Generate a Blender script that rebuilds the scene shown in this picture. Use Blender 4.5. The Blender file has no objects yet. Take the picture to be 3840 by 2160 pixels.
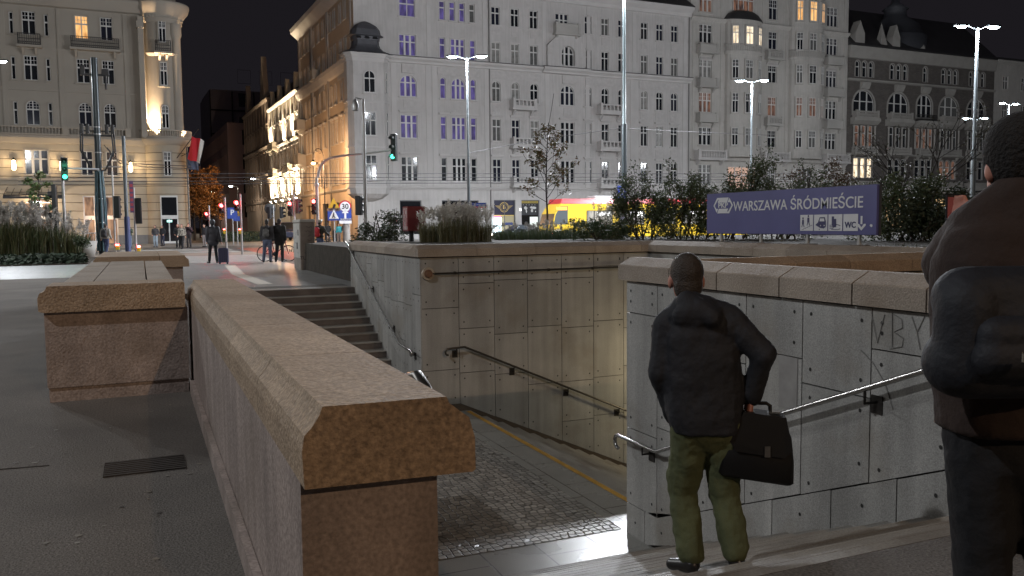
import bpy, math, random
from mathutils import Vector, Matrix
R = random.Random(11)
PI = math.pi
S = bpy.context.scene
COL = S.collection
rad = math.radians

# ---------------------------------------------------------------- materials
MATS = {}
def nodes_of(name):
    m = bpy.data.materials.new(name); m.use_nodes = True
    nt = m.node_tree; b = nt.nodes['Principled BSDF']
    return m, nt, b
def lnk(nt, a, b): nt.links.new(a, b)
def mat(name, col, rough=.7, metal=0., var=0., vscale=4., bump=0., bscale=30., island=0., emit=None, estr=0., spec=.5, fine=0., fscale=120., stain=0., stcol=None, coat=0., streak=0., bump2=0., b2scale=6.):
    if name in MATS: return MATS[name]
    m, nt, b = nodes_of(name)
    c = (col[0], col[1], col[2], 1)
    b.inputs['Base Color'].default_value = c
    b.inputs['Roughness'].default_value = rough
    b.inputs['Metallic'].default_value = metal
    b.inputs['Specular IOR Level'].default_value = spec
    b.inputs['Coat Weight'].default_value = coat
    N = nt.nodes
    tc = N.new('ShaderNodeTexCoord')
    fac = None
    def noise(sc, det=4.):
        t = N.new('ShaderNodeTexNoise'); t.inputs['Scale'].default_value = sc; t.inputs['Detail'].default_value = det
        lnk(nt, tc.outputs['Object'], t.inputs['Vector']); return t
    terms = []
    def term(out, amt):
        mp = N.new('ShaderNodeMapRange'); mp.inputs['From Min'].default_value = .25; mp.inputs['From Max'].default_value = .75
        mp.inputs['To Min'].default_value = 1 - amt; mp.inputs['To Max'].default_value = 1 + amt
        lnk(nt, out, mp.inputs['Value']); terms.append(mp.outputs['Result'])
    if var: term(noise(vscale).outputs['Fac'], var)
    if fine: term(noise(fscale, 2.).outputs['Fac'], fine)
    if streak:
        mg = N.new('ShaderNodeMapping'); mg.inputs['Scale'].default_value = (5., 5., .35); lnk(nt, tc.outputs['Object'], mg.inputs['Vector'])
        t = N.new('ShaderNodeTexNoise'); t.inputs['Scale'].default_value = 1.; t.inputs['Detail'].default_value = 5.; lnk(nt, mg.outputs[0], t.inputs['Vector']); term(t.outputs['Fac'], streak)
    if island:
        g = N.new('ShaderNodeNewGeometry'); mp = N.new('ShaderNodeMapRange')
        mp.inputs['To Min'].default_value = 1 - island; mp.inputs['To Max'].default_value = 1 + island
        lnk(nt, g.outputs['Random Per Island'], mp.inputs['Value']); terms.append(mp.outputs['Result'])
    colout = None
    if terms:
        o = terms[0]
        for t in terms[1:]:
            mu = N.new('ShaderNodeMath'); mu.operation = 'MULTIPLY'; lnk(nt, o, mu.inputs[0]); lnk(nt, t, mu.inputs[1]); o = mu.outputs[0]
        vm = N.new('ShaderNodeVectorMath'); vm.operation = 'SCALE'; vm.inputs[0].default_value = col[:3]; lnk(nt, o, vm.inputs['Scale'])
        colout = vm.outputs['Vector']
    if stain:
        t = noise(1.3, 6.); rp = N.new('ShaderNodeValToRGB'); rp.color_ramp.elements[0].position = .52; rp.color_ramp.elements[1].position = .68
        lnk(nt, t.outputs['Fac'], rp.inputs['Fac'])
        mx = N.new('ShaderNodeMix'); mx.data_type = 'RGBA'
        ml = N.new('ShaderNodeMath'); ml.operation = 'MULTIPLY'; ml.inputs[1].default_value = stain; lnk(nt, rp.outputs['Color'], ml.inputs[0])
        lnk(nt, ml.outputs[0], mx.inputs['Factor'])
        if colout: lnk(nt, colout, mx.inputs[6])
        else: mx.inputs[6].default_value = c
        mx.inputs[7].default_value = (*(stcol or (.12, .07, .04)), 1)
        colout = mx.outputs[2]
    if colout: lnk(nt, colout, b.inputs['Base Color'])
    if bump:
        t = noise(bscale, 5.); bp = N.new('ShaderNodeBump'); bp.inputs['Strength'].default_value = bump; bp.inputs['Distance'].default_value = .02
        lnk(nt, t.outputs['Fac'], bp.inputs['Height']); lnk(nt, bp.outputs['Normal'], b.inputs['Normal'])
        if bump2:
            t2 = noise(b2scale, 6.); p2 = N.new('ShaderNodeBump'); p2.inputs['Strength'].default_value = bump2; p2.inputs['Distance'].default_value = .05
            lnk(nt, t2.outputs['Fac'], p2.inputs['Height']); lnk(nt, p2.outputs['Normal'], bp.inputs['Normal'])
    if emit:
        b.inputs['Emission Color'].default_value = (*emit, 1); b.inputs['Emission Strength'].default_value = estr
    MATS[name] = m
    return m

def brickmat(name, c1, c2, cm, w, h, mortar=.012, rough=.6, axes='xy', rot=0., bump=.4, offset=.5, fine=.12, spec=.5, off=(0, 0), bias=0., squash=1., fsc=90., rvar=0.):
    if name in MATS: return MATS[name]
    m, nt, b = nodes_of(name); N = nt.nodes
    tc = N.new('ShaderNodeTexCoord'); sp = N.new('ShaderNodeSeparateXYZ'); cb = N.new('ShaderNodeCombineXYZ')
    lnk(nt, tc.outputs['Object'], sp.inputs[0])
    for i, a in enumerate(axes): lnk(nt, sp.outputs['xyz'.index(a)], cb.inputs[i])
    mp = N.new('ShaderNodeMapping'); mp.inputs['Rotation'].default_value[2] = rot; mp.inputs['Location'].default_value = (off[0], off[1], 0)
    lnk(nt, cb.outputs[0], mp.inputs['Vector'])
    br = N.new('ShaderNodeTexBrick'); lnk(nt, mp.outputs[0], br.inputs['Vector'])
    br.offset = offset
    br.inputs['Scale'].default_value = 1.; br.inputs['Brick Width'].default_value = w; br.inputs['Row Height'].default_value = h
    br.inputs['Mortar Size'].default_value = mortar; br.inputs['Bias'].default_value = bias
    br.inputs['Color1'].default_value = (*c1, 1); br.inputs['Color2'].default_value = (*c2, 1); br.inputs['Mortar'].default_value = (*cm, 1)
    ns = N.new('ShaderNodeTexNoise'); ns.inputs['Scale'].default_value = fsc; ns.inputs['Detail'].default_value = 3
    lnk(nt, tc.outputs['Object'], ns.inputs['Vector'])
    nb = N.new('ShaderNodeTexNoise'); nb.inputs['Scale'].default_value = .9; nb.inputs['Detail'].default_value = 6
    lnk(nt, tc.outputs['Object'], nb.inputs['Vector'])
    def rng(o, a):
        r = N.new('ShaderNodeMapRange'); r.inputs['From Min'].default_value = .3; r.inputs['From Max'].default_value = .7
        r.inputs['To Min'].default_value = 1 - a; r.inputs['To Max'].default_value = 1 + a; lnk(nt, o, r.inputs['Value']); return r.outputs[0]
    mu = N.new('ShaderNodeMath'); mu.operation = 'MULTIPLY'; lnk(nt, rng(ns.outputs['Fac'], fine), mu.inputs[0]); lnk(nt, rng(nb.outputs['Fac'], .15), mu.inputs[1])
    vm = N.new('ShaderNodeVectorMath'); vm.operation = 'SCALE'; lnk(nt, br.outputs['Color'], vm.inputs[0]); lnk(nt, mu.outputs[0], vm.inputs['Scale'])
    lnk(nt, vm.outputs[0], b.inputs['Base Color'])
    b.inputs['Roughness'].default_value = rough; b.inputs['Specular IOR Level'].default_value = spec
    if rvar:
        r = N.new('ShaderNodeMapRange'); r.inputs['To Min'].default_value = rough - rvar; r.inputs['To Max'].default_value = rough + rvar
        lnk(nt, nb.outputs['Fac'], r.inputs['Value']); lnk(nt, r.outputs[0], b.inputs['Roughness'])
    if bump:
        iv = N.new('ShaderNodeMath'); iv.operation = 'MULTIPLY_ADD'; iv.inputs[1].default_value = -1.; lnk(nt, br.outputs['Fac'], iv.inputs[0])
        ml = N.new('ShaderNodeMath'); ml.operation = 'MULTIPLY'; ml.inputs[1].default_value = .25; lnk(nt, ns.outputs['Fac'], ml.inputs[0]); lnk(nt, ml.outputs[0], iv.inputs[2])
        bp = N.new('ShaderNodeBump'); bp.inputs['Strength'].default_value = bump; bp.inputs['Distance'].default_value = .015
        lnk(nt, iv.outputs[0], bp.inputs['Height']); lnk(nt, bp.outputs[0], b.inputs['Normal'])
    MATS[name] = m
    return m

def cobblemat(name):
    m, nt, b = nodes_of(name); N = nt.nodes
    tc = N.new('ShaderNodeTexCoord')
    v = N.new('ShaderNodeTexVoronoi'); v.inputs['Scale'].default_value = 10.5; v.feature = 'DISTANCE_TO_EDGE'; v.inputs['Randomness'].default_value = .45
    v2 = N.new('ShaderNodeTexVoronoi'); v2.inputs['Scale'].default_value = 10.5; v2.inputs['Randomness'].default_value = .45
    for q in (v, v2): lnk(nt, tc.outputs['Object'], q.inputs['Vector'])
    rp = N.new('ShaderNodeValToRGB'); rp.color_ramp.elements[0].position = .0; rp.color_ramp.elements[1].position = .13
    lnk(nt, v.outputs['Distance'], rp.inputs['Fac'])
    sep = N.new('ShaderNodeSeparateColor'); lnk(nt, v2.outputs['Color'], sep.inputs[0])
    r = N.new('ShaderNodeMapRange'); r.inputs['To Min'].default_value = .2; r.inputs['To Max'].default_value = .42; lnk(nt, sep.outputs[0], r.inputs['Value'])
    mx = N.new('ShaderNodeMath'); mx.operation = 'MULTIPLY'; lnk(nt, rp.outputs['Color'], mx.inputs[0]); lnk(nt, r.outputs[0], mx.inputs[1])
    ad = N.new('ShaderNodeMath'); ad.operation = 'ADD'; ad.inputs[1].default_value = .03; lnk(nt, mx.outputs[0], ad.inputs[0])
    cb = N.new('ShaderNodeCombineColor')
    for i, k in enumerate((1., .93, .84)):
        q = N.new('ShaderNodeMath'); q.operation = 'MULTIPLY'; q.inputs[1].default_value = k; lnk(nt, ad.outputs[0], q.inputs[0]); lnk(nt, q.outputs[0], cb.inputs[i])
    lnk(nt, cb.outputs[0], b.inputs['Base Color']); b.inputs['Roughness'].default_value = .38
    bp = N.new('ShaderNodeBump'); bp.inputs['Strength'].default_value = .6; bp.inputs['Distance'].default_value = .02
    lnk(nt, rp.outputs['Color'], bp.inputs['Height']); lnk(nt, bp.outputs[0], b.inputs['Normal'])
    MATS[name] = m
    return m

def leafmat(name, cols, rough=.55, trans=.25):
    m, nt, b = nodes_of(name); N = nt.nodes
    g = N.new('ShaderNodeNewGeometry'); rp = N.new('ShaderNodeValToRGB')
    el = rp.color_ramp.elements
    while len(el) < len(cols): el.new(.5)
    for i, c in enumerate(cols): el[i].position = i / (len(cols) - 1); el[i].color = (*c, 1)
    lnk(nt, g.outputs['Random Per Island'], rp.inputs['Fac']); lnk(nt, rp.outputs['Color'], b.inputs['Base Color'])
    b.inputs['Roughness'].default_value = rough
    MATS[name] = m
    return m

def roommat(name, top, bot, strength, vary=.6, sc=1.2):
    # a lit room seen through glass: warm or coloured interior with darker furniture / curtains
    m, nt, b = nodes_of(name); N = nt.nodes
    tc = N.new('ShaderNodeTexCoord'); ns = N.new('ShaderNodeTexNoise'); ns.inputs['Scale'].default_value = sc; ns.inputs['Detail'].default_value = 3
    mpg = N.new('ShaderNodeMapping'); mpg.inputs['Scale'].default_value = (2.2, 1, .7)
    oi = N.new('ShaderNodeObjectInfo'); ad = N.new('ShaderNodeVectorMath'); ad.operation = 'ADD'
    cmb = N.new('ShaderNodeCombineXYZ'); ml = N.new('ShaderNodeMath'); ml.operation = 'MULTIPLY'; ml.inputs[1].default_value = 50.
    lnk(nt, oi.outputs['Random'], ml.inputs[0]); lnk(nt, ml.outputs[0], cmb.inputs[0])
    lnk(nt, tc.outputs['Object'], ad.inputs[0]); lnk(nt, cmb.outputs[0], ad.inputs[1]); lnk(nt, ad.outputs[0], mpg.inputs['Vector'])
    lnk(nt, mpg.outputs[0], ns.inputs['Vector'])
    rp = N.new('ShaderNodeValToRGB'); rp.color_ramp.elements[0].position = .35; rp.color_ramp.elements[1].position = .62
    rp.color_ramp.elements[0].color = (*bot, 1); rp.color_ramp.elements[1].color = (*top, 1)
    lnk(nt, ns.outputs['Fac'], rp.inputs['Fac']); lnk(nt, rp.outputs['Color'], b.inputs['Emission Color'])
    b.inputs['Emission Strength'].default_value = strength
    b.inputs['Base Color'].default_value = (.02, .02, .025, 1); b.inputs['Roughness'].default_value = .12
    MATS[name] = m
    return m

# ---------------------------------------------------------------- mesh builder
class MB:
    def __init__(s): s.v = []; s.f = []; s.m = []; s.s = []
    def add(s, vs, fs, mi=0, sm=False):
        o = len(s.v); s.v += [tuple(p) for p in vs]
        for f in fs: s.f.append(tuple(i + o for i in f)); s.m.append(mi); s.s.append(sm)
    def quad(s, a, b, c, d, mi=0): s.add([a, b, c, d], [(0, 1, 2, 3)], mi)
    def poly(s, ps, mi=0): s.add(ps, [tuple(range(len(ps)))], mi)
    def box(s, x0, x1, y0, y1, z0, z1, mi=0, M=None):
        p = [(x0, y0, z0), (x1, y0, z0), (x1, y1, z0), (x0, y1, z0), (x0, y0, z1), (x1, y0, z1), (x1, y1, z1), (x0, y1, z1)]
        if M is not None: p = [M @ Vector(q) for q in p]
        s.add(p, [(0, 3, 2, 1), (4, 5, 6, 7), (0, 1, 5, 4), (1, 2, 6, 5), (2, 3, 7, 6), (3, 0, 4, 7)], mi)
    def bbox(s, x0, x1, y0, y1, z0, z1, b=.01, mi=0, M=None):
        # box with bevelled (chamfered) vertical and top edges
        p = []
        for z, i in ((z0, 0), (z1 - b, 0), (z1, b)):
            xa, xb, ya, yb_ = x0 + i, x1 - i, y0 + i, y1 - i
            p += [(xa + b, ya, z), (xb - b, ya, z), (xb, ya + b, z), (xb, yb_ - b, z), (xb - b, yb_, z), (xa + b, yb_, z), (xa, yb_ - b, z), (xa, ya + b, z)]
        if M is not None: p = [M @ Vector(q) for q in p]
        fs = [tuple(range(7, -1, -1)), tuple(range(16, 24))]
        for k in (0, 8):
            for i in range(8): j = (i + 1) % 8; fs.append((k + i, k + j, k + 8 + j, k + 8 + i))
        s.add(p, fs, mi)
    def prism(s, prof, a, b, ax='y', mi=0, caps=True):
        # extrude a closed 2-D profile (u,v) along an axis from a to b. ax y: (u->x, v->z); ax x: (u->y, v->z); ax z: (u->x, v->y)
        def P(u, v, t): return {'y': (u, t, v), 'x': (t, u, v), 'z': (u, v, t)}[ax]
        n = len(prof); vs = [P(u, v, a) for u, v in prof] + [P(u, v, b) for u, v in prof]
        fs = [(i, (i + 1) % n, n + (i + 1) % n, n + i) for i in range(n)]
        if caps: fs += [tuple(range(n - 1, -1, -1)), tuple(range(n, 2 * n))]
        s.add(vs, fs, mi)
    def tube(s, pts, r, n=8, mi=0, caps=True, r1=None):
        pts = [Vector(p) for p in pts]; k = len(pts); rings = []
        up = None
        for i, p in enumerate(pts):
            t = (pts[min(i + 1, k - 1)] - pts[max(i - 1, 0)])
            t = t.normalized() if t.length > 1e-9 else Vector((0, 0, 1))
            if up is None:
                up = Vector((0, 0, 1)) if abs(t.z) < .9 else Vector((1, 0, 0))
            a = up - t * up.dot(t)
            if a.length < 1e-6: a = t.orthogonal()
            a.normalize(); up = a; b = t.cross(a)
            rr = r if r1 is None else r + (r1 - r) * i / max(1, k - 1)
            rings.append([p + (a * math.cos(2 * PI * j / n) + b * math.sin(2 * PI * j / n)) * rr for j in range(n)])
        vs = [q for g in rings for q in g]
        fs = [(i * n + j, i * n + (j + 1) % n, (i + 1) * n + (j + 1) % n, (i + 1) * n + j) for i in range(k - 1) for j in range(n)]
        s.add(vs, fs, mi, True)
        if caps:
            s.add(rings[0], [tuple(range(n - 1, -1, -1))], mi); s.add(rings[-1], [tuple(range(n))], mi)
    def cyl(s, p0, p1, r0, r1=None, n=12, mi=0): s.tube([p0, p1], r0, n, mi, True, r0 if r1 is None else r1)
    def lathe(s, prof, n=20, mi=0, c=(0, 0, 0), a0=0., a1=2 * PI, sm=True):
        full = abs(a1 - a0 - 2 * PI) < 1e-6; m = n if full else n + 1
        vs = [(c[0] + r * math.cos(a0 + (a1 - a0) * j / n), c[1] + r * math.sin(a0 + (a1 - a0) * j / n), c[2] + z) for r, z in prof for j in range(m)]
        fs = [(i * m + j, i * m + (j + 1) % m, (i + 1) * m + (j + 1) % m, (i + 1) * m + j) for i in range(len(prof) - 1) for j in range(n)]
        s.add(vs, fs, mi, sm)
    def ell(s, c, r, n=12, k=8, mi=0, M=None):
        if not hasattr(r, '__len__'): r = (r, r, r)
        vs = []; fs = []
        for i in range(1, k):
            t = PI * i / k
            for j in range(n):
                a = 2 * PI * j / n; q = Vector((r[0] * math.sin(t) * math.cos(a), r[1] * math.sin(t) * math.sin(a), r[2] * math.cos(t)))
                if M is not None: q = M @ q
                vs.append(Vector(c) + q)
        tq = Vector((0, 0, r[2])); tq = M @ tq if M is not None else tq
        vs += [Vector(c) + tq, Vector(c) - tq]; T, B = len(vs) - 2, len(vs) - 1
        for i in range(k - 2):
            for j in range(n): fs.append((i * n + j, (i + 1) * n + j, (i + 1) * n + (j + 1) % n, i * n + (j + 1) % n))
        for j in range(n): fs.append((T, j, (j + 1) % n)); fs.append((B, (k - 2) * n + (j + 1) % n, (k - 2) * n + j))
        s.add(vs, fs, mi, True)
    def cap(s, p0, p1, r0, r1=None, n=12, mi=0):
        # tapered capsule
        p0, p1 = Vector(p0), Vector(p1); r1 = r0 if r1 is None else r1
        d = p1 - p0; L = d.length; t = d / L if L > 1e-6 else Vector((0, 0, 1))
        a = t.orthogonal().normalized(); b = t.cross(a); rings = []
        for i in range(1, 5): th = PI / 2 * i / 4; rings.append((p0 - t * r0 * math.cos(th), r0 * math.sin(th)))
        for i in range(4, 0, -1): th = PI / 2 * i / 4; rings.append((p1 + t * r1 * math.cos(th), r1 * math.sin(th)))
        vs = [c + (a * math.cos(2 * PI * j / n) + b * math.sin(2 * PI * j / n)) * r for c, r in rings for j in range(n)]
        k = len(rings); vs += [p0 - t * r0, p1 + t * r1]
        fs = [(i * n + j, i * n + (j + 1) % n, (i + 1) * n + (j + 1) % n, (i + 1) * n + j) for i in range(k - 1) for j in range(n)]
        B, T = len(vs) - 2, len(vs) - 1
        fs += [(B, (j + 1) % n, j) for j in range(n)] + [(T, (k - 1) * n + j, (k - 1) * n + (j + 1) % n) for j in range(n)]
        s.add(vs, fs, mi, True)
    def mesh(s, name, mats):
        me = bpy.data.meshes.new(name); me.from_pydata(s.v, [], s.f)
        for m in (mats if isinstance(mats, (list, tuple)) else [mats]): me.materials.append(m)
        me.polygons.foreach_set('material_index', s.m); me.polygons.foreach_set('use_smooth', s.s)
        me.update(); return me
    def build(s, name, mats, parent=None, loc=None, rz=0.):
        return place(name, s.mesh(name, mats), parent, loc, rz)
def place(name, me, parent=None, loc=None, rz=0.):
    o = bpy.data.objects.new(name, me); COL.objects.link(o)
    if parent: o.parent = parent
    if loc: o.location = loc
    if rz: o.rotation_euler = (0, 0, rz)
    return o
def tag(o, label=None, cat=None, group=None, kind=None):
    if label: o['label'] = label
    if cat: o['category'] = cat
    if group: o['group'] = group
    if kind: o['kind'] = kind
    return o
def thing(name, label, cat, loc=(0, 0, 0), rz=0., group=None):
    o = bpy.data.objects.new(name, None); COL.objects.link(o); o.location = loc; o.rotation_euler = (0, 0, rz)
    o.empty_display_size = .2
    return tag(o, label, cat, group)
def copy_tree(o, parent=None):
    c = o.copy(); COL.objects.link(c)
    if parent: c.parent = parent
    for ch in list(o.children): copy_tree(ch, c)
    return c
def text(name, s, size, m, parent, loc, sx=1., align='CENTER', ext=.004, rot=(PI / 2, 0, 0), bold=0.):
    cu = bpy.data.curves.new(name, 'FONT'); cu.body = s; cu.size = size; cu.align_x = align; cu.align_y = 'CENTER'; cu.extrude = ext; cu.offset = bold
    cu.resolution_u = 4; cu.materials.append(m)
    tmp = bpy.data.objects.new('lettering', cu); COL.objects.link(tmp)
    me = bpy.data.meshes.new_from_object(tmp.evaluated_get(bpy.context.evaluated_depsgraph_get())); bpy.data.objects.remove(tmp); me.name = name
    o = place(name, me, parent, loc); o.rotation_euler = rot; o.scale = (sx, 1, 1)
    return o

# ---------------------------------------------------------------- camera model (to turn measured picture positions into points at a known depth)
FPX, YAW, PIT, ROL, CAMH = 3222., .4067, .0745, .010, 1.53
def ray(u, v):   # u, v in 2576-wide picture units
    X = (u * 1.4907 - 1920) / FPX; U0 = (1080 - v * 1.4907) / FPX
    x = X * math.cos(ROL) + U0 * math.sin(ROL); U = -X * math.sin(ROL) + U0 * math.cos(ROL)
    y = math.cos(PIT) + U * math.sin(PIT); z = -math.sin(PIT) + U * math.cos(PIT)
    return Vector((x * math.cos(YAW) + y * math.sin(YAW), -x * math.sin(YAW) + y * math.cos(YAW), z))
def at_z(u, v, z=0.): d = ray(u, v); return Vector((0, 0, CAMH)) + d * ((z - CAMH) / d.z)
def at_y(u, v, y): d = ray(u, v); return Vector((0, 0, CAMH)) + d * (y / d.y)
def at_d(u, v, dep): d = ray(u, v); return Vector((0, 0, CAMH)) + d * (dep / (d.x * math.sin(YAW) + d.y * math.cos(YAW)))
BA = .0288   # the street front is turned by this angle against the stair well
def bw(x, y, z=0.): return Vector((x * math.cos(BA) - y * math.sin(BA), x * math.sin(BA) + y * math.cos(BA), z))
# ================================================================ materials
M_GRAN = mat('grey granite', (.36, .35, .33), .62, var=.14, vscale=1.6, fine=.28, fscale=95, bump=.25, bscale=120, island=.10, stain=.5, stcol=(.24, .205, .16), streak=.22)
M_COPE = mat('coping granite', (.37, .305, .245), .7, var=.16, vscale=2.2, fine=.30, fscale=70, bump=.45, bscale=70, island=.09, stain=.45, stcol=(.22, .155, .10), bump2=.4, b2scale=5)  # warm cast of the sodium light is put into this stone colour
M_PARA = mat('parapet granite', (.38, .275, .185), .72, var=.18, vscale=2.6, fine=.38, fscale=62, bump=.6, bscale=55, island=.09, stain=.6, stcol=(.25, .165, .10), bump2=.55, b2scale=4)
M_PARAB = mat('parapet side granite', (.34, .27, .235), .75, var=.2, vscale=2.0, fine=.3, fscale=60, bump=.35, bscale=50, stain=.6, stcol=(.2, .155, .12), streak=.25, bump2=.3, b2scale=5)
M_JOINT = mat('dark joint', (.035, .03, .027), .9)
M_DOT = mat('anchor plug', (.03, .028, .026), .8)
M_ASPH = mat('asphalt pavement', (.135, .118, .102), .78, var=.25, vscale=.8, fine=.55, fscale=70, bump=.5, bscale=90, stain=.5, stcol=(.085, .073, .063))
M_ROAD = mat('road asphalt', (.075, .073, .07), .5, var=.25, vscale=.5, fine=.3, fscale=90, bump=.2, bscale=90)
M_PLAZA = brickmat('plaza granite slabs', (.30, .30, .295), (.25, .25, .245), (.13, .125, .12), 1.2, .6, .008, .37, fine=.2, bump=.12, rvar=.08, spec=.4)
M_SLAB = brickmat('landing slabs', (.30, .295, .27), (.27, .262, .24), (.08, .075, .07), 1.1, .66, .01, .27, rot=PI / 2, fine=.25, bump=.12, rvar=.1, off=(.03, 0))
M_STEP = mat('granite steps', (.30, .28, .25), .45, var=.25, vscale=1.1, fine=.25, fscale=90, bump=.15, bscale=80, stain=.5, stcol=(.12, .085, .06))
M_RISER = mat('shaded risers', (.14, .115, .10), .7, var=.3, vscale=3., fine=.2, fscale=80)  # risers coloured darker than the treads to stand in for their shade
M_COB = cobblemat('setts')
M_WHITE = mat('white road paint', (.62, .61, .57), .55, var=.15, vscale=3, fine=.2, fscale=40)
M_YEL = mat('yellow line paint', (.55, .30, .05), .6, var=.25, vscale=4, fine=.25, fscale=40)
M_REDP = mat('red bike path asphalt', (.30, .075, .05), .6, var=.15, vscale=1.5, fine=.25, fscale=80)
M_SOIL = mat('planting soil', (.045, .036, .026), .95, var=.4, vscale=4, bump=.6, bscale=20)
M_CONC = mat('cast concrete', (.34, .33, .31), .8, var=.15, vscale=1.5, fine=.15, fscale=60, stain=.3, stcol=(.2, .19, .17))
M_STEEL = mat('stainless steel', (.46, .45, .44), .23, 1., var=.08, vscale=8)
M_DKSTEEL = mat('dark weathered steel', (.06, .058, .056), .42, .9)
M_BRACK = mat('bracket steel', (.045, .04, .036), .6, .6)

# ================================================================ ground sheets
def sheet(name, rects, m, z, hole=None):
    b = MB()
    for x0, x1, y0, y1 in rects: b.quad((x0, y0, z), (x1, y0, z), (x1, y1, z), (x0, y1, z))
    o = b.build(name, m); tag(o, kind='structure'); return o
xs = [-700, .83, 4.84, 5.16, 10.05, 800]; ys = [-400, 2.9, 8.5, 15.64, 21.09, 1200]
holes = {(1, 1), (1, 2), (1, 3), (2, 1), (2, 2), (3, 2)}
sheet('ground', [(xs[i], xs[i + 1], ys[j], ys[j + 1]) for i in range(5) for j in range(5) if (i, j) not in holes], M_ASPH, 0.)
sheet('plaza_paving', [(-60, .6, 29.9, 40.6), (.6, 5.6, 21.6, 38.7)], M_PLAZA, .004)
sheet('stair_head_paving', [(.6, 5.6, 21.095, 21.6)], M_STEP, .004)
sheet('road', [(-260, 420, 38.75, 71.)], M_ROAD, .006) if False else None
b = MB()
for k in range(9):
    y = 21.75 + k * .075
    b.box(1.0, 4.8, y, y + .03, .004, .012)
tag(b.build('tactile_warning_strip', mat('tactile strip', (.2, .2, .19), .6)), kind='structure')
# avenue, with zebra markings and a red cycle path
road = MB(); road.quad((-300, 40.9, .006), (-1.6, 40.9, .006), (-1.6, 71, .006), (-300, 71, .006)); road.quad((-1.6, 38.75, .006), (420, 38.75, .006), (420, 71, .006), (-1.6, 71, .006))
tag(road.build('road', M_ROAD), kind='structure')
zb = MB(); y = 39.0
while y < 63.6:
    if not 48.4 < y < 53.6: zb.quad((-1.25, y, .010), (5.6, y, .010), (5.6, y + .55, .010), (-1.25, y + .55, .010))
    y += 1.2
sheet('refuge_paving', [(-3, 6.2, 48.6, 53.4)], mat('beige refuge paving', (.26, .22, .18), .6, var=.15, vscale=1.), .009)
tag(zb.build('zebra_crossing_markings', M_WHITE), kind='structure')
sheet('cycle_path', [(6.2, 8.2, 39.5, 64.)], M_REDP, .010)
sheet('far_pavement', [(-300, 420, 71., 86.8)], brickmat('far pavement slabs', (.24, .23, .22), (.2, .195, .19), (.1, .1, .1), .8, .5, .01, .5), .014)
sd = MB(); q = [bw(8.5, 86.7, .018), bw(20.5, 86.7, .018), bw(20.5, 330, .018), bw(8.5, 330, .018)]; sd.poly(q)
tag(sd.build('side_street', mat('side street asphalt', (.07, .066, .062), .55, var=.2, vscale=.6, fine=.25, fscale=60)), kind='structure')
for nm, xa, xb in (('tram_rail', 0, 0),):
    rl = MB()
    for yy in (57.1, 58.55, 61.1, 62.55): rl.box(-250, 400, yy, yy + .07, .004, .016)
    tag(rl.build('tram_tracks', mat('polished rail', (.3, .29, .28), .3, 1.)), kind='structure')
# pale guidance strip on the plaza
gp = [at_z(578, 667), at_z(600, 691), at_z(668, 716)]
g = MB()
for p, q in zip(gp[:-1], gp[1:]):
    d = (q - p).normalized(); n = Vector((-d.y, d.x, 0)) * .2
    g.quad(*[Vector((w.x, w.y, .010)) for w in (p - n, q - n, q + n, p + n)])
tag(g.build('guidance_strip', mat('pale tactile paving', (.62, .58, .5), .6, fine=.2, fscale=60)), kind='structure')
GC = at_z(365, 1172); mh = MB()
for k in range(8):
    mh.box(GC.x - .24, GC.x + .24, GC.y - .18 + k * .045, GC.y - .155 + k * .045, .002, .010)
tag(mh.build('floor_grate', mat('rusty grate iron', (.05, .04, .034), .7, .3)), 'small rusty iron grate set in the asphalt left of the near parapet', 'drain')

# ================================================================ stair well floors and flights
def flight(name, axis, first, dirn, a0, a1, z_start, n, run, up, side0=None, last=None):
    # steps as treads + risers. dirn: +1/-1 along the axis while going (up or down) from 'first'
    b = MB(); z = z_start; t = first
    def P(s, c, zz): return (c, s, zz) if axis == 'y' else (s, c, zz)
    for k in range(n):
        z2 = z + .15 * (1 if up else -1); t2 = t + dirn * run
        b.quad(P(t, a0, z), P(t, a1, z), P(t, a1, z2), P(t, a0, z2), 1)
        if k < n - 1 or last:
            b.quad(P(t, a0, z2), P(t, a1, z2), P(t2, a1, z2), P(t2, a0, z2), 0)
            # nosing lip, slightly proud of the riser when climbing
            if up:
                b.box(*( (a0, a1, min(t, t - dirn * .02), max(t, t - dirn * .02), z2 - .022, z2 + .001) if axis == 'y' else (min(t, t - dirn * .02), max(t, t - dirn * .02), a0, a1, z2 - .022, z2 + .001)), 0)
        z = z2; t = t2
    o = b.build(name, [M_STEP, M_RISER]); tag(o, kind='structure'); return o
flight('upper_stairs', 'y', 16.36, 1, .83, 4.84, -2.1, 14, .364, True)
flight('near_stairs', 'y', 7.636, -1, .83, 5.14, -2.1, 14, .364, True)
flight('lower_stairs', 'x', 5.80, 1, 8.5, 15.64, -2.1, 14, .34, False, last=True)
lf = MB()
lf.quad((.83, 7.63, -2.1), (5.14, 7.63, -2.1), (5.14, 16.36, -2.1), (.83, 16.36, -2.1)); lf.quad((5.14, 8.5, -2.1), (5.80, 8.5, -2.1), (5.80, 15.64, -2.1), (5.14, 15.64, -2.1))
tag(lf.build('landing_floor', M_SLAB), kind='structure')
sheet('sett_paving', [(1.2, 5.12, 8.65, 15.0)], M_COB, -2.094)
sheet('yellow_edge_line', [(5.68, 5.77, 8.6, 15.5)], M_YEL, -2.095)
tf = MB(); tf.quad((10.5, 8.5, -4.2), (30, 8.5, -4.2), (30, 15.64, -4.2), (10.5, 15.64, -4.2)); tf.quad((10.3, 8.5, -.6), (30, 8.5, -.6), (30, 15.64, -.6), (10.3, 15.64, -.6))
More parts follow.
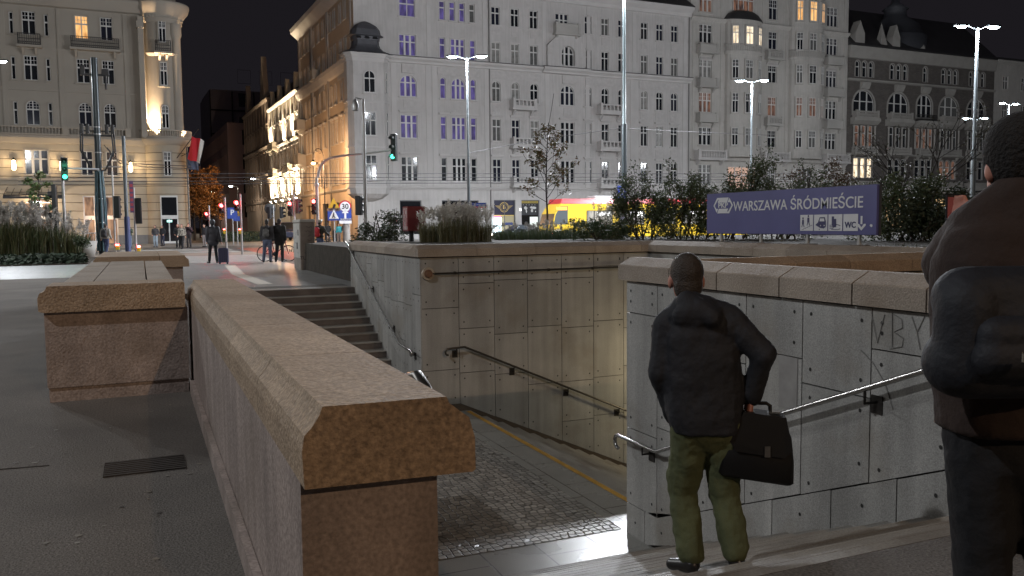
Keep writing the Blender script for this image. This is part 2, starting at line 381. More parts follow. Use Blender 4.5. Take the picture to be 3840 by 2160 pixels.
tf.quad((10.3, 8.5, -5), (30, 8.5, -5), (30, 8.5, .6), (10.3, 8.5, .6)); tf.quad((10.21, 15.64, -5), (30, 15.64, -5), (30, 15.64, .6), (10.21, 15.64, .6)); tf.quad((30, 8.5, -5), (30, 15.64, -5), (30, 15.64, .6), (30, 8.5, .6))
tag(tf.build('tunnel_lining', mat('tunnel plaster', (.42, .39, .33), .7, var=.15, vscale=1.)), kind='structure')

# ================================================================ granite-clad walls
def clad(b, axis, face, out, s0, s1, ztop, zlow, widths, rng, zbase=None, skirtw=.73, hmin=.75, hmax=1.35, dots=True, grow=True):
    # vertical slabs with staggered joints and dark anchor plugs; axis = direction of s; face = coordinate of the wall face; out = +-1 outward
    g = .006
    def P(s, z, d): c = face + out * d; return (s, c, z) if axis == 'x' else (c, s, z)
    def slab(ps, mi=0, d0=-.03, d1=.0):
        n = len(ps); vs = [P(s, z, d0) for s, z in ps] + [P(s, z, d1) for s, z in ps]
        fs = [tuple(range(n, 2 * n))] + [(i, (i + 1) % n, n + (i + 1) % n, n + i) for i in range(n)]
        b.add(vs, fs, mi)
    def dot(s, z):
        k = 7; r = .015; b.add([P(s + r * math.cos(2 * PI * i / k), z + r * 1.15 * math.sin(2 * PI * i / k), .003) for i in range(k)], [tuple(range(k))], 1)
    s = s0; i = 0
    while s < s1 - .05:
        w = widths[i % len(widths)]; e = min(s1, s + w); i += 1
        z = ztop; h = rng.uniform(.25, 1.0)
        while True:
            la, lb = zlow(s), zlow(e); lo = max(la, lb); zn = z - h
            if zn < lo + .18: ps = [(s + g, la + g), (e - g, lb + g), (e - g, z - g), (s + g, z - g)]; end = True
            else: ps = [(s + g, zn + g), (e - g, zn + g), (e - g, z - g), (s + g, z - g)]; end = False
            slab(ps)
            if dots:
                dx = min(.1, w * .2)
                for ss, zz in ((s + dx, z - .11), (e - dx, z - .11), (s + dx, (la if end else zn) + .13), (e - dx, (lb if end else zn) + .13)): dot(ss, zz)
            if end: break
            z = zn; h = rng.uniform(hmin, hmax)
        s = e
    if zbase:
        s = s0
        while s < s1 - .05:
            e = min(s1, s + skirtw * rng.uniform(.9, 1.1))
            slab([(s + g, zbase(s)), (e - g, zbase(e)), (e - g, zlow(e) - g), (s + g, zlow(s) - g)])
            if dots: dot((s + e) / 2, (zbase((s + e) / 2) + zlow((s + e) / 2)) / 2)
            s = e
def cope(b, axis, face, out, s0, s1, z0, z1, z2, depth, L, rng, over=.055, ch=.11, joints=.008):
    # coping stones: vertical front, sloping shoulder, flat top
    def pr(ta, tb):
        prof = [(-over, z0), (-over, z1 - .012), (-over + .012, z1), (ch - .012, z2 - .006), (ch, z2), (depth - ch, z2), (depth + over, z1), (depth + over, z0)]
        pts = [(face - out * u, z) for u, z in prof]
        b.prism(pts, ta, tb, 'y' if axis == 'y' else 'x')
    s = s0
    while s < s1 - .02:
        e = min(s1, s + L * rng.uniform(.85, 1.15))
        if s1 - e < .25: e = s1
        pr(s + joints * .5, e - joints * .5); s = e
wr = random.Random(5)
# wall along the upper stairs (faces the stairs) and the wall along the lower flight (faces the camera): one L-shaped granite wall, two things
t = thing('stair_wall', 'grey granite wall with anchor plugs and coping rising beside the upper stairs', 'wall', (4.83, 18.5, 0))
def lw(b, nm, m, t): o = b.build(nm, m); o.parent = t; o.matrix_parent_inverse = Matrix.Translation(t.location).inverted(); return o
b = MB(); b.box(4.86, 5.2, 15.66, 21.5, -2.6, .90); lw(b, 'wall_core', M_JOINT, t)
b = MB(); sl = lambda y: max(-2.1, -2.1 + (y - 16.0) * .412) + .42
clad(b, 'y', 4.83, -1, 15.62, 21.5, .905, lambda y: min(.5, sl(y)), [.53], wr, zbase=lambda y: max(-2.1, -2.1 + (y - 16.36) * .412) - .1); lw(b, 'cladding', [M_GRAN, M_DOT], t)
b = MB(); cope(b, 'y', 4.83, -1, 15.70, 21.5, .92, 1.07, 1.145, .34, .72, wr); lw(b, 'coping', M_COPE, t)
t = thing('stair_wall', 'long brown-lit granite wall with a conduit facing the viewer along the lower stairs', 'wall', (7.5, 15.61, 0))
b = MB(); b.box(4.90, 10.19, 15.66, 15.98, -4.6, .90); lw(b, 'wall_core', M_JOINT, t)
b = MB(); zl = lambda x: -2.1 - max(0, (x - 5.6)) * .441
clad(b, 'x', 15.61, -1, 4.84, 10.2, .905, lambda x: zl(x) + .14, [.76, .74, .72], wr, hmin=.8, hmax=1.25)
for k in range(10):
    pass
lw(b, 'cladding', [M_GRAN, M_DOT], t)
b = MB(); cope(b, 'x', 15.61, -1, 4.775, 10.2, .92, 1.07, 1.145, .34, 1.25, wr); lw(b, 'coping', M_COPE, t)
b = MB(); b.add([(4.84, 15.585, -2.1), (5.6, 15.585, -2.1), (10.2, 15.585, -4.13), (10.2, 15.585, -3.99), (5.6, 15.585, -1.96), (4.84, 15.585, -1.96)], [(0, 1, 2, 3, 4, 5)]); b.add([(4.84, 15.585, -1.96), (5.6, 15.585, -1.96), (10.2, 15.585, -3.99), (10.2, 15.62, -3.99), (5.6, 15.62, -1.96), (4.84, 15.62, -1.96)], [(0, 1, 4, 5), (1, 2, 3, 4)]); lw(b, 'skirting', mat('brown skirting stone', (.10, .075, .055), .6, var=.2), t)
b = MB(); b.tube([(5.0, 15.56, .60), (9.7, 15.56, .612)], .018, 6)
for k in range(5): b.box(5.5 + k, 5.53 + k, 15.54, 15.6, .58, .63)
lw(b, 'conduit', M_BRACK, t)
b = MB(); b.cyl((4.98, 15.61, .60), (4.98, 15.55, .60), .13, .12, 16); b.cyl((4.98, 15.55, .60), (4.98, 15.49, .60), .085, .06, 14, 1); lw(b, 'junction_box', [mat('aged enamel', (.42, .35, .27), .5, var=.2, vscale=9), mat('rusty lens', (.18, .09, .05), .35)], t)
# near wall
t = thing('stair_wall', 'grey granite wall with a chunky coping right beside the man with the briefcase', 'wall', (5.12, 5, 0))
nz = lambda y: -2.1 if y >= 8 else min(0, -2.1 + (8.0 - y) * .412)
b = MB(); b.box(5.15, 5.46, 1.2, 8.53, -2.6, .85); lw(b, 'wall_core', M_JOINT, t)
b = MB(); ns = lambda y: -1.735 if y > 7.9 else -1.735 + (7.9 - y) * .412
clad(b, 'y', 5.12, -1, 1.2, 8.55, .865, lambda y: min(.5, ns(y)), [.74, .745, .75], wr, zbase=lambda y: nz(y) - .02, skirtw=.7, hmin=1.0, hmax=1.5); lw(b, 'cladding', [M_GRAN, M_DOT], t)
b = MB(); cope(b, 'y', 5.12, -1, 1.2, 8.66, .875, 1.05, 1.13, .34, .78, wr, over=.05, ch=.12, joints=.016); lw(b, 'coping', M_COPE, t)
# writing scratched on the wall
M_SCR = mat('faded marker', (.225, .215, .20), .8)
for st in ([(4.92, .80), (4.86, .60), (4.80, .82)], [(4.72, .58), (4.73, .84), (4.64, .80), (4.63, .74), (4.71, .70), (4.62, .66), (4.63, .60), (4.74, .57)], [(4.55, .83), (4.50, .72), (4.47, .60)], [(4.44, .84), (4.50, .72)], [(5.02, .52), (4.9, .44), (4.78, .30), (4.70, .12)]):
    b = MB(); b.tube([(5.118, y_, z_) for y_, z_ in st], .0055, 5); lw(b, 'scratched_tag', M_SCR, t)
b = MB(); b.box(5.113, 5.1165, 5.72, 5.95, -.1, .36); o = lw(b, 'buffed_patch', mat('buffed grey paint', (.31, .295, .28), .8, var=.2, vscale=6), t)
t = thing('stair_wall', 'orange-lit granite wall with coping behind the near wall, running across to the right', 'wall', (7.6, 8.4, 0))
b = MB(); b.box(5.48, 9.85, 8.22, 8.52, -4.6, .85); lw(b, 'wall_core', M_GRAN, t)
b = MB(); cope(b, 'x', 8.22, -1, 5.50, 9.86, .87, 1.03, 1.10, .30, .95, wr); lw(b, 'coping', M_PARA, t)
t = thing('stair_wall', 'far low granite parapet with pale coping under the blue station sign', 'wall', (10., 11, 0))
b = MB(); b.box(9.93, 10.25, 1.5, 15.6, .45, .90); b.box(9.93, 10.25, 1.5, 8.5, -1, .45); lw(b, 'wall_core', M_GRAN, t)
b = MB(); cope(b, 'y', 9.9, -1, 1.5, 15.59, .92, 1.07, 1.145, .34, .95, wr); lw(b, 'coping', M_COPE, t)
t = thing('railing', 'pale picket railing under the far coping above the tunnel mouth', 'railing', (10.05, 12, 0))
b = MB()
for k in range(34): b.cyl((10.02, 8.9 + k * .2, -.6), (10.02, 8.9 + k * .2, .45), .014, n=6)
lw(b, 'pickets', mat('galvanised pickets', (.5, .5, .48), .4, .7), t)
b = MB(); b.box(10.0, 10.04, 8.8, 15.6, -.64, -.6); lw(b, 'rail', M_STEEL, t)
# side of the well hidden behind the near parapet
b = MB(); b.box(.60, .825, 3.0, 21.1, -2.6, -.005); tag(b.build('well_lining', M_GRAN), kind='structure')

# ================================================================ near parapet, stone box, second block
PROF = [(.405, .773), (.400, .885), (.408, .93), (.432, .955), (.452, .985), (.462, 1.010), (.838, 1.006), (.848, .985), (.885, .955), (.912, .935), (.930, .87), (.931, .77), (.922, .762)]
t = thing('stone_parapet', 'massive brown granite parapet with moulded coping running away from the lower left', 'parapet', (.62, 5.6, 0))
b = MB(); pr = random.Random(3)
yy = 2.458
for L in (1.05, 1.18, 1.0, 1.1, 1.0, 1.35):
    e = min(yy + L, 9.05); b.prism(PROF, yy + .004, e - .004, 'y'); yy = e
o = lw(b, 'coping', M_PARA, t)
b = MB(); b.box(.405, .828, 2.535, 9.0, 0, .78); lw(b, 'wall_body', M_PARAB, t)
b = MB(); b.box(.365, .402, 2.535, 8.38, 0, .12); lw(b, 'plinth', M_PARAB, t)
t = thing('stone_block', 'wide low brown granite block with a flat slab top at the left', 'stone block', (-.2, 11.5, 0))
b = MB(); b.box(-.80, .37, 8.46, 14.9, .13, .80); b.box(-.79, .36, 8.475, 14.9, .0, .128); lw(b, 'wall_body', M_PARAB, t)
b = MB(); b.prism([(-.80, .80), (-.836, .815), (-.84, .925), (-.822, .972), (-.785, .985), (-.765, 1.03), (.345, 1.03), (.352, 1.02), (.352, .80)], 8.40, 8.95, 'y'); lw(b, 'coping', M_PARA, t)
b = MB(); b.box(-.72, -.46, 8.955, 15.0, .84, .995); b.box(-.445, .03, 8.955, 15.0, .84, .999); b.box(.045, .29, 8.955, 15.0, .84, .995); lw(b, 'slab_top', M_COPE, t)
t = thing('stone_block', 'smaller granite block with a jutting cap beyond the wide one, nearer the crossing', 'stone block', (0, 18, 0))
b = MB(); b.box(-.75, .70, 17.05, 20.6, 0, .80); lw(b, 'wall_body', M_PARAB, t)
b = MB(); b.prism([(-.80, .80), (-.80, .93), (-.74, 1.01), (.30, 1.01), (.30, .80)], 17.0, 20.6, 'y'); b.prism([(.31, .80), (.31, 1.01), (.735, 1.01), (.74, .99), (.80, .93), (.81, .80)], 17.0, 20.6, 'y'); lw(b, 'coping', M_PARA, t)

# ================================================================ handrails
def rail(name, label, pts, brk, r=.021, wallx=None, wally=None, mt=None, corner=None):
    t = thing(name, label, 'handrail', tuple(Vector(pts[len(pts) // 2])))
    b = MB(); b.tube(pts, r, 10); lw(b, 'rail_tube', mt or M_STEEL, t)
    for (x, y, z) in brk:
        b = MB()
        if wallx: b.tube([(x, y, z - .01), (x, y, z - .1), (wallx, y, z - .1)], .012, 6); b.box(wallx - .012, wallx + .004, y - .055, y + .055, z - .19, z - .05)
        else: b.tube([(x, y, z - .01), (x, y, z - .1), (x, wally, z - .1)], .012, 6); b.box(x - .055, x + .055, wally - .012, wally + .004, z - .19, z - .05)
        lw(b, 'bracket', M_BRACK, t)
def hook(p, d, r=.07, n=7, down=True):
    # returns a half-circle hook going down from p, opening back along d
    p = Vector(p); d = Vector(d)
    return [tuple(p - d * (r * math.sin(PI * k / n)) + Vector((0, 0, -r + r * math.cos(PI * k / n)))) for k in range(n + 1)]
X = 4.72
rail('handrail', 'shiny steel handrail down the upper stairs', [(X, 21.55, 1.12), (X, 21.3, 1.05), (X, 16.75, -.87), (X, 15.95, -.9)] + hook((X, 15.92, -.9), (0, 1, 0), .05), [(X, 21.1, .97), (X, 19.2, .19), (X, 17.5, -.53), (X, 16.0, -.9)], wallx=4.83)
Y = 15.49
rail('handrail', 'dull handrail sloping down the brown-lit wall to the right', hook((5.33, Y, -.85), (1, 0, 0), .06)[::-1] + [(5.66, Y, -.83), (9.9, Y, -2.70)], [(5.5, Y, -.85), (6.7, Y, -1.29), (7.9, Y, -1.82), (9.1, Y, -2.35)], wally=15.61, mt=mat('dull rail steel', (.12, .11, .10), .38, .9))
X = 4.99
rail('handrail', 'bright steel handrail with a hooked end on the near wall beside the briefcase', hook((X, 8.52, -.925), (0, -1, 0), .075)[::-1] + [(X, 7.72, -.925), (X, 1.6, 1.60)], [(X, 8.0, -.925), (X, 4.85, .245)], r=.022, wallx=5.12)
X = .98
rail('handrail', 'curved dark end of a handrail poking up behind the near parapet', [(X, 3.05, .80), (X, 3.12, .90), (X, 3.22, .935), (X, 3.34, .91), (X, 3.42, .84), (X, 7.9, -1.0)], [(X, 5.0, .2)], r=.026, wallx=.83, mt=mat('dull rail steel', (.12, .11, .10), .3, .9))

b = MB(); lr = random.Random(44)
for _ in range(150):
    x, y = lr.uniform(-3.2, .3), lr.uniform(2.2, 8.3); s_ = lr.uniform(.006, .022); a = lr.random() * 6.28
    b.add([(x + s_ * math.cos(a + k * 1.26) * lr.uniform(.5, 1.2), y + s_ * math.sin(a + k * 1.26) * lr.uniform(.5, 1.2), .004) for k in range(5)], [(0, 1, 2, 3, 4)])
tag(b.build('pavement_litter', leafmat('litter bits', [(.30, .28, .24), (.06, .05, .045), (.22, .19, .15), (.04, .038, .035)])), 'scattered specks of litter and gum on the pavement at the left', 'litter', kind='stuff')
b = MB()
for pts in ([(-3.0, 3.6), (-1.9, 3.75), (-.9, 3.7), (-.2, 3.9)], [(-3.2, 6.2), (-2.2, 6.05), (-1.4, 6.3), (-.6, 6.2)], [(-1.6, 2.6), (-1.5, 3.6), (-1.7, 4.6), (-1.55, 6.1), (-1.8, 8.)]):
    b.tube([(x, y, .0) for x, y in pts], .006, 4)
tag(b.build('pavement_cracks', M_JOINT), kind='structure')
# ================================================================ buildings
M_PLW = mat('white plaster', (.50, .48, .465), .85, var=.10, vscale=.35, fine=.05, fscale=25, bump=.12, bscale=14, stain=.3, stcol=(.38, .36, .33), streak=.10)
M_TRW = mat('white stucco trim', (.53, .51, .495), .85, var=.08, vscale=.6, bump=.1, bscale=20)
M_REL = mat('stucco relief', (.49, .47, .455), .85, var=.1, vscale=2.5, bump=1., bscale=3.2)
M_PLC = mat('cream plaster', (.46, .44, .41), .85, var=.1, vscale=.3, fine=.05, fscale=25, bump=.1, bscale=14, stain=.3, stcol=(.34, .32, .29), streak=.1)
M_PLG = mat('greyed plaster', (.40, .385, .36), .85, var=.12, vscale=.4, bump=.1, bscale=12)
M_FRAME = mat('white window paint', (.62, .61, .59), .5)
M_SHEET = mat('dark roof sheet', (.05, .048, .05), .5, .3, var=.15, vscale=1.)
M_IRON = mat('black wrought iron', (.03, .03, .032), .5, .4)
M_PIPE = mat('zinc downpipe', (.22, .21, .20), .5, .5)
def glass(name, c=(.018, .020, .024), rough=.08): return mat(name, c, rough, spec=.8)
G_DARK = glass('dark window glass'); G_GREY = mat('curtained window glass', (.13, .13, .125), .15, var=.3, vscale=2.5, spec=.7); G_BLUE = glass('bluish window glass', (.02, .022, .035)); G_CURT = mat('net curtain window', (.24, .235, .22), .3, var=.45, vscale=1.8, spec=.6)
G_MAUVE = roommat('mauve lit room', (.13, .10, .32), (.045, .035, .10), .75)
G_WARM = roommat('warm lit room', (1., .58, .22), (.55, .24, .07), 1.25)
G_PALE = roommat('pale lit room', (1., .85, .62), (.5, .36, .2), 1.5)
G_DIM = roommat('dim reddish room', (.22, .11, .07), (.03, .02, .018), .8)
G_SHOP = glass('shop glass', (.012, .013, .016), .06)
WC = {}
class Facade:
    def __init__(s, root, ox, oy, dx, dy, nx, ny, length):
        s.root = root; s.o = Vector((ox, oy, 0)); s.d = Vector((dx, dy, 0)); s.n = Vector((nx, ny, 0)); s.L = length; s.holes = []; s.trim = MB(); s.rel = MB(); s.ang = math.atan2(dy, dx)
    def P(s, t, z, dep=0.): q = s.o + s.d * t + s.n * dep; return (q.x, q.y, z)
    def box(s, b, t0, t1, z0, z1, d0, d1, mi=0):
        p = [s.P(t0, z0, d1), s.P(t1, z0, d1), s.P(t1, z0, d0), s.P(t0, z0, d0), s.P(t0, z1, d1), s.P(t1, z1, d1), s.P(t1, z1, d0), s.P(t0, z1, d0)]
        b.add(p, [(0, 3, 2, 1), (4, 5, 6, 7), (0, 1, 5, 4), (1, 2, 6, 5), (2, 3, 7, 6), (3, 0, 4, 7)], mi)
    def slope(s, b, prof, t0, t1, mi=0):   # profile (depth, z) swept along the facade
        n = len(prof); vs = [s.P(t0, z, d) for d, z in prof] + [s.P(t1, z, d) for d, z in prof]
        b.add(vs, [(i, (i + 1) % n, n + (i + 1) % n, n + i) for i in range(n)] + [tuple(range(n - 1, -1, -1)), tuple(range(n, 2 * n))], mi)
    def window(s, t0, t1, z0, z1, lights=2, arch=False, g=None, tr=.64, mun=0, dep=.17, frame=None, name='window', hole=True, transom=True):
        w, h = t1 - t0, z1 - z0; g = g or G_DARK; frame = frame or M_FRAME
        if hole: s.holes.append((t0, t1, z0, z1, arch))
        key = (round(w, 2), round(h, 2), lights, arch, mun, tr, frame.name, transom)
        if key not in WC:
            b = MB(); k = .055; r = w / 2; hs = h - r if arch else h
            def bar(x0, x1, za, zb, e=.06): b.box(x0, x1, -e, .03, za, zb)
            bar(-w / 2, -w / 2 + k, 0, hs); bar(w / 2 - k, w / 2, 0, hs); bar(-w / 2, w / 2, 0, k * 1.3)
            if arch:
                n = 14
                for i in range(n):
                    a0, a1 = PI * i / n, PI * (i + 1) / n
                    A = [(r * math.cos(a), hs + r * math.sin(a)) for a in (a0, a1)]; B = [((r - k) * math.cos(a), hs + (r - k) * math.sin(a)) for a in (a0, a1)]
                    vs = [(x, -.06, z) for x, z in (A[0], A[1], B[1], B[0])] + [(x, .03, z) for x, z in (A[0], A[1], B[1], B[0])]
                    b.add(vs, [(0, 1, 2, 3), (2, 6, 7, 3), (0, 4, 5, 1)])
            else: bar(-w / 2, w / 2, h - k, h)
            zt = h * tr
            wid = [-w / 2 + w * i / lights for i in range(1, lights)]
            kk = .10 if lights == 3 else .045
            for x in wid: bar(x - kk, x + kk, 0, (hs + math.sqrt(max(0, r * r - x * x)) - .02) if arch else h, .075)
            if transom: bar(-w / 2, w / 2, zt - .06, zt + .06, .08)
            if mun:
                m = .016; top = hs + r if arch else h
                nx = 2 * lights
                for i in range(1, nx): x = -w / 2 + w * i / nx; bar(x - m, x + m, zt, (hs + math.sqrt(max(0, r * r - x * x))) if arch else h, .045)
                for j in range(1, mun + 1):
                    z = zt + (top - zt) * j / (mun + 1); e = w / 2 if z < hs or not arch else math.sqrt(max(0, r * r - (z - hs) ** 2)); bar(-e, e, z - m, z + m, .045)
            pn = MB(); ps = [(-w / 2 + .02, 0, .02), (w / 2 - .02, 0, .02)]
            if arch: ps += [((r - .02) * math.cos(PI * i / 14), 0, hs + (r - .02) * math.sin(PI * i / 14)) for i in range(15)]
            else: ps += [(w / 2 - .02, 0, h - .02), (-w / 2 + .02, 0, h - .02)]
            pn.poly(ps)
            WC[key] = (b.mesh('window', frame), pn, {})
        fm, pn, pm = WC[key]
        if g.name not in pm: pm[g.name] = pn.mesh('pane', g)
        o = place(name, fm, s.root, s.P((t0 + t1) / 2, z0, -dep), s.ang)
        q_ = place('pane', pm[g.name], o, (0, 0, 0)); q_.rotation_euler = (R.uniform(-.012, .012), 0, R.uniform(-.02, .02))
        return o
    def wall(s, z0, z1, m, name='wall', rev=.26, cuts=()):
        # wall surface with true openings and reveals
        b = MB(); ts = sorted({0., s.L, *[q for h in s.holes for q in h[:2]], *cuts}); zs = sorted({z0, z1, *[q for h in s.holes for q in h[2:4]]})
        ts = [t for t in ts if 0 <= t <= s.L]; zs = [z for z in zs if z0 <= z <= z1]
        for j in range(len(zs) - 1):
            zc = (zs[j] + zs[j + 1]) / 2; run = None
            row = [(h[0], h[1]) for h in s.holes if h[2] < zc < h[3]]
            for i in range(len(ts) - 1):
                tcn = (ts[i] + ts[i + 1]) / 2
                solid = not any(a < tcn < c for a, c in row)
                if solid and run is None: run = ts[i]
                if (not solid or i == len(ts) - 2) and run is not None:
                    e = ts[i + 1] if solid else ts[i]
                    b.quad(s.P(run, zs[j]), s.P(e, zs[j]), s.P(e, zs[j + 1]), s.P(run, zs[j + 1])); run = None
        for a, c, za, zb, arch in s.holes:
            w = c - a; r = w / 2; hs = zb - r if arch else zb
            b.quad(s.P(a, za), s.P(a, hs), s.P(a, hs, -rev), s.P(a, za, -rev)); b.quad(s.P(c, za, -rev), s.P(c, hs, -rev), s.P(c, hs), s.P(c, za)); b.quad(s.P(a, za, -rev), s.P(c, za, -rev), s.P(c, za), s.P(a, za))
            if arch:
                n = 14; cx = (a + c) / 2; pt = [(cx + r * math.cos(PI * i / n), hs + r * math.sin(PI * i / n)) for i in range(n + 1)]
                for i in range(n):
                    p, q = pt[i], pt[i + 1]; b.quad(s.P(*p), s.P(*q), s.P(*q, -rev), s.P(*p, -rev))
                    cr = (c, zb) if i < n // 2 else (a, zb); b.add([s.P(*p), s.P(*cr), s.P(*q)], [(0, 1, 2)])
                b.add([s.P(c, zb), s.P(a, zb), s.P(cx, hs + r)], [(0, 1, 2)])
            else: b.quad(s.P(a, zb), s.P(c, zb), s.P(c, zb, -rev), s.P(a, zb, -rev))
        return b.build(name, m, s.root)
    def sur(s, t0, t1, z0, z1, arch=False, sill=True, hood=False, k=.13):
        # architrave, sill and hood
        b = s.trim
        hs = z1 - (t1 - t0) / 2 if arch else z1
        s.box(b, t0 - k, t0 - .004, z0, hs, .002, .045); s.box(b, t1 + .004, t1 + k, z0, hs, .002, .045)
        if arch:
            r = (t1 - t0) / 2; cx = (t0 + t1) / 2; n = 12
            for i in range(n):
                a0, a1 = PI * i / n, PI * (i + 1) / n
                q = [(cx + rr * math.cos(a), hs + rr * math.sin(a)) for rr, a in ((r + .01, a0), (r + k, a0), (r + k, a1), (r + .01, a1))]
                vs = [s.P(t, z, .045) for t, z in q] + [s.P(t, z, .0) for t, z in q]
                b.add(vs, [(0, 1, 2, 3), (1, 5, 6, 2), (4, 0, 3, 7)])
        else: s.box(b, t0 - k, t1 + k, z1 + .004, z1 + k, .002, .05)
        if sill: s.box(b, t0 - k - .05, t1 + k + .05, z0 - .13, z0 - .004, .002, .16)
        if hood: s.box(b, t0 - k - .1, t1 + k + .1, z1 + .34, z1 + .46, .002, .24); s.box(b, t0 - k - .04, t1 + k + .04, z1 + .24, z1 + .337, .002, .14)
    def finish(s, mt=None, mr=None):
        if s.trim.f: s.trim.build('stucco_trim', mt or M_TRW, s.root)
        for k in range(len(s.rel.v) // 8):
            q = MB(); q.add(s.rel.v[k * 8:k * 8 + 8], [(0, 3, 2, 1), (4, 5, 6, 7), (0, 1, 5, 4), (1, 2, 6, 5), (2, 3, 7, 6), (3, 0, 4, 7)]); q.build('relief_panel', mr or M_REL, s.root)
    def balcony(s, t0, t1, z, h=1.0, dep=.9, m=None, style='holes', mb=None):
        # slab, brackets and a parapet with openings / balusters / iron bars
        b = MB(); s.box(b, t0 - .1, t1 + .1, z - .2, z, .01, dep + .08)
        for t in (t0 + .25, t1 - .45): s.slope(b, [(.01, z - .75), (.15, z - .72), (dep * .75, z - .3), (dep * .75, z - .203), (.01, z - .203)], t, t + .2)
        if style == 'iron':
            i = MB()
            n = max(6, int((t1 - t0) / .16))
            for k in range(n + 1): t = t0 + (t1 - t0) * k / n; s.box(i, t - .015, t + .015, z + .02, z + h, dep - .03, dep)
            for zz in (z + .05, z + h * .55, z + h): s.box(i, t0, t1, zz - .02, zz + .025, dep - .035, dep + .005)
            for t in (t0, t1):
                for k in range(5): s.box(i, t - .015, t + .015, z + .02, z + h, .05 + dep * k / 5.2, .08 + dep * k / 5.2)
                s.box(i, t - .02, t + .02, z + h - .02, z + h + .02, .02, dep)
            for k in range(n):
                t = t0 + (t1 - t0) * (k + .5) / n; s.box(i, t - .05, t + .05, z + .2, z + .27, dep - .03, dep)
            o = b.build('balcony', m, s.root); i.build('balcony_railing', M_IRON, o); return o
        s.box(b, t0, t1, z + h - .14, z + h, dep - .2, dep + .03)
        for t in (t0, t1 - .28): s.box(b, t, t + .28, z + .002, z + h + .12, dep - .24, dep + .04)
        if style == 'holes':
            s.box(b, t0 + .28, t1 - .28, z + .002, z + .28, dep - .16, dep - .02)
            n = 5; w = (t1 - t0 - .56) / n
            for k in range(n + 1): t = t0 + .28 + w * k; s.box(b, t - .08, t + .08, z + .28, z + h - .14, dep - .15, dep - .03)
        elif style == 'balus':
            s.box(b, t0 + .28, t1 - .28, z + .002, z + .12, dep - .17, dep - .02)
            n = max(3, int((t1 - t0 - .56) / .24))
            for k in range(n):
                t = t0 + .28 + (t1 - t0 - .56) * (k + .5) / n; s.box(b, t - .05, t + .05, z + .12, z + h - .14, dep - .14, dep - .05); s.box(b, t - .075, t + .075, z + .25, z + .5, dep - .165, dep - .03)
        else: s.box(b, t0 + .28, t1 - .28, z + .002, z + h - .14, dep - .13, dep - .02)
        for e in (t0, t1 - .12): s.box(b, e, e + .12, z + .002, z + h - .02, .02, dep - .2)
        return b.build('balcony', m or M_TRW, s.root)
def building(name, label, xb, yb=87.):
    return thing(name, label, 'building', bw(xb, yb), BA)

# ---------------------------------------------------------------- white corner tenement
XW = 23.1
t = building('corner_tenement', 'white five-storey corner tenement with a domed corner oriel and mauve-lit windows', XW)
F = Facade(t, 0, 0, 1, 0, 0, -1, 41.6)
ROWS = [(6.12, 8.64, False), (10.6, 13.0, False), (14.9, 17.1, True), (19.1, 21.25, False), (23.1, 25.05, False)]
rw = random.Random(21)
def c(x): return x - XW
for ri, (z0, z1, ar) in enumerate(ROWS):
    cols = [(27.88, 29.68, 3, 'm'), (32.33, 32.93, 1, 'm'), (33.6, 35.15, 3, 'm'), (35.8, 36.4, 1, 'm')]
    if ri == 4: cols = [(27.95, 29.65, 2, 'm'), (32.35, 32.95, 1, 'm'), (33.5, 34.1, 1, 'm'), (34.62, 35.22, 1, 'm'), (35.77, 36.37, 1, 'g')]
    cols += [(38.33, 39.33, 2, 'd'), (40.66, 41.62, 2, 'd'), (42.97, 43.95, 2, 'd')]
    if ri < 3: cols.append((46.8, 48.55, 3, 'd'))
    cols += [(49.95, 50.85, 2, 'd'), (52.15, 53.13, 2, 'd'), (54.43, 55.4, 2, 'd'), (57.55, 58.5, 2, 'd'), (59.72, 60.7, 2, 'd'), (61.85, 62.83, 2, 'd')]
    for x0, x1, li, k in cols:
        g = {'m': G_MAUVE, 'g': G_GREY, 'd': rw.choice([G_DARK, G_DARK, G_DARK, G_BLUE, G_GREY, G_CURT])}[k]
        if ri == 0: g = rw.choice([G_DARK, G_DARK, G_BLUE])
        F.window(c(x0), c(x1), z0, z1, li, ar, g, tr=.66)
        F.sur(c(x0), c(x1), z0, z1, ar, True, ri in (0, 1) and li != 1, k=.10 if li == 1 else .13)
    if ri in (0, 1): F.box(F.trim, c(32.1), c(36.65), z1 + .2, z1 + .42, .002, .16)
# oval window in the central gable, triple window behind the top balcony
F.window(c(46.8), c(48.5), 19.3, 21.5, 3, True, G_DARK, tr=.62)
F.window(c(46.2), c(47.8), 23.3, 25.05, 3, False, G_BLUE, tr=.6)
# shops
for x0, x1, z0, z1 in ((27.6, 30.0, .55, 4.12), (32.3, 36.58, .55, 4.12), (38.4, 41.0, .4, 4.18), (41.75, 44.0, .3, 4.18), (46.3, 49.3, .4, 4.1), (51.8, 55.2, .4, 4.1), (57.3, 62.9, .4, 4.1)):
    F.holes.append((c(x0), c(x1), z0, z1, False))
    b = MB(); F.box(b, c(x0), c(x1), z0, z1, -.3, -.25); o = b.build('shop_window', G_SHOP, t)
    b = MB()
    for u in (x0, x1 - .08): F.box(b, c(u), c(u) + .08, z0, z1, -.245, -.12)
    F.box(b, c(x0) + .082, c(x1) - .082, z1 - .09, z1, -.245, -.12)
    if x1 - x0 > 2.5: F.box(b, c((x0 + x1) / 2), c((x0 + x1) / 2) + .07, z0, z1 - .092, -.245, -.14)
    b.build('frame', mat('shop frame', (.12, .12, .125), .5), o)
F.wall(0, 26.4, M_PLW)
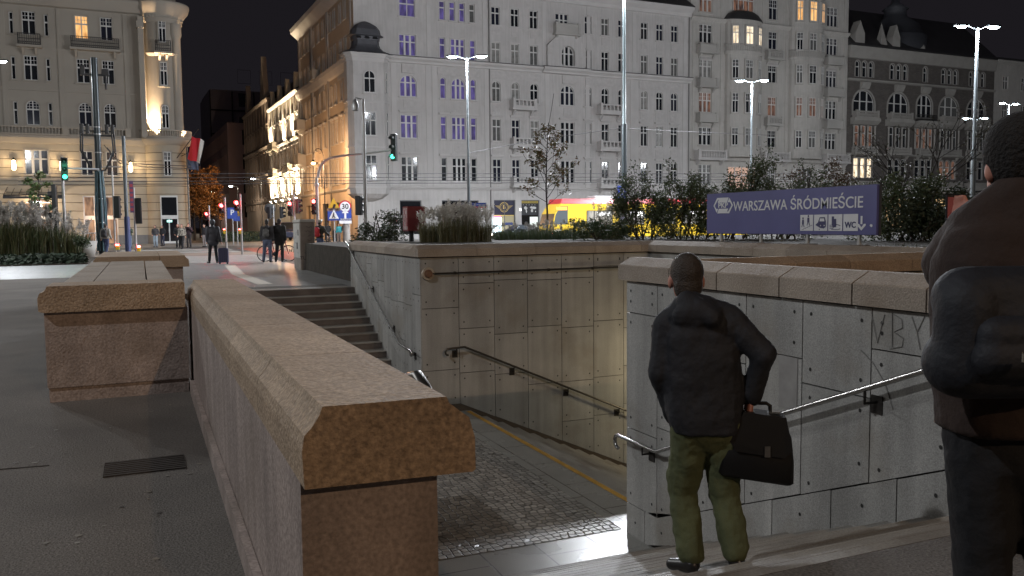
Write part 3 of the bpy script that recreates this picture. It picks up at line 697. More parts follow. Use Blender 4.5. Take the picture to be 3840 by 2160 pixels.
# cornices and bands
F.slope(F.trim, [(.002, 5.22), (.12, 5.24), (.14, 5.34), (.26, 5.40), (.26, 5.50), (.002, 5.56)], c(26.6), c(64.6))
F.slope(F.trim, [(.002, 18.30), (.14, 18.34), (.18, 18.52), (.50, 18.72), (.56, 18.92), (.002, 18.94)], 0, c(44.4)); F.slope(F.trim, [(.002, 18.30), (.14, 18.34), (.18, 18.52), (.50, 18.72), (.56, 18.92), (.002, 18.94)], c(50.3), c(64.7))
F.slope(F.trim, [(.002, 18.3), (.4, 18.34), (.45, 18.52), (.8, 18.72), (.86, 18.95), (.002, 18.97)], c(44.41), c(50.29))
F.slope(F.trim, [(.002, 26.2), (.2, 26.25), (.3, 26.6), (.8, 26.95), (.86, 27.25), (.002, 27.3)], 0, 41.6)
r_ = MB(); F.slope(r_, [(.0, 18.945), (.62, 18.93), (.64, 18.99), (.0, 19.06)], 0, c(44.4)); F.slope(r_, [(0, 18.945), (.62, 18.93), (.64, 18.99), (0, 19.06)], c(50.3), c(64.7)); F.slope(r_, [(0, 18.98), (.9, 18.96), (.93, 19.02), (0, 19.1)], c(44.41), c(50.29))
F.slope(r_, [(.92, 27.26), (.92, 27.34), (-4.5, 31.), (-4.5, 27.26)], -.3, 41.6)
r_.build('roof', M_SHEET, t)
for x0, x1 in ((32.0, 36.8), (38.1, 44.2), (50.0, 55.7), (57.3, 63.1)): F.box(F.rel, c(x0), c(x1), 17.35, 18.15, .002, .06)
for x in (28.78, 47.7): F.box(F.rel, c(x) - .7, c(x) + .7, 17.3, 18.25, .002, .14)
for z in (9.35, 13.75):
    for x in (28.78, 34.4, 38.83, 43.46, 47.7, 58., 60.2, 62.3): F.box(F.rel, c(x) - .55, c(x) + .55, z, z + .85, .002, .04)
for z in (17.2, 22.0):
    for x in (38.83, 41.1, 43.46, 52.6, 55., 58., 60.2, 62.3): F.box(F.rel, c(x) - .42, c(x) + .42, z, z + .7, .002, .035) if z > 20 else None
for x in (26.9, 30.7, 31.4, 37.4, 44.8, 50.0, 56.1, 56.6, 63.6): F.box(F.trim, c(x), c(x) + .55, 5.58, 18.28, .002, .05)
for x in (30.9, 37.3, 44.5, 50.2, 56.4, 63.7): F.box(F.trim, c(x), c(x) + .45, 19.1, 26.15, .002, .05)
for k in range(14): F.box(F.trim, c(27), c(64.5), .62 + k * .32, .64 + k * .32, .002, .012) if False else None
F.box(F.trim, c(26.4), c(64.6), .0, .5, .002, .08)
# central gable with its balcony
g = MB()
pf = [(45.0, 19.05), (49.9, 19.05), (49.9, 21.3), (49.2, 22.2), (48.6, 22.7), (46.6, 22.75), (46.0, 22.3), (45.0, 21.4)]
hole = [(46.8, 19.3), (48.5, 19.3), (48.5, 20.65)] + [(47.65 + .85 * math.cos(PI * i / 8), 20.65 + .85 * math.sin(PI * i / 8)) for i in range(1, 8)] + [(46.8, 20.65)]
for i in range(len(pf)):
    a, e = pf[i], pf[(i + 1) % len(pf)]; g.quad(F.P(c(a[0]), a[1], 0), F.P(c(e[0]), e[1], 0), F.P(c(e[0]), e[1], .35), F.P(c(a[0]), a[1], .35))
ctr = (47.65, 20.6)
def rayhit(poly, ang):
    best = None; dx, dz = math.cos(ang), math.sin(ang)
    for i in range(len(poly)):
        (x1, z1), (x2, z2) = poly[i], poly[(i + 1) % len(poly)]; ex, ez = x2 - x1, z2 - z1; den = dx * ez - dz * ex
        if abs(den) < 1e-9: continue
        tt = ((x1 - ctr[0]) * ez - (z1 - ctr[1]) * ex) / den; ss = ((x1 - ctr[0]) * dz - (z1 - ctr[1]) * dx) / den
        if tt > 0 and -1e-6 <= ss <= 1 + 1e-6 and (best is None or tt > best): best = tt
    return (ctr[0] + dx * best, ctr[1] + dz * best)
N_ = 48; A_ = [rayhit(pf, 2 * PI * i / N_) for i in range(N_)]; B_ = [rayhit(hole, 2 * PI * i / N_) for i in range(N_)]
for i in range(N_): j = (i + 1) % N_; g.quad(F.P(c(B_[i][0]), B_[i][1], .35), F.P(c(A_[i][0]), A_[i][1], .35), F.P(c(A_[j][0]), A_[j][1], .35), F.P(c(B_[j][0]), B_[j][1], .35)); g.quad(F.P(c(B_[i][0]), B_[i][1], .35), F.P(c(B_[j][0]), B_[j][1], .35), F.P(c(B_[j][0]), B_[j][1], -.1), F.P(c(B_[i][0]), B_[i][1], -.1))
g.build('gable', M_PLW, t)
F.balcony(c(45.9), c(49.0), 22.8, 1.05, .7, M_PLG, 'solid')
for z in (14.2, 10.0, 5.72):
    F.balcony(c(40.4), c(43.3), z, .95, 1.0, M_TRW, 'holes'); F.balcony(c(51.5), c(54.6), z, .95, 1.0, M_TRW, 'holes')
b = MB()
for x in (38.0, 64.45): b.tube([F.P(c(x), .1, .08), F.P(c(x), 26.2, .08)], .07, 8)
b.build('downpipe', M_PIPE, t)
# corner oriel with its dome
def ngon(b, pts, z0, z1, mi=0, cap=True):
    n = len(pts); vs = [(x, y, z0) for x, y in pts] + [(x, y, z1) for x, y in pts]
    b.add(vs, [(i, (i + 1) % n, n + (i + 1) % n, n + i) for i in range(n)] + ([tuple(range(n - 1, -1, -1)), tuple(range(n, 2 * n))] if cap else []), mi)
def loft(b, rings, mi=0, sm=False):
    n = len(rings[0]); vs = [p for r in rings for p in r]
    b.add(vs, [(k * n + i, k * n + (i + 1) % n, (k + 1) * n + (i + 1) % n, (k + 1) * n + i) for k in range(len(rings) - 1) for i in range(n)] + [tuple(range(n - 1, -1, -1)), tuple((len(rings) - 1) * n + i for i in range(n))], mi, sm)
ORI = [(-.95, .6), (-.95, -.55), (-.45, -1.15), (2.7, -1.15), (3.3, -.5), (3.3, .6)]
def off(pts, k, cx=1.15, cy=-.1): return [(cx + (x - cx) * k, cy + (y - cy) * k) for x, y in pts]
b = MB(); ngon(b, ORI, 5.3, 18.4); loft(b, [[(x, y, 3.9) for x, y in off(ORI, .25, 1.1, .5)], [(x, y, 4.3) for x, y in off(ORI, .7, 1.1, .4)], [(x, y, 4.75) for x, y in off(ORI, .96)], [(x, y, 5.298) for x, y in off(ORI, 1.0)]])
oriel = b.build('oriel', M_PLW, t)
b = MB()
for z0, z1, k in ((5.3, 5.5, 1.05), (9.4, 9.55, 1.04), (13.9, 14.1, 1.05), (18.0, 18.35, 1.04), (18.35, 18.6, 1.1), (18.6, 18.85, 1.17)): ngon(b, off(ORI, k), z0, z1)
b.build('stucco_trim', M_TRW, t)
FO = Facade(t, -.45, -1.15, 1, 0, 0, -1, 3.15)
for z0, z1, ar in ROWS[:3]: FO.window(1.05, 2.2, z0, z1, 2, ar, G_DARK, dep=-.05, hole=False); FO.sur(1.05, 2.2, z0, z1, ar, True, False)
FO.finish()
FS = Facade(t, 2.7, -1.15, .678, .735, .735, -.678, .88)
for z0, z1, ar in ROWS[:3]: FS.window(.28, .62, z0, z1, 1, ar, G_DARK, dep=-.05, hole=False)
b = MB()
rings = []
for z, k in ((18.9, 1.28), (19.0, 1.2), (19.6, .98), (20.4, .80), (21.0, .74), (22.0, .72), (22.05, .76), (22.9, .78), (23.1, .98), (23.2, .98), (23.3, .84), (24.6, .78), (25.6, .60), (26.3, .30), (26.7, .06)): rings.append([(x, y, z) for x, y in off(ORI, k, 1.15, -.1)])
rings = [[(x, y, 18.9 + (z - 18.9) * .42) for x, y, z in r] for r in rings]
rings = [[(1.15 + (x - 1.15) * (1 if i < 2 else .86), y, z) for x, y, z in r] for i, r in enumerate(rings)]
loft(b, rings); dome = b.build('dome', mat('weathered dome sheet', (.085, .085, .095), .5, .2, var=.15, vscale=1.5), t)
b = MB()
for x in (.25, 1.1, 1.95): b.lathe([(0, 0), (.3, .02)], 10, 0, (x, -1.0, 20.35)); b.box(x - .2, x + .2, -1.0, -.96, 20.3, 20.55)
b.build('dome_opening', mat('dark opening', (.01, .01, .012), .9), dome)
F.finish()
# side front on the side street
FSd = Facade(t, 0, 28.2, 0, -1, -1, 0, 28.2)
def ys(y): return 115.2 - y
sidecols = [(90.0, 90.9), (92.1, 93.0), (94.7, 95.6), (96.7, 97.6), (100.2, 101.1), (102.6, 103.5), (105.3, 106.2), (108.3, 109.2), (110.6, 111.5), (113., 113.8)]
M_PLO = mat('ochre plaster', (.50, .41, .32), .85, var=.1, vscale=.35, bump=.12, bscale=14, stain=.2, stcol=(.4, .32, .25))
for ri, (z0, z1, ar) in enumerate(ROWS):
    for y0, y1 in sidecols:
        FSd.window(ys(y1), ys(y0), z0, z1, 2, ar, rw.choice([G_GREY, G_GREY, G_DARK])); FSd.sur(ys(y1), ys(y0), z0, z1, ar, True, ri in (0, 1))
for y0, y1 in ((90.4, 92.6), (94.8, 97.2), (100., 103.), (105.5, 108.), (110., 112.5)):
    FSd.holes.append((ys(y1), ys(y0), .4, 4.1, False)); b = MB(); FSd.box(b, ys(y1), ys(y0), .4, 4.1, -.32, -.27); b.build('shop_window', G_SHOP, t)
FSd.wall(0, 26.4, M_PLO)
FSd.slope(FSd.trim, [(.002, 5.22), (.12, 5.24), (.26, 5.40), (.26, 5.50), (.002, 5.56)], 0, 26.6)
FSd.slope(FSd.trim, [(.002, 17.75), (.2, 17.9), (.5, 18.5), (.56, 18.9), (.002, 18.94)], 0, 26.6)
FSd.slope(FSd.trim, [(.002, 25.6), (.2, 25.8), (.9, 26.4), (1.0, 26.9), (.002, 27.)], 0, 27.9)
for y in (88.4, 98.6, 99.2, 107, 114.4): FSd.box(FSd.trim, ys(y), ys(y) + .5, 5.58, 25.5, .002, .09)
for y in (92.5, 101.8): FSd.box(FSd.rel, ys(y) - 1.5, ys(y) + 1.5, 17.2, 17.7, .002, .08)
FSd.finish()
b = MB()
for y in (98.2, 107.4): b.tube([FSd.P(ys(y), .1, .09), FSd.P(ys(y), 25.5, .09)], .08, 8)
b.build('downpipe', M_PIPE, t)
FSd.balcony(ys(105), ys(103), 18.95, 1., .8, M_PLG, 'solid'); FSd.balcony(ys(114.2), ys(111.8), 14.0, 1.1, 1., M_PLG, 'solid'); FSd.balcony(ys(114.2), ys(111.8), 9.6, 1.1, 1., M_PLG, 'solid')
b = MB(); b.box(.02, 41.6, 26.5, 28.2, 0, 26.4); b.quad((41.6, 0, 0), (41.6, 28, 0), (41.6, 28, 26.4), (41.6, 0, 26.4)); b.box(0.1, 41, .5, 28, 26.3, 26.39); b.build('rear_wall', M_PLC, t)
# number plates and shop graphics
b = MB(); F.box(b, c(26.75), c(27.1), 2.95, 3.2, .005, .03); b.build('plaque', mat('grey plaque', (.2, .2, .19), .5), t)
b = MB(); F.box(b, c(27.05), c(27.22), 1.8, 2.1, .005, .05); b.build('alarm_box', mat('red alarm box', (.3, .04, .03), .5), t)
M_GOLD = mat('gold lettering', (.72, .52, .16), .5); M_NAVY = mat('navy shop film', (.025, .025, .055), .4)
b = MB(); F.box(b, c(38.5), c(40.9), 2.55, 4.1, -.24, -.2)
pnl = b.build('shop_panel', M_NAVY, t)
b = MB()
for k in range(28):
    for r0, r1 in ((.50, .56), (.38, .41)):
        a0, a1 = 2 * PI * k / 28, 2 * PI * (k + 1) / 28; b.quad(*[F.P(c(39.7) + r * math.cos(a), 3.38 + r * math.sin(a), -.19) for r, a in ((r0, a0), (r1, a0), (r1, a1), (r0, a1))])
for sgn in (-1, 1):
    for k in range(5): w = 1.08 - k * .12; x0, x1 = (c(39.7) + sgn * .6, c(39.7) + sgn * w); F.box(b, min(x0, x1), max(x0, x1), 3.52 - k * .085, 3.555 - k * .085, -.195, -.185)
b.build('emblem', M_GOLD, pnl)
text('letter', 'B', .62, M_GOLD, pnl, F.P(c(39.7), 3.38, -.185), bold=.012)
b = MB(); F.box(b, c(38.5), c(40.9), .5, 2.4, -.24, -.2); p2 = b.build('shop_panel', mat('cream shop film', (.42, .36, .22), .5), t)
b = MB(); F.box(b, c(38.5), c(40.9), 2.42, 2.52, -.24, -.18); b.build('gold_strip', M_GOLD, pnl)
b = MB()
for k in range(4): b.ell(F.P(c(39.95) + k * .22, 1.55, -.19), (.17, .01, .17), 12, 6)
b.build('coin_graphic', mat('blue graphic', (.05, .07, .2), .5), p2)
b = MB(); F.box(b, c(41.8), c(43.95), 3.83, 4.1, -.24, -.2); p3 = b.build('shop_panel', mat('yellow shop band', (.45, .34, .06), .5), t)
text('lettering', 'KANTOR   EXCHANGE', .2, mat('dark lettering', (.03, .03, .03), .6), p3, F.P(c(42.87), 3.96, -.195), sx=.92)
b = MB(); F.box(b, c(41.8), c(43.95), 2.5, 3.82, -.24, -.2); p4 = b.build('shop_panel', mat('charcoal shop film', (.03, .03, .033), .5), t)
b = MB(); wm = random.Random(2)
for cx_, cz_, w_, h_ in ((42.35, 3.3, .22, .2), (42.45, 2.95, .1, .22), (43.1, 3.35, .2, .12), (43.15, 3.0, .16, .22), (43.45, 3.3, .26, .18), (43.6, 2.9, .08, .08)):
    b.add([F.P(c(cx_) + w_ * wm.uniform(.7, 1.1) * math.cos(2 * PI * i / 9), cz_ + h_ * wm.uniform(.7, 1.1) * math.sin(2 * PI * i / 9), -.19) for i in range(9)], [tuple(range(9))])
for k in range(5): F.box(b, c(42.05) + k * .36, c(42.12) + k * .36, 3.62, 3.68, -.195, -.19)
b.build('map_graphic', mat('white graphic', (.6, .6, .58), .5), p4)
b = MB(); F.box(b, c(41.8), c(42.6), .9, 1.25, -.24, -.2); F.box(b, c(42.9), c(43.9), .6, 2.3, -.24, -.22); b.build('lit_display', mat('lit display', (.5, .5, .48), .5, emit=(.9, 1., .92), estr=.7), t)
b = MB(); F.box(b, c(41.3), c(41.55), 2.95, 3.25, .35, .42); b.build('sign_box', mat('lit sign box', (.8, .8, .8), .5, emit=(1, 1, 1), estr=1.1), t)
b = MB(); F.box(b, c(38.25), c(39.1), .62, 2.2, .25, .4); b.build('lit_screen', mat('bright screen', (.5, .6, .7), .4, emit=(.75, .95, 1.), estr=5.), t)
b = MB(); F.box(b, c(38.3), c(39.05), 2.21, 2.42, .25, .4); b.build('screen_header', mat('magenta screen', (.5, .1, .2), .4, emit=(1., .2, .4), estr=1.5), t)

# ---------------------------------------------------------------- cream tenement with rounded bays
X2 = 64.72
t = building('tall_tenement', 'tall grey-cream tenement with rounded bays and a glowing top-floor bay window', X2)
F = Facade(t, 0, 0, 1, 0, 0, -1, 25.7)
def c2(x): return x - X2
R2 = [(6.1, 8.6), (11.0, 13.15), (15.0, 17.4), (19.2, 21.5), (23.4, 25.6), (27.1, 29.6), (31.2, 33.4)]
r2 = random.Random(8)
lit = {(5, 'd'): G_WARM, (4, 'b'): G_PALE, (2, 'a'): G_DIM, (2, 'c'): G_DIM, (2, 'd'): G_DIM, (5, 'b'): G_DIM, (5, 'a'): G_DIM, (0, 'b'): mat('peach lit room', (.3, .2, .15), .4, emit=(1., .62, .45), estr=.42), (0, 'a'): G_GREY}
def bay(xa, xb, cx, n=3): pass
for ri, (z0, z1) in enumerate(R2):
    for key, x0, x1, li in (('a', 66, 67.9, 3), ('c', 76.8, 78.2, 2), ('e', 86.6, 88.5, 3)):
        F.window(c2(x0), c2(x1), z0, z1, li, False, lit.get((ri, key), r2.choice([G_DARK, G_DARK, G_GREY, G_BLUE, G_CURT])), tr=.6, mun=1); F.sur(c2(x0), c2(x1), z0, z1, False, True, ri in (1, 3), k=.12)
F.wall(0, 35, M_PLC)
for key, x0, x1 in (('b', 69.9, 75.3), ('d', 80.2, 85.7)):
    cx, hw, dp = c2((x0 + x1) / 2), (x1 - x0) / 2, 1.25
    N = 12; arc = [(cx - hw * math.cos(PI * i / N), -dp * math.sin(PI * i / N) ** .8) for i in range(N + 1)]
    b = MB(); topz = 26.4 if key == 'b' else 30.3
    ngon(b, [(cx - hw, .3)] + arc + [(cx + hw, .3)], 10., topz)
    for z0, z1, k in ((9.6, 10., 1.05), (13.8, 14.0, 1.03), (17.9, 18.1, 1.03), (22.2, 22.6, 1.06), (26.2, 26.5, 1.05)): ngon(b, [(cx + (x - cx) * k, y * k) for x, y in arc], z0, z1)
    o = b.build('bay', M_PLC, t)
    # roof skirt of the bay
    b = MB(); loft(b, [[(cx + (x - cx) * k, y * k, z) for x, y in [(cx - hw, .1)] + arc + [(cx + hw, .1)]] for z, k in ((topz, 1.08), (topz + .12, 1.08), (topz + .8, .86), (topz + 1.2, .6))]); b.build('bay_roof', M_SHEET, t)
    for ri, (z0, z1) in enumerate(R2):
        if z0 > topz: 
            continue
        if ri == 0: continue
        for i0, i1, wf in ((2, 4, .72), (5, 7, .8), (8, 10, .72)):
            pA, pB = Vector(arc[i0]), Vector(arc[i1]); d = (pB - pA); Lc = d.length; d.normalize(); n = Vector((d.y, -d.x))
            fb_ = Facade(t, pA.x + n.x * .16, pA.y + n.y * .16, d.x, d.y, n.x, n.y, Lc); m_ = Lc * (1 - wf) / 2
            gg = lit.get((ri, key), r2.choice([G_DARK, G_GREY, G_DARK]))
            fb_.window(m_, Lc - m_, z0, z1, 2, False, gg, dep=-.0, hole=False, mun=1, tr=.62)
            q = MB(); fb_.box(q, m_ - .12, Lc - m_ + .12, z0 - .15, z0, -.25, .1); fb_.box(q, m_ - .12, m_, z0, z1 + .12, -.25, .06); fb_.box(q, Lc - m_, Lc - m_ + .12, z0, z1 + .12, -.25, .06); fb_.box(q, m_ + .002, Lc - m_ - .002, z1, z1 + .12, -.25, .06); q.build('stucco_trim', M_PLC, t)
    if key == 'b': F.window(cx - 1.6, cx + 1.6, 27.6, 29.8, 4, False, G_DIM, dep=-.1, hole=False); F.window(cx - 2.2, cx + 2.2, 5.6, 8.4, 4, False, lit[(0, 'b')], dep=-.08, hole=False)
    else: F.window(cx - 1.2, cx + 1.2, 5.6, 8.4, 3, False, G_GREY, dep=-.08, hole=False); F.window(cx - 1.6, cx + 1.6, 31.6, 33.6, 4, False, G_WARM, dep=-.1, hole=False)
    bl = MB()
    for k in range(25):
        a = PI * (.06 + .88 * k / 24); x, y = cx - hw * 1.06 * math.cos(a), -dp * 1.12 * math.sin(a) ** .8; bl.cyl((x, y, 22.6), (x, y, 23.35), .035, n=6)
    pts = [(cx - hw * 1.06 * math.cos(PI * k / 24), -dp * 1.12 * math.sin(PI * k / 24) ** .8, 23.4) for k in range(25)]; bl.tube(pts, .06, 6); bl.build('balcony_railing', M_PLG, t)
for z in (22.2, 18.1, 13.9): F.balcony(c2(65.6), c2(68.3), z, .9, .8, M_PLG, 'solid'); F.balcony(c2(86.2), c2(89.3), z, .9, .8, M_PLG, 'solid')
for z in (13.9, 22.2): F.balcony(c2(76.2), c2(78.8), z, .85, .7, M_PLG, 'balus')
F.balcony(c2(65.3), c2(69.6), 9.3, 1.0, 1.0, M_TRW, 'balus'); F.balcony(c2(75.6), c2(79.8), 9.3, 1., 1., M_TRW, 'balus'); F.balcony(c2(86), c2(90.2), 9.3, 1., 1., M_TRW, 'balus')
for z0, z1, d in ((9.0, 9.28, .3), (25.9, 26.4, .45), (34.6, 35., .9), (5.1, 5.4, .25)): F.slope(F.trim, [(.002, z0), (d, z1 - .08), (d, z1), (.002, z1 + .02)], 0, 25.7)
for x in (65., 69.2, 75.7, 79.6, 86.0, 89.6): F.box(F.trim, c2(x), c2(x) + .4, 10.1, 34.5, .002, .07)
for x in (67, 77.5, 87.5): F.box(F.rel, c2(x) - .9, c2(x) + .9, 22.0 - .75, 22.0 - .2, .002, .05)
F.finish(M_PLC, M_REL)
b = MB(); b.box(.01, 25.69, .35, 16, 0, 34.9); b.box(-.1, 25.8, -.9, 16, 35.02, 35.4, 1); b.build('roof_block', [M_PLC, M_SHEET], t)

# ---------------------------------------------------------------- dark brick tenement
X3 = 90.45
M_BRD = brickmat('dark clinker brick', (.13, .115, .105), (.10, .088, .08), (.075, .07, .065), .5, .16, .012, .8, axes='xz', fine=.15, bump=.3, fsc=30)
M_STD = mat('pale stone dressing', (.33, .315, .29), .8, var=.12, vscale=.8, bump=.15, bscale=8)
t = building('brick_tenement', 'dark brick tenement with big arched windows, pale stone balconies and a spired roof', X3)
F = Facade(t, 0, 0, 1, 0, 0, -1, 29.3)
def c3(x): return x - X3
r3 = random.Random(4)
bays = [(93.5, 3), (100., 3), (105.2, 2), (110.2, 3), (116., 3)]
for bi, (cx, n) in enumerate(bays):
    hw = 2.1 if n == 3 else 1.6
    # top: three small arched lights
    for k in ((-1.25, 0, 1.25) if n == 3 else (0,)): F.window(c3(cx + k) - .4, c3(cx + k) + .4, 20.9, 23.0, 1, True, G_DARK, dep=.2); F.sur(c3(cx + k) - .4, c3(cx + k) + .4, 20.9, 23.0, True, False, k=.16)
    F.window(c3(cx) - hw * .92, c3(cx) + hw * .92, 15.9, 19.1, 3, True, r3.choice([G_DARK, G_DARK, G_GREY]), tr=.55); F.sur(c3(cx) - hw * .92, c3(cx) + hw * .92, 15.9, 19.1, True, True, k=.28)
    g = G_DIM if bi == 0 else (G_DARK if bi != 2 else G_DIM)
    for k in (-1.25, 0, 1.25):
        F.window(c3(cx + k) - .42, c3(cx + k) + .42, 11.6, 14.4, 1, False, g, dep=.1); 
        if bi == 0: pass
    for k in (-1.95, -.63, .63, 1.95): F.trim.lathe([(.17, 11.5), (.14, 11.9), (.13, 14.1), (.2, 14.4)], 8, 0, (c3(cx + k), -.22, 0))
    for k in (-1.25, 0, 1.25): F.window(c3(cx + k) - .45, c3(cx + k) + .45, 7.3, 10., 1, bi % 2 == 1, G_PALE if bi == 0 else (G_DIM if bi == 3 else G_DARK), dep=.12); F.sur(c3(cx + k) - .45, c3(cx + k) + .45, 7.3, 10., bi % 2 == 1, False, k=.15)
    F.slope(F.trim, [(.002, 14.5), (.3, 14.55), (.85, 15.0), (.85, 15.35), (.002, 15.4)], c3(cx) - hw - .3, c3(cx) + hw + .3)
    F.balcony(c3(cx) - hw, c3(cx) + hw, 15.42, .85, .8, M_STD, 'balus' if bi != 2 else 'iron'); F.balcony(c3(cx) - hw, c3(cx) + hw, 10.7, .8, .7, M_STD, 'balus'); F.balcony(c3(cx) - hw - .1, c3(cx) + hw + .1, 5.9, .95, .9, M_STD, 'balus')
    F.box(F.trim, c3(cx) - hw - .35, c3(cx) + hw + .35, 20.0, 24.2, .002, .05) if False else None
    F.slope(F.trim, [(.002, 19.3), (.2, 19.35), (.5, 19.95), (.5, 20.2), (.002, 20.25)], c3(cx) - .8, c3(cx) + .8)
for z0, z1, d in ((20.3, 20.6, .35), (23.3, 24.9, .5), (10.4, 10.66, .2), (5.2, 5.5, .3)): F.slope(F.trim, [(.002, z0), (d * .5, z0 + .05), (d, z1 - .15), (d, z1), (.002, z1 + .02)], 0, 29.3)
F.holes += [(c3(x0), c3(x1), .4, 4.5, False) for x0, x1 in ((92, 95), (98, 102), (103.8, 106.6), (108, 112))]
for x0, x1 in ((92, 95), (98, 102), (103.8, 106.6), (108, 112)): b = MB(); F.box(b, c3(x0), c3(x1), .4, 4.5, -.3, -.25); b.build('shop_window', roommat('warm shop interior', (1., .7, .35), (.25, .13, .05), .8), t)
F.wall(0, 24.9, M_BRD)
F.finish(M_STD)
b = MB(); b.box(.01, 29.29, .35, 18, 0, 24.8); b.build('rear_wall', M_BRD, t)
b = MB(); F.slope(b, [(.55, 24.95), (.55, 25.1), (-6, 31.5), (-6, 24.95)], 0, 29.3); b.build('roof', M_SHEET, t)
b = MB()
for x, w, z in ((92.3, .85, 25.1), (99.1, .7, 25.1)): b.prism([(c3(x) - w, z), (c3(x) + w, z), (c3(x) + w, z + 1.5), (c3(x), z + 3.2), (c3(x) - w, z + 1.5)], -.3, .9, 'y')
for x, h in ((96.9, 3.6), (104.4, 2.6)): b.add([(c3(x) - .7, -.3, 24.9), (c3(x) + .7, -.3, 24.9), (c3(x) + .7, 1, 24.9), (c3(x) - .7, 1, 24.9), (c3(x), .35, 24.9 + h)], [(0, 1, 4), (1, 2, 4), (2, 3, 4), (3, 0, 4)])
b.build('dormer', M_STD, t)
b = MB(); b.lathe([(4.2, 25.), (4.3, 27.6), (4.0, 27.7), (3.3, 29.3), (1.6, 30.6), (1.5, 31.6), (1.8, 31.7), (.6, 32.6), (.1, 34.8), (.02, 36.)], 16, 0, (c3(103.6), 4., 0)); b.build('roof_dome', mat('slate dome', (.05, .052, .06), .6), t)
# far right pale tenement
X4 = 119.8
t = building('pale_tenement', 'pale plain tenement beyond the dark brick one, at the right edge', X4)
F = Facade(t, 0, 0, 1, 0, 0, -1, 60)
for z0, z1 in ((20.9, 22.8), (16.4, 18.6), (12, 14.2), (7.6, 9.8)):
    for k in range(12): x = 1.9 + k * 4.2; F.window(x, x + 1.2, z0, z1, 2, False, r3.choice([G_DARK, G_GREY, G_DARK])); F.sur(x, x + 1.2, z0, z1, False)
F.wall(0, 25, M_PLC); F.slope(F.trim, [(.002, 24.4), (.6, 24.8), (.6, 25.05), (.002, 25.1)], 0, 60); F.finish(M_PLC)
b = MB(); b.box(.01, 59.9, .35, 14, 0, 24.9); b.box(-.05, 60, -.5, 14, 25.12, 25.4, 1); b.build('roof_block', [M_PLC, M_SHEET], t)

# ---------------------------------------------------------------- hotel at the left
XH = -26.
M_HOT = mat('hotel plaster', (.36, .325, .275), .85, var=.1, vscale=.3, bump=.1, bscale=12, stain=.2, stcol=(.36, .32, .27))
def rustmat(name, col, pitch, groove):
    m, nt, bb = nodes_of(name); N = nt.nodes; tc = N.new('ShaderNodeTexCoord'); sp = N.new('ShaderNodeSeparateXYZ'); lnk(nt, tc.outputs['Object'], sp.inputs[0])
    md = N.new('ShaderNodeMath'); md.operation = 'MODULO'; md.inputs[1].default_value = pitch; lnk(nt, sp.outputs[2], md.inputs[0])
    lt = N.new('ShaderNodeMath'); lt.operation = 'LESS_THAN'; lt.inputs[1].default_value = groove; lnk(nt, md.outputs[0], lt.inputs[0])
    mx = N.new('ShaderNodeMix'); mx.data_type = 'RGBA'; lnk(nt, lt.outputs[0], mx.inputs['Factor']); mx.inputs[6].default_value = (*col, 1); mx.inputs[7].default_value = (col[0] * .35, col[1] * .33, col[2] * .3, 1)
    ns = N.new('ShaderNodeTexNoise'); ns.inputs['Scale'].default_value = .8; ns.inputs['Detail'].default_value = 6; lnk(nt, tc.outputs['Object'], ns.inputs['Vector'])
    r = N.new('ShaderNodeMapRange'); r.inputs['To Min'].default_value = .8; r.inputs['To Max'].default_value = 1.2; lnk(nt, ns.outputs['Fac'], r.inputs['Value'])
    vm = N.new('ShaderNodeVectorMath'); vm.operation = 'SCALE'; lnk(nt, mx.outputs[2], vm.inputs[0]); lnk(nt, r.outputs[0], vm.inputs['Scale']); lnk(nt, vm.outputs[0], bb.inputs['Base Color'])
    bp = N.new('ShaderNodeBump'); bp.invert = True; bp.inputs['Strength'].default_value = .8; bp.inputs['Distance'].default_value = .04; lnk(nt, lt.outputs[0], bp.inputs['Height']); lnk(nt, bp.outputs[0], bb.inputs['Normal'])
    bb.inputs['Roughness'].default_value = .85; MATS[name] = m; return m
M_RUST = rustmat('rusticated hotel stone', (.40, .345, .265), .76, .06)
t = building('corner_hotel', 'ornate beige hotel with a floodlit rounded corner and balustrade at the left', XH)
F = Facade(t, 0, 0, 1, 0, 0, -1, 29.5)
def ch(x): return x - XH
rh = random.Random(9)
HR = [(18.4, 20.42, False), (14.5, 16.62, False), (10.62, 12.75, True)]
for ri, (z0, z1, ar) in enumerate(HR):
    for cx in (-5.75, -13.5, -21):
        F.window(ch(cx) - .52, ch(cx) + .52, z0, z1, 2, ar, G_BLUE if ri == 2 else G_DARK, mun=1 if ri < 2 else 2); F.sur(ch(cx) - .52, ch(cx) + .52, z0, z1, ar)
        for e in (-1.33, 1.35): F.window(ch(cx) + e - .16, ch(cx) + e + .16, z0, z1 - .15, 1, False, G_DARK); F.sur(ch(cx) + e - .16, ch(cx) + e + .16, z0, z1 - .15, False, k=.08)
    for x0, x1 in ((-2.15, -1.1), (-.1, .88), (-9.8, -8.8), (-17.5, -16.5)):
        F.window(ch(x0), ch(x1), z0, z1, 2, ar, G_WARM if (ri == 0 and x0 == -2.15) else rh.choice([G_DARK, G_BLUE]), mun=1 if ri < 2 else 2); F.sur(ch(x0), ch(x1), z0, z1, ar)
for x0, x1, li in ((-6.57, -4.78, 3), (-2.16, -1.2, 2), (-.1, .84, 2), (-14.4, -12.6, 3), (-10, -9, 2)):
    F.window(ch(x0), ch(x1), 6.27, 8.45, li, False, G_BLUE); F.sur(ch(x0), ch(x1), 6.27, 8.45, False)
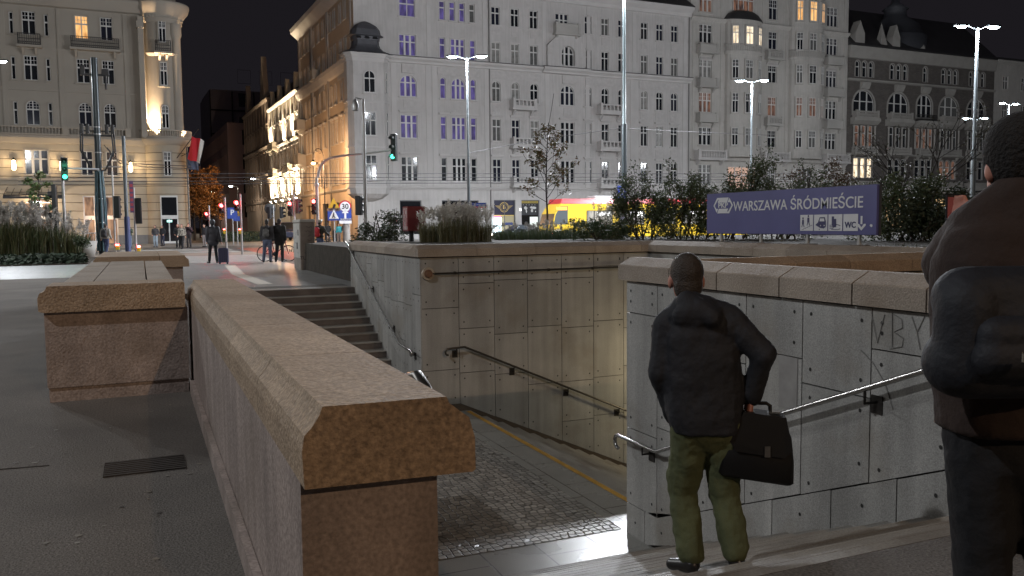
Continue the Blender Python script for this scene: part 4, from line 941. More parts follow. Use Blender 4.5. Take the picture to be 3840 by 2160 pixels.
for x0, x1, z0, z1 in ((-2.17, .67, .12, 4.45), (-6.95, -4.39, .1, 3.9), (-11, -9, .1, 4.2)):
    ar = x0 == -6.95; F.holes.append((ch(x0), ch(x1), z0, z1 + (.4 if ar else 0), ar)); b = MB(); F.box(b, ch(x0), ch(x1), z0, z1 + .4, -.34, -.28); o = b.build('shop_window', roommat('hotel lobby', (1., .55, .3), (.05, .03, .03), .55, sc=.7), t)
    b = MB()
    for u in (x0, x0 + (x1 - x0) * .33 - .06, x1 - .12): F.box(b, ch(u), ch(u) + .12, z0, z1, -.275, -.12)
    F.box(b, ch(x0) + .122, ch(x1) - .122, 2.3, 2.65, -.27, -.1); F.box(b, ch(x0) + .122, ch(x1) - .122, z1 - .12, z1, -.27, -.1); b.build('frame', M_FRAME, o)
lowholes = [h for h in F.holes if h[2] < 9]; uph = [h for h in F.holes if h[2] > 9]
F.holes = lowholes; F.wall(0.85, 9.3, M_RUST)
F.holes = [h for h in lowholes if h[2] < .8]; F.holes = [(a, cc, z0, min(z1, .85), False) for a, cc, z0, z1, ar in F.holes]; F.wall(0, .85, mat('grey plinth stone', (.16, .155, .15), .6, var=.1))
F.holes = uph; F.wall(9.3, 21.2, M_HOT)
# attic and roof
b = MB(); b.box(0, 29.4, .3, 20, 0, 21.1); b.box(0, 29.2, .5, 18, 22., 25.5); b.build('rear_wall', M_HOT, t)
b = MB(); F.slope(b, [(-.2, 25.5), (-.2, 25.7), (-6, 30), (-6, 25.5)], 0, 29.4); b.build('roof', M_SHEET, t)
for z0, z1, d in ((20.9, 21.95, .9), (9.0, 9.7, .5), (13.6, 13.8, .15), (17.2, 17.35, .12), (5.75, 6.0, .15)): F.slope(F.trim, [(.002, z0), (d * .4, z0 + .08), (d, z1 - .2), (d, z1), (.002, z1 + .02)], 0, 29.4)
for x in (-3.6, 1.75, 2.9, -8, -11.5): F.box(F.trim, ch(x), ch(x) + .4, 9.75, 20.85, .002, .1)
F.finish(M_HOT)
F.balcony(ch(-2.5), ch(1.35), 17.5, .95, .8, M_HOT, 'iron'); F.balcony(ch(-6.6), ch(-4.9), 17.45, .95, .7, M_HOT, 'iron')
b = MB()
F.box(b, 0, ch(1.9), 9.72, 9.86, .3, .52); F.box(b, 0, ch(1.9), 10.36, 10.5, .3, .52)
for k in range(52):
    x = ch(-11.5) + k * .256
    if x < ch(1.85): F.box(b, x, x + .1, 9.86, 10.36, .36, .47)
for x in (-3.5, -.8, 1.6): F.box(b, ch(x), ch(x) + .45, 9.72, 10.56, .28, .54)
b.build('balustrade', M_HOT, t)
# rounded corner tower
tx, ty, tr_ = ch(5.0), .75, 1.95
b = MB(); b.lathe([(tr_, .85), (tr_, 9.1)], 28, 0, (tx, ty, 0)); b.build('corner_tower_base', M_RUST, t)
b = MB(); b.lathe([(tr_ + .04, 0), (tr_ + .04, .84), (tr_, .85)], 28, 0, (tx, ty, 0)); b.build('plinth', MATS['grey plinth stone'], t)
b = MB(); b.lathe([(tr_ * .86, 9.7), (tr_ * .86, 21.)], 28, 0, (tx, ty, 0)); b.build('corner_tower', M_HOT, t)
b = MB()
b.lathe([(tr_, 9.1), (tr_ + .2, 9.2), (tr_ + .5, 9.55), (tr_ + .5, 9.72), (tr_ * .8, 9.73)], 28, 0, (tx, ty, 0)); b.lathe([(tr_ * .86, 20.2), (tr_ * .95, 20.3), (tr_ * .95, 20.6), (tr_ + .05, 20.9), (tr_ + .45, 21.4), (tr_ + .6, 21.9), (tr_ + .6, 22.05), (tr_ * .7, 22.2), (tr_ * .7, 24.6), (.4, 26)], 28, 0, (tx, ty, 0))
b.lathe([(tr_ * .86, 17.2), (tr_ + .1, 17.4), (tr_ + .1, 17.5), (tr_ * .86, 17.52)], 20, 0, (tx, ty, 0), PI * 1.25, PI * 1.75)
for k in range(22):
    a = PI * (1.0 + k / 21); x, y = tx + (tr_ - .12) * math.cos(a), ty + (tr_ - .12) * math.sin(a)
    b.box(x - .12, x + .12, y - .12, y + .12, 20.62, 20.88)
b.build('stucco_trim', M_HOT, t)
b = MB(); b.lathe([(tr_ + .28, 9.74), (tr_ + .28, 9.86), (tr_ + .44, 9.86), (tr_ + .44, 9.74)], 28, 0, (tx, ty, 0)); b.lathe([(tr_ + .28, 10.36), (tr_ + .28, 10.5), (tr_ + .44, 10.5), (tr_ + .44, 10.36), (tr_ + .28, 10.36)], 28, 0, (tx, ty, 0))
for k in range(40):
    a = PI * (.95 + 1.1 * k / 39); b.cyl((tx + (tr_ + .36) * math.cos(a), ty + (tr_ + .36) * math.sin(a), 9.86), (tx + (tr_ + .36) * math.cos(a), ty + (tr_ + .36) * math.sin(a), 10.36), .055, n=6)
b.build('balustrade', M_HOT, t)
b = MB()
for a in (1.74,):
    x, y = tx + tr_ * .86 * math.cos(PI * a), ty + tr_ * .86 * math.sin(PI * a)
    b.lathe([(.5, 9.75), (.5, 10.3), (.44, 10.4), (.42, 18.9), (.54, 19.2), (.54, 20.2)], 14, 0, (x, y, 0))
b.box(ch(2.95), ch(3.40), -1.0, .3, 9.75, 20.6); b.box(ch(2.85), ch(3.45), -1.1, .3, 19.6, 20.2)  # deep pilaster box added to shield the flat wall from the uplights
b.build('corner_column_and_shield', M_HOT, t)
for z0, z1, ar in HR + [(6.27, 8.45, False)]:
    rr = tr_ * .86 if z0 > 9 else tr_
    ft = Facade(t, tx - .5, ty - rr - .02, 1, 0, 0, -1, 1.); ft.window(.2, .8, z0, z1, 2, ar, G_DARK, dep=-.06, hole=False, mun=1); ft.sur(.2, .8, z0, z1, ar); ft.finish(M_HOT)
ft = Facade(t, tx - .5, ty - tr_ * .86, 1, 0, 0, -1, 1.); ft.balcony(-.15, 1.15, 17.5, .95, .8, M_HOT, 'iron')
b = MB(); b.box(tx - .75, tx + .75, ty - tr_ - .12, ty - tr_ + .4, .05, 4.45); d_ = b.build('door_frame', M_FRAME, t)
b = MB(); b.box(tx - .65, tx - .1, ty - tr_ - .14, ty - tr_ - .121, .25, 2.3); b.box(tx - .0, tx + .65, ty - tr_ - .14, ty - tr_ - .121, .25, 2.3); b.box(tx - .65, tx + .65, ty - tr_ - .14, ty - tr_ - .121, 2.65, 4.3); b.build('door_glass', G_SHOP, d_)
b = MB(); b.box(tx - .25, tx + .2, ty - tr_ - .16, ty - tr_ - .141, 2.0, 2.2); b.build('door_sign', mat('lit door sign', (.4, .9, .8), .5, emit=(.5, 1., .9), estr=1.2), d_)
b = MB(); b.tube([(ch(6.75), -.9, .1), (ch(6.75), -.9, 9.)], .09, 8); b.build('downpipe', M_PIPE, t)
# glazed entrance canopy
cp = thing('glass_canopy', 'fan-ribbed iron and glass entrance canopy on the hotel front', 'canopy', bw(-5.9, 86.), BA)
b = MB()
for k in range(9): x = -2.1 + k * .525; b.tube([(x, .95, 4.85 - .02 * k * (8 - k) * .5 + .3), (x * 1.05, -1.6, 4.35)], .03, 6)
b.tube([(-2.2, -1.6, 4.35), (0, -1.75, 4.42), (2.2, -1.6, 4.35)], .06, 6); b.tube([(-2.2, .95, 4.7), (2.2, .95, 4.7)], .05, 6); b.box(-2.25, 2.25, -1.68, -1.6, 4.1, 4.3)
b.build('canopy_frame', M_IRON, cp)
b = MB(); b.quad((-2.15, .95, 4.72), (2.15, .95, 4.72), (2.2, -1.6, 4.39), (-2.2, -1.6, 4.39)); b.build('canopy_glass', mat('dusty canopy glass', (.12, .12, .12), .3), cp)
# flags on the corner
M_RED = mat('red flag cloth', (.55, .02, .03), .8); M_WHF = mat('white flag cloth', (.7, .66, .6), .8); M_BLF = mat('blue grey flag cloth', (.10, .12, .18), .8)
fl = thing('flag', 'white and red flag hanging from a tilted pole on the hotel corner', 'flag', at_d(483, 372, 80))
def cloth(m1, m2, w, h, name, root, split=.4):
    b = MB(); n, mm = 10, 8
    P = lambda i, j: (w * (i / n) + .35 * (1 - j / mm) , .10 * math.sin(i * 1.1 + j * .5), h * (j / mm - .5) - .06 * math.sin(i * .7))
    for i in range(n):
        for j in range(mm): b.add([P(i, j), P(i + 1, j), P(i + 1, j + 1), P(i, j + 1)], [(0, 1, 2, 3)], 0 if i < n * split else 1, True)
    return b.build(name, [m1, m2], root)
o = cloth(M_RED, M_WHF, 1.15, 2.1, 'flag_cloth', fl, .62); o.rotation_euler = (0, rad(22), rad(-15)); o.location = (-.35, 0, .1)
b = MB(); b.tube([(-1.3, 1.0, -.9), (.65, -.1, 1.75)], .04, 6); b.build('flagpole', M_IRON, fl)
fl = thing('flag', 'dull blue-grey flag hanging limp below the white and red one', 'flag', at_d(481, 402, 80.6))
o = cloth(M_BLF, M_BLF, .95, 1.5, 'flag_cloth', fl); o.rotation_euler = (0, rad(12), 0); o.location = (-.5, 0, 0)
b = MB(); b.tube([(-1.2, .9, .2), (.2, -.1, .85)], .03, 6); b.build('flagpole', M_IRON, fl)

# ---------------------------------------------------------------- side street: floodlit, dark ornate, pink modern, panel tower
def sidebuilding(name, label, y0, y1, zt, m, rows, ncol, arch_rows=(), glassset=None, trim=None, seed=1, relief=True):
    t = building(name, label, XW, y0); L = y1 - y0; Fq = Facade(t, 0, L, 0, -1, -1, 0, L); rr = random.Random(seed)
    for ri, (z0, z1) in enumerate(rows):
        for k in range(ncol):
            w = 1.15; cx = L * (k + .5) / ncol; Fq.window(cx - w / 2, cx + w / 2, z0, z1, 2, ri in arch_rows, rr.choice(glassset or [G_DARK, G_GREY])); Fq.sur(cx - w / 2, cx + w / 2, z0, z1, ri in arch_rows, True, True, k=.18)
    Fq.wall(0, zt, m)
    for z in [r[0] - 1.0 for r in rows] + [zt - .5]: Fq.slope(Fq.trim, [(.002, z), (.3, z + .1), (.45, z + .35), (.002, z + .4)], 0, L)
    for k in range(ncol + 1): x = min(max(0, L * k / ncol - .25), L - .5); Fq.box(Fq.trim, x, x + .5, 4.2, zt - .55, .002, .14)
    Fq.finish(trim)
    b = MB(); b.box(.35, 15, .01, L - .01, 0, zt - .05); b.quad((0, 0, 0), (.35, 0, 0), (.35, 0, zt), (0, 0, zt)); b.build('rear_wall', m, t)
    b = MB(); b.prism([(-.4, zt), (15, zt), (15, zt + 1), (7, zt + 4.5)], 0, L, 'y'); b.build('roof', M_SHEET, t)
    return t, Fq
SR = [(6.0, 8.3), (10., 12.2), (14., 16.3)]
t, Fq = sidebuilding('ornate_tenement', 'creamy ornate tenement flooded with bright uplights in the side street', 115.3, 138.7, 19.6, mat('floodlit stone', (.50, .45, .37), .8, var=.1, vscale=.6, bump=.15, bscale=8), SR, 8, (1,), [G_DARK, G_DARK, G_PALE])
Fq.balcony(3.5, 8, 13., .95, 1., MATS['floodlit stone'], 'balus'); Fq.balcony(3.5, 8, 9., .95, 1., MATS['floodlit stone'], 'balus'); Fq.balcony(15, 19.5, 9., .95, 1., MATS['floodlit stone'], 'balus')
for zz in (19.7,):
    for k in range(4): b = MB(); x = 2 + k * 6.2; b.prism([(x - .6, zz), (x + .6, zz), (x + .45, zz + 1.5), (x, zz + 2.3), (x - .45, zz + 1.5)], -.2, .4, 'x'); b.build('finial', MATS['floodlit stone'], t)
b = MB(); b.box(5, 6.2, 2, 4, 20, 24); b.box(5, 6., 6, 7.5, 20, 23); b.build('chimney', M_PLG, t)
t, Fq = sidebuilding('ornate_tenement', 'dim brown ornate tenement with a pointed gable beyond the floodlit one', 139., 165.8, 21.6, mat('sooty stone', (.30, .25, .21), .85, var=.15, vscale=.5, bump=.15, bscale=8), [(6.2, 8.6), (10.5, 12.9), (14.8, 17.2)], 9, (2,), [G_DARK], MATS['sooty stone'], 3)
b = MB(); b.prism([(2, 21.6), (6, 21.6), (5, 25), (4, 28.5), (3, 25)], -.3, .5, 'x'); b.build('gable', MATS['sooty stone'], t); b = MB(); b.prism([(20, 21.6), (23, 21.6), (21.5, 26.5)], -.3, .5, 'x'); b.build('gable', MATS['sooty stone'], t)
t = building('modern_block', 'pinkish modern block with vertical fins at the far end of the side street', XW, 191.)
M_PINK = mat('pinkish concrete', (.42, .29, .28), .8, var=.1, vscale=.3)
Fq = Facade(t, 0, 60, 0, -1, -1, 0, 60); Fx = Facade(t, 0, 0, 1, 0, 0, -1, 25)
for z in (3.5, 8.6, 13.7, 18.8): Fq.holes.append((1.5, 58.8, z, z + 3.2, False)); Fx.holes.append((3., 6.6, z, z + 3.2, False)); Fx.holes.append((8.5, 12.1, z, z + 3.2, False))
for f_, L in ((Fq, 60), (Fx, 25)):
    f_.wall(0, 23.4, M_PINK, rev=.5); b = MB(); f_.box(b, .1, L - .1, 0, 23.3, -.9, -.5); b.build('glazing', G_DARK, t)
b = MB()
for k in range(38):
    for z in (3.5, 8.6, 13.7, 18.8): x = 1.6 + k * 1.52; Fq.box(b, x, x + .35, z, z + 3.2, -.45, -.02)
b.build('fins', M_PINK, t); b = MB(); b.box(.05, 25, .05, 59.9, 23.2, 23.45); b.build('roof', M_SHEET, t)
t = building('panel_tower', 'dark panelled tower block rising behind the pinkish modern block', XW + 1., 232.)
M_DPAN = mat('dark facade panel', (.34, .30, .33), .7, var=.1, vscale=.2)
Fx = Facade(t, 0, 0, 1, 0, 0, -1, 26)
for z in range(1, 38, 6):
    for k in range(4): Fx.holes.append((1.6 + k * 5.4, 4.8 + k * 5.4, z + 1.2, z + 4.6, False)) if k else None
Fx.wall(0, 36, M_DPAN, rev=.5)
b = MB(); b.box(.3, 25.9, .55, 20, 0, 35.9); b.build('glazing', G_DARK, t)
b = MB()
for z in range(1, 37, 6): Fx.box(b, 0, 26, z, z + .3, .01, .3)
for k in range(5): Fx.box(b, k * 5.4 - .1, k * 5.4 + .15, 0, 36, .02, .28)
b.build('facade_grid', mat('black facade joint', (.02, .02, .024), .8), t)
b = MB(); b.quad((0, 0, 0), (0, 25, 0), (0, 25, 36), (0, 0, 36)); b.box(0, 26, 0.1, 20, 36.01, 36.3); b.build('side_wall', M_DPAN, t)
# dark blocks closing the left side of the side street
t = building('street_block', 'dark tenement row on the left of the side street, mostly hidden by the hotel', -4., 112.)
b = MB(); b.box(0, 9.5, 0, 160, 0, 20); b.build('wall', mat('unlit plaster', (.2, .18, .17), .85, var=.1), t)
for k in range(14):
    for z in (4.5, 8.7, 12.9, 16.5): b = MB(); b.box(9.45, 9.53, 5 + k * 11, 6.6 + k * 11, z, z + 2.2); b.build('window', G_DARK, t)
# ================================================================ lamps
M_LED = mat('cool lamp glass', (.9, .95, 1.), .4, emit=(.80, .95, 1.), estr=60.)
M_SOD = mat('warm lamp glass', (1., .8, .5), .4, emit=(1., .62, .28), estr=25.)
M_POLE = mat('painted steel pole', (.13, .15, .16), .45, .3, var=.1, vscale=3)
M_POLED = mat('dark green pole', (.035, .045, .05), .4, .3)
M_GALV = mat('galvanised pole', (.40, .40, .40), .4, .6, var=.08, vscale=6)
def light(kind, name, loc, power, col, rad_=.15, parent=None, target=None, spot=None, blend=.5):
    l = bpy.data.lights.new(name, kind); l.energy = power; l.color = col; l.shadow_soft_size = rad_
    o = bpy.data.objects.new(name, l); COL.objects.link(o); o.location = loc
    if kind == 'SPOT': l.spot_size = spot or rad(120); l.spot_blend = blend
    if target is not None: o.rotation_euler = (Vector(target) - Vector(loc)).to_track_quat('-Z', 'Y').to_euler()
    return o
COOL = (.90, .94, 1.); NEUT = (1., .93, .82); WARM = (1., .62, .30); AMB = (1., .70, .45)
def street_lamp(label, loc, h, arms, ang, r=.10, power=9000, col=COOL, headm=None, polem=None, group='street lamps along the avenue', arm=.9, lights=True, up=.3):
    t = thing('street_lamp', label, 'street lamp', loc, 0, group)
    b = MB(); b.tube([(0, 0, 0), (0, 0, h * .45)], r, 10); b.tube([(0, 0, h * .45), (0, 0, h)], r * .72, 10, r1=r * .5); b.cyl((0, 0, 0), (0, 0, 1.0), r * 1.35, r * 1.35, 10); b.build('pole', polem or M_POLE, t)
    d = Vector((math.cos(ang), math.sin(ang), 0))
    for sgn in ([-1, 1] if arms == 2 else [1]):
        e = d * sgn * arm; p = e + Vector((0, 0, h + .05))
        b = MB(); b.tube([(0, 0, h - .1), tuple(e * .6 + Vector((0, 0, h + .08))), tuple(p)], .035, 6); b.build('arm', polem or M_POLE, t)
        M = Matrix.Translation(p) @ Matrix.Rotation(ang, 4, 'Z'); b = MB(); b.bbox(-.36, .36, -.15, .15, .0, .10, .03, 0, M); hd = b.build('lamp_head', M_POLED, t)
        b = MB(); b.ell((0, 0, 0), (.30, .15, .10), 14, 8, 0, M.to_3x3()); b.v = [tuple(Vector(v_) + p) for v_ in b.v]; b.build('lamp_glass', headm or M_LED, hd)
        if lights:
            q_ = Vector(loc) + p + Vector((0, 0, -.3)); light('POINT', 'lamp_light', q_, power * up, col, .14); light('SPOT', 'lamp_light', q_, power * (1 - up), col, .14, target=q_ - Vector((0, 0, 5)), spot=rad(172), blend=.35)
    return t
def base(v, z=0): return (v.x, v.y, z)
p = at_d(1180, 560, 54.2); street_lamp('slim twin-headed street lamp in front of the mauve-lit windows', base(p), 11.85, 2, -YAW, power=10500)
p = at_d(1889, 450, 64.4); street_lamp('twin-headed street lamp in front of the tall tenement, beyond the sign', base(p), 11.85, 2, -YAW, power=10500)
p = at_d(2448, 440, 45.); street_lamp('large twin-headed street lamp glaring over the dark brick tenement', base(p), 11.35, 2, -YAW + .15, power=6500, r=.13)
p = at_d(2452, 350, 84.); street_lamp('smaller distant twin lamp glimpsed below the large glaring one', base(p), 11.2, 2, -YAW, power=5000, r=.09)
p = at_d(-16, 450, 54.); street_lamp('street lamp whose head peeks in at the left edge', base(p), 11.8, 2, -YAW, power=2400)
p = at_d(1570, 530, 58.); t = street_lamp('very tall mast lamp with a dark lower half and a parking sign', base(p), 18.0, 2, -YAW, r=.17, power=9000, arm=1.2, polem=mat('two tone mast', (.18, .22, .23), .45, .2))
b = MB(); b.tube([(0, 0, 0), (0, 0, 8.1)], .185, 12); b.build('dark_mast_foot', M_POLED, t)
# further lamps of the same row outside the picture, lighting the house fronts and the plaza
for i, (x, y, pw) in enumerate(((-36, 60, 2000), (72, 54, 8000), (99, 54, 5000))): street_lamp('avenue street lamp beyond the edge of the picture' , (x, y, 0), 11.8, 2, 0, power=pw)
street_lamp('tall plaza lamp standing left of the picture', (-11, 33, 0), 11.5, 2, .6, power=2400, group='plaza lamps', col=(.95, .97, .97), up=1.)
street_lamp('plaza lamp left behind the viewer', (-13, 2.5, 0), 14., 1, 0, power=4200, group='plaza lamps', col=(.93, .96, 1.), up=1.)
street_lamp('sodium lamp behind the viewer', (6.5, -26, 0), 15, 1, PI / 2, up=1., power=6600, col=AMB, headm=M_SOD, group='plaza lamps')
# hotel floodlights and sconces
def flood(label, loc, target, power, col, spot, r=.06, size=.14):
    t = thing('floodlight', label, 'floodlight', loc, 0, 'facade floodlights')
    b = MB(); b.bbox(-size, size, -size * .6, size * .6, -size * .4, size * .4, .02); b.build('housing', M_IRON, t)
    b = MB(); b.box(-size * .8, size * .8, -size * .45, size * .45, size * .401, size * .43); b.build('lens', mat('flood lens', (1, .9, .7), .4, emit=(1., .8, .55), estr=20.), t)
    light('SPOT', 'flood_light', Vector(loc) + Vector((0, 0, size * .6)), power, col, r, target=target, spot=spot, blend=.6)
FL = (1., .70, .42)
for xx, pw in ((3.78, 9000), (4.15, 5000), (6.15, 9000), (6.5, 5000)):
    flood('small uplight on the corner balustrade shining up the rounded wall', bw(xx, 86.1, 9.85), bw(xx + (.12 if xx < 5 else -.12), 86.45, 20), pw, FL, rad(80), r=.05, size=.1)
for xx in (-7.4, -3.7, 1.9):
    q = bw(xx, 86.55, 7.1); t = thing('wall_lantern', 'glowing wall lantern beside first-floor hotel windows', 'wall lantern', q, BA, 'hotel wall lanterns')
    b = MB(); b.lathe([(.05, -.5), (.16, -.42), (.18, .0), (.14, .35), (.03, .42)], 10); b.build('lantern_glass', mat('lantern glass', (1, .85, .6), .4, emit=(1., .75, .45), estr=7.), t)
    b = MB(); b.tube([(0, .45, .6), (0, .1, .62), (0, 0, .45)], .03, 6); b.lathe([(.2, .4), (.02, .62)], 10); b.build('bracket', M_IRON, t)
    light('POINT', 'lantern_light', bw(xx, 86.2, 7.3), 130, (1., .72, .42), .12)
q = bw(-5.7, 85.6, 3.9); t = thing('ceiling_lamp', 'bright lamp under the hotel entrance canopy', 'lamp', q)
b = MB(); b.bbox(-.3, .3, -.15, .15, -.1, 0, .03); b.build('lamp_body', mat('canopy lamp', (1, 1, 1), .4, emit=(.9, .95, 1.), estr=12.), t); light('POINT', 'canopy_light', q - Vector((0, 0, .35)), 420, (1., .78, .55), .12)
q = bw(-8.8, 85.8, 2.6); light('POINT', 'entrance_light', bw(-.8, 86.2, 2.2), 130, (1., .6, .35), .1)
# floodlit tenement in the side street
for yy, zz, pw in ((117, 4.6, 11500), (122, 4.6, 7500), (127.5, 4.6, 11500), (133, 4.6, 9000), (137, 4.6, 9000), (119, 12.9, 8000), (126, 12.9, 8000), (132, 12.9, 8000), (136.5, 12.9, 8000)):
    flood('floodlight on a ledge of the bright tenement', bw(22.2, yy, zz), bw(22.9, yy, zz + 9), pw, (1., .78, .5), rad(110), size=.12)
# sodium lanterns on the corner house side and along the side street
def crook_lamp(label, loc, h, col=WARM, pw=2600, m=None, side=1):
    t = thing('crook_lamp', label, 'street lamp', loc, BA, 'old style crook lamps in the side street')
    b = MB(); b.tube([(0, 0, 0), (0, 0, h - 1)], .06, 8); b.cyl((0, 0, 0), (0, 0, 1.4), .1, .08)
    pts = [(side * .55 * (1 - math.cos(a)) , 0, h - 1 + 1.1 * math.sin(a)) for a in [PI * k / 8 for k in range(8)]]; b.tube(pts, .035, 6)
    b.tube([(side * (.42 + .22 * math.cos(a) * (1 - k / 20)), 0, h - .3 + .22 * math.sin(a) * (1 - k / 20)) for k, a in enumerate([2 * PI * k / 10 for k in range(16)])], .018, 5); b.build('pole', M_IRON, t)
    b = MB(); b.lathe([(.05, .3), (.12, .2), (.3, .0)], 12, 0, (side * 1.1, 0, h - 1.35)); hd = b.build('lamp_head', M_IRON, t)
    b = MB(); b.ell((side * 1.1, 0, h - 1.42), (.2, .2, .14), 10, 6); b.build('lamp_glass', m or M_SOD, hd)
    light('POINT', 'lamp_light', bw(0, 0) + Vector(loc) + Vector((side * 1.1 * math.cos(BA), side * 1.1 * math.sin(BA), h - 1.75)), pw, col, .12)
crook_lamp('old style crook lamp glowing orange beside the corner house', base(bw(20.3, 89.5)), 9.4, (1., .58, .28), 2600, side=-1)
crook_lamp('crook lamp with a scroll in front of the floodlit tenement', base(bw(19.6, 104.5)), 8.6, (1., .58, .28), 2600, side=-1)
for i, (yy, lab) in enumerate(((126, 'white street light on a thin pole before the dim ornate tenement'), (150, 'white street light further down the side street'), (176, 'third thin street light down the side street'), (205, 'faint thin street light at the far end of the side street'))):
    street_lamp(lab, base(bw(19.6 - i * .1, yy)), 8.2, 1, PI + BA, r=.06, power=1400 if i < 2 else 800, col=(1., .8, .6), arm=1.1, group='thin street lights in the side street')
# tunnel lamp
t = thing('tunnel_lamp', 'lit ceiling lamp inside the tunnel mouth', 'lamp', (10.9, 13.6, -.65)); b = MB(); b.bbox(-.6, .6, -.1, .1, -.08, 0, .02); b.build('lamp_body', mat('tunnel lamp glass', (1, .95, .8), .4, emit=(1., .9, .65), estr=8.), t); light('POINT', 'tunnel_light', (10.5, 14.4, -1.5), 60, (1., .84, .52), .15)
# ================================================================ station sign
M_SIGNB = mat('blue sign enamel', (.12, .12, .30), .38, var=.12, vscale=1.4, stain=.15, stcol=(.12, .12, .25))
M_SIGNW = mat('white sign film', (.78, .78, .80), .45, var=.06, vscale=3)
M_SIGND = mat('dark blue pictogram', (.05, .05, .14), .5)
t = thing('station_sign', 'long blue station sign with white lettering and pictograms on four short posts', 'sign', (10.6, 14.55, 1.0), -PI / 2)
b = MB(); b.bbox(0, 4.41, 0, .05, .30, 1.09, .006); pn = b.build('sign_panel', M_SIGNB, t)
b = MB(); b.box(-.008, 4.418, .051, .09, .29, 1.10); b.build('backing_frame', mat('sign backing', (.12, .12, .13), .5, .5), t)
for x in (.44, 1.64, 2.86, 4.03):
    b = MB(); b.box(x - .025, x + .025, .015, .06, -.06, .295); po = b.build('post', mat('pale sign post', (.5, .49, .47), .5), t)
    b = MB(); b.bbox(x - .17, x + .17, -.10, .20, -.08, .14, .04); b.build('post_footing', mat('mortar footing', (.15, .13, .11), .9, var=.3, vscale=8, bump=.8, bscale=14), po)
b = MB(); cx, cz, w_, h_ = .54, .85, .31, .155
hexa = [(cx - w_, cz), (cx - w_ * .62, cz + h_), (cx + w_ * .62, cz + h_), (cx + w_, cz), (cx + w_ * .62, cz - h_), (cx - w_ * .62, cz - h_)]
def flat(ps, y, bb, mi=0): bb.add([(x, y, z) for x, z in ps], [tuple(range(len(ps)))], mi)
flat(hexa, -.004, b)
k = .035
flat([(cx - w_ + k * 1.3, cz), (cx - w_ * .62 + k * .9, cz + h_ - .002 - k), (cx + w_ * .62 - k * .4, cz + h_ - k), (cx + w_ - k * 1.3, cz), (cx + w_ * .62 - k * .9, cz - h_ + k), (cx - w_ * .62 + k * .4, cz - h_ + k)], -.006, b, 1)
flat([(cx - .17, cz + .062), (cx - .115, cz + .15), (cx + .175, cz + .15), (cx + .225, cz + .062)], -.008, b); flat([(cx - .225, cz - .062), (cx - .175, cz - .15), (cx + .115, cz - .15), (cx + .17, cz - .062)], -.008, b)
for sx in (-1, 1): flat([(cx + sx * .205, cz + sx * .165 * 1), (cx + sx * .185, cz + sx * .165), (cx + sx * .13, cz + sx * .06), (cx + sx * .15, cz + sx * .06)], -.0095, b, 1)
b.build('railway_emblem', [M_SIGNW, M_SIGNB], pn)
text('emblem_letters', 'PKP', .145, M_SIGNW, pn, (cx, -.008, cz), sx=1.25, bold=.004)
text('station_name', 'WARSZAWA \u015aR\u00d3DMIE\u015aCIE', .262, M_SIGNW, pn, (.86, -.002, .815), sx=1.0, align='LEFT', bold=.0018)
def sq(x): 
    b = MB(); b.box(x, x + .31, -.008, -.002, .36, .635); return b.build('pictogram_field', M_SIGNW, pn)
def man(b, x, z, s):
    b.ell((x, -.011, z + .155 * s), (.018 * s, .003, .02 * s), 8, 5); flat([(x - .022 * s, z + .13 * s), (x + .022 * s, z + .13 * s), (x + .026 * s, z + .06 * s), (x - .026 * s, z + .06 * s)], -.011, b)
    flat([(x - .02 * s, z + .06 * s), (x, z + .06 * s), (x - .02 * s, z), (x - .035 * s, z)], -.011, b); flat([(x, z + .06 * s), (x + .022 * s, z + .06 * s), (x + .04 * s, z), (x + .022 * s, z)], -.011, b)
q = sq(2.72); b = MB(); man(b, 2.79, .42, 1.); man(b, 2.92, .45, 1.05)
for i in range(5): b.box(2.76 + i * .05, 2.81 + i * .05, -.012, -.010, .38 + i * .016, .386 + i * .016); b.box(2.808 + i * .05, 2.813 + i * .05, -.012, -.010, .38 + i * .016, .402 + i * .016)
b.build('stairs_pictogram', M_SIGND, q)
q = sq(3.055); b = MB(); flat([(3.09, .46), (3.15, .50), (3.19, .59), (3.31, .59), (3.335, .52), (3.335, .43), (3.29, .40), (3.20, .41)], -.011, b); flat([(3.19, .40), (3.17, .375), (3.20, .375)], -.011, b); b.build('train_pictogram', M_SIGND, q)
b = MB(); flat([(3.20, .57), (3.295, .57), (3.305, .52), (3.19, .52)], -.0125, b); b.ell((3.215, -.0125, .45), (.012, .001, .012), 8, 4); b.ell((3.30, -.0125, .45), (.012, .001, .012), 8, 4); b.build('train_windows', M_SIGNW, q)
q = sq(3.39); b = MB(); flat([(3.47, .46), (3.47, .60), (3.52, .60), (3.52, .56), (3.57, .56), (3.57, .42), (3.50, .42)], -.011, b)
for z in (.40, .425, .45): b.box(3.42, 3.50, -.0125, -.0105, z, z + .010)
b.tube([(3.5, -.011, .41), (3.56, -.011, .47), (3.66, -.011, .45)], .006, 4); b.tube([(3.46, -.011, .385), (3.6, -.011, .38), (3.66, -.011, .395)], .005, 4); b.build('ticket_pictogram', M_SIGND, q)
q = sq(3.725); text('wc_letters', 'WC', .135, M_SIGND, q, (3.88, -.010, .455), bold=.003)
b = MB(); flat([(4.09, .60), (4.13, .60), (4.13, .47), (4.09, .47)], -.006, b); flat([(4.02, .475), (4.06, .475), (4.11, .42), (4.16, .475), (4.20, .475), (4.20, .45), (4.11, .365), (4.02, .45)], -.0065, b); b.build('down_arrow', M_SIGNW, pn)
b = MB(); flat([(4.28, .44), (4.29, .47), (4.33, .465), (4.34, .44), (4.32, .42)], -.006, b); b.build('sticker', M_SIGNW, pn)

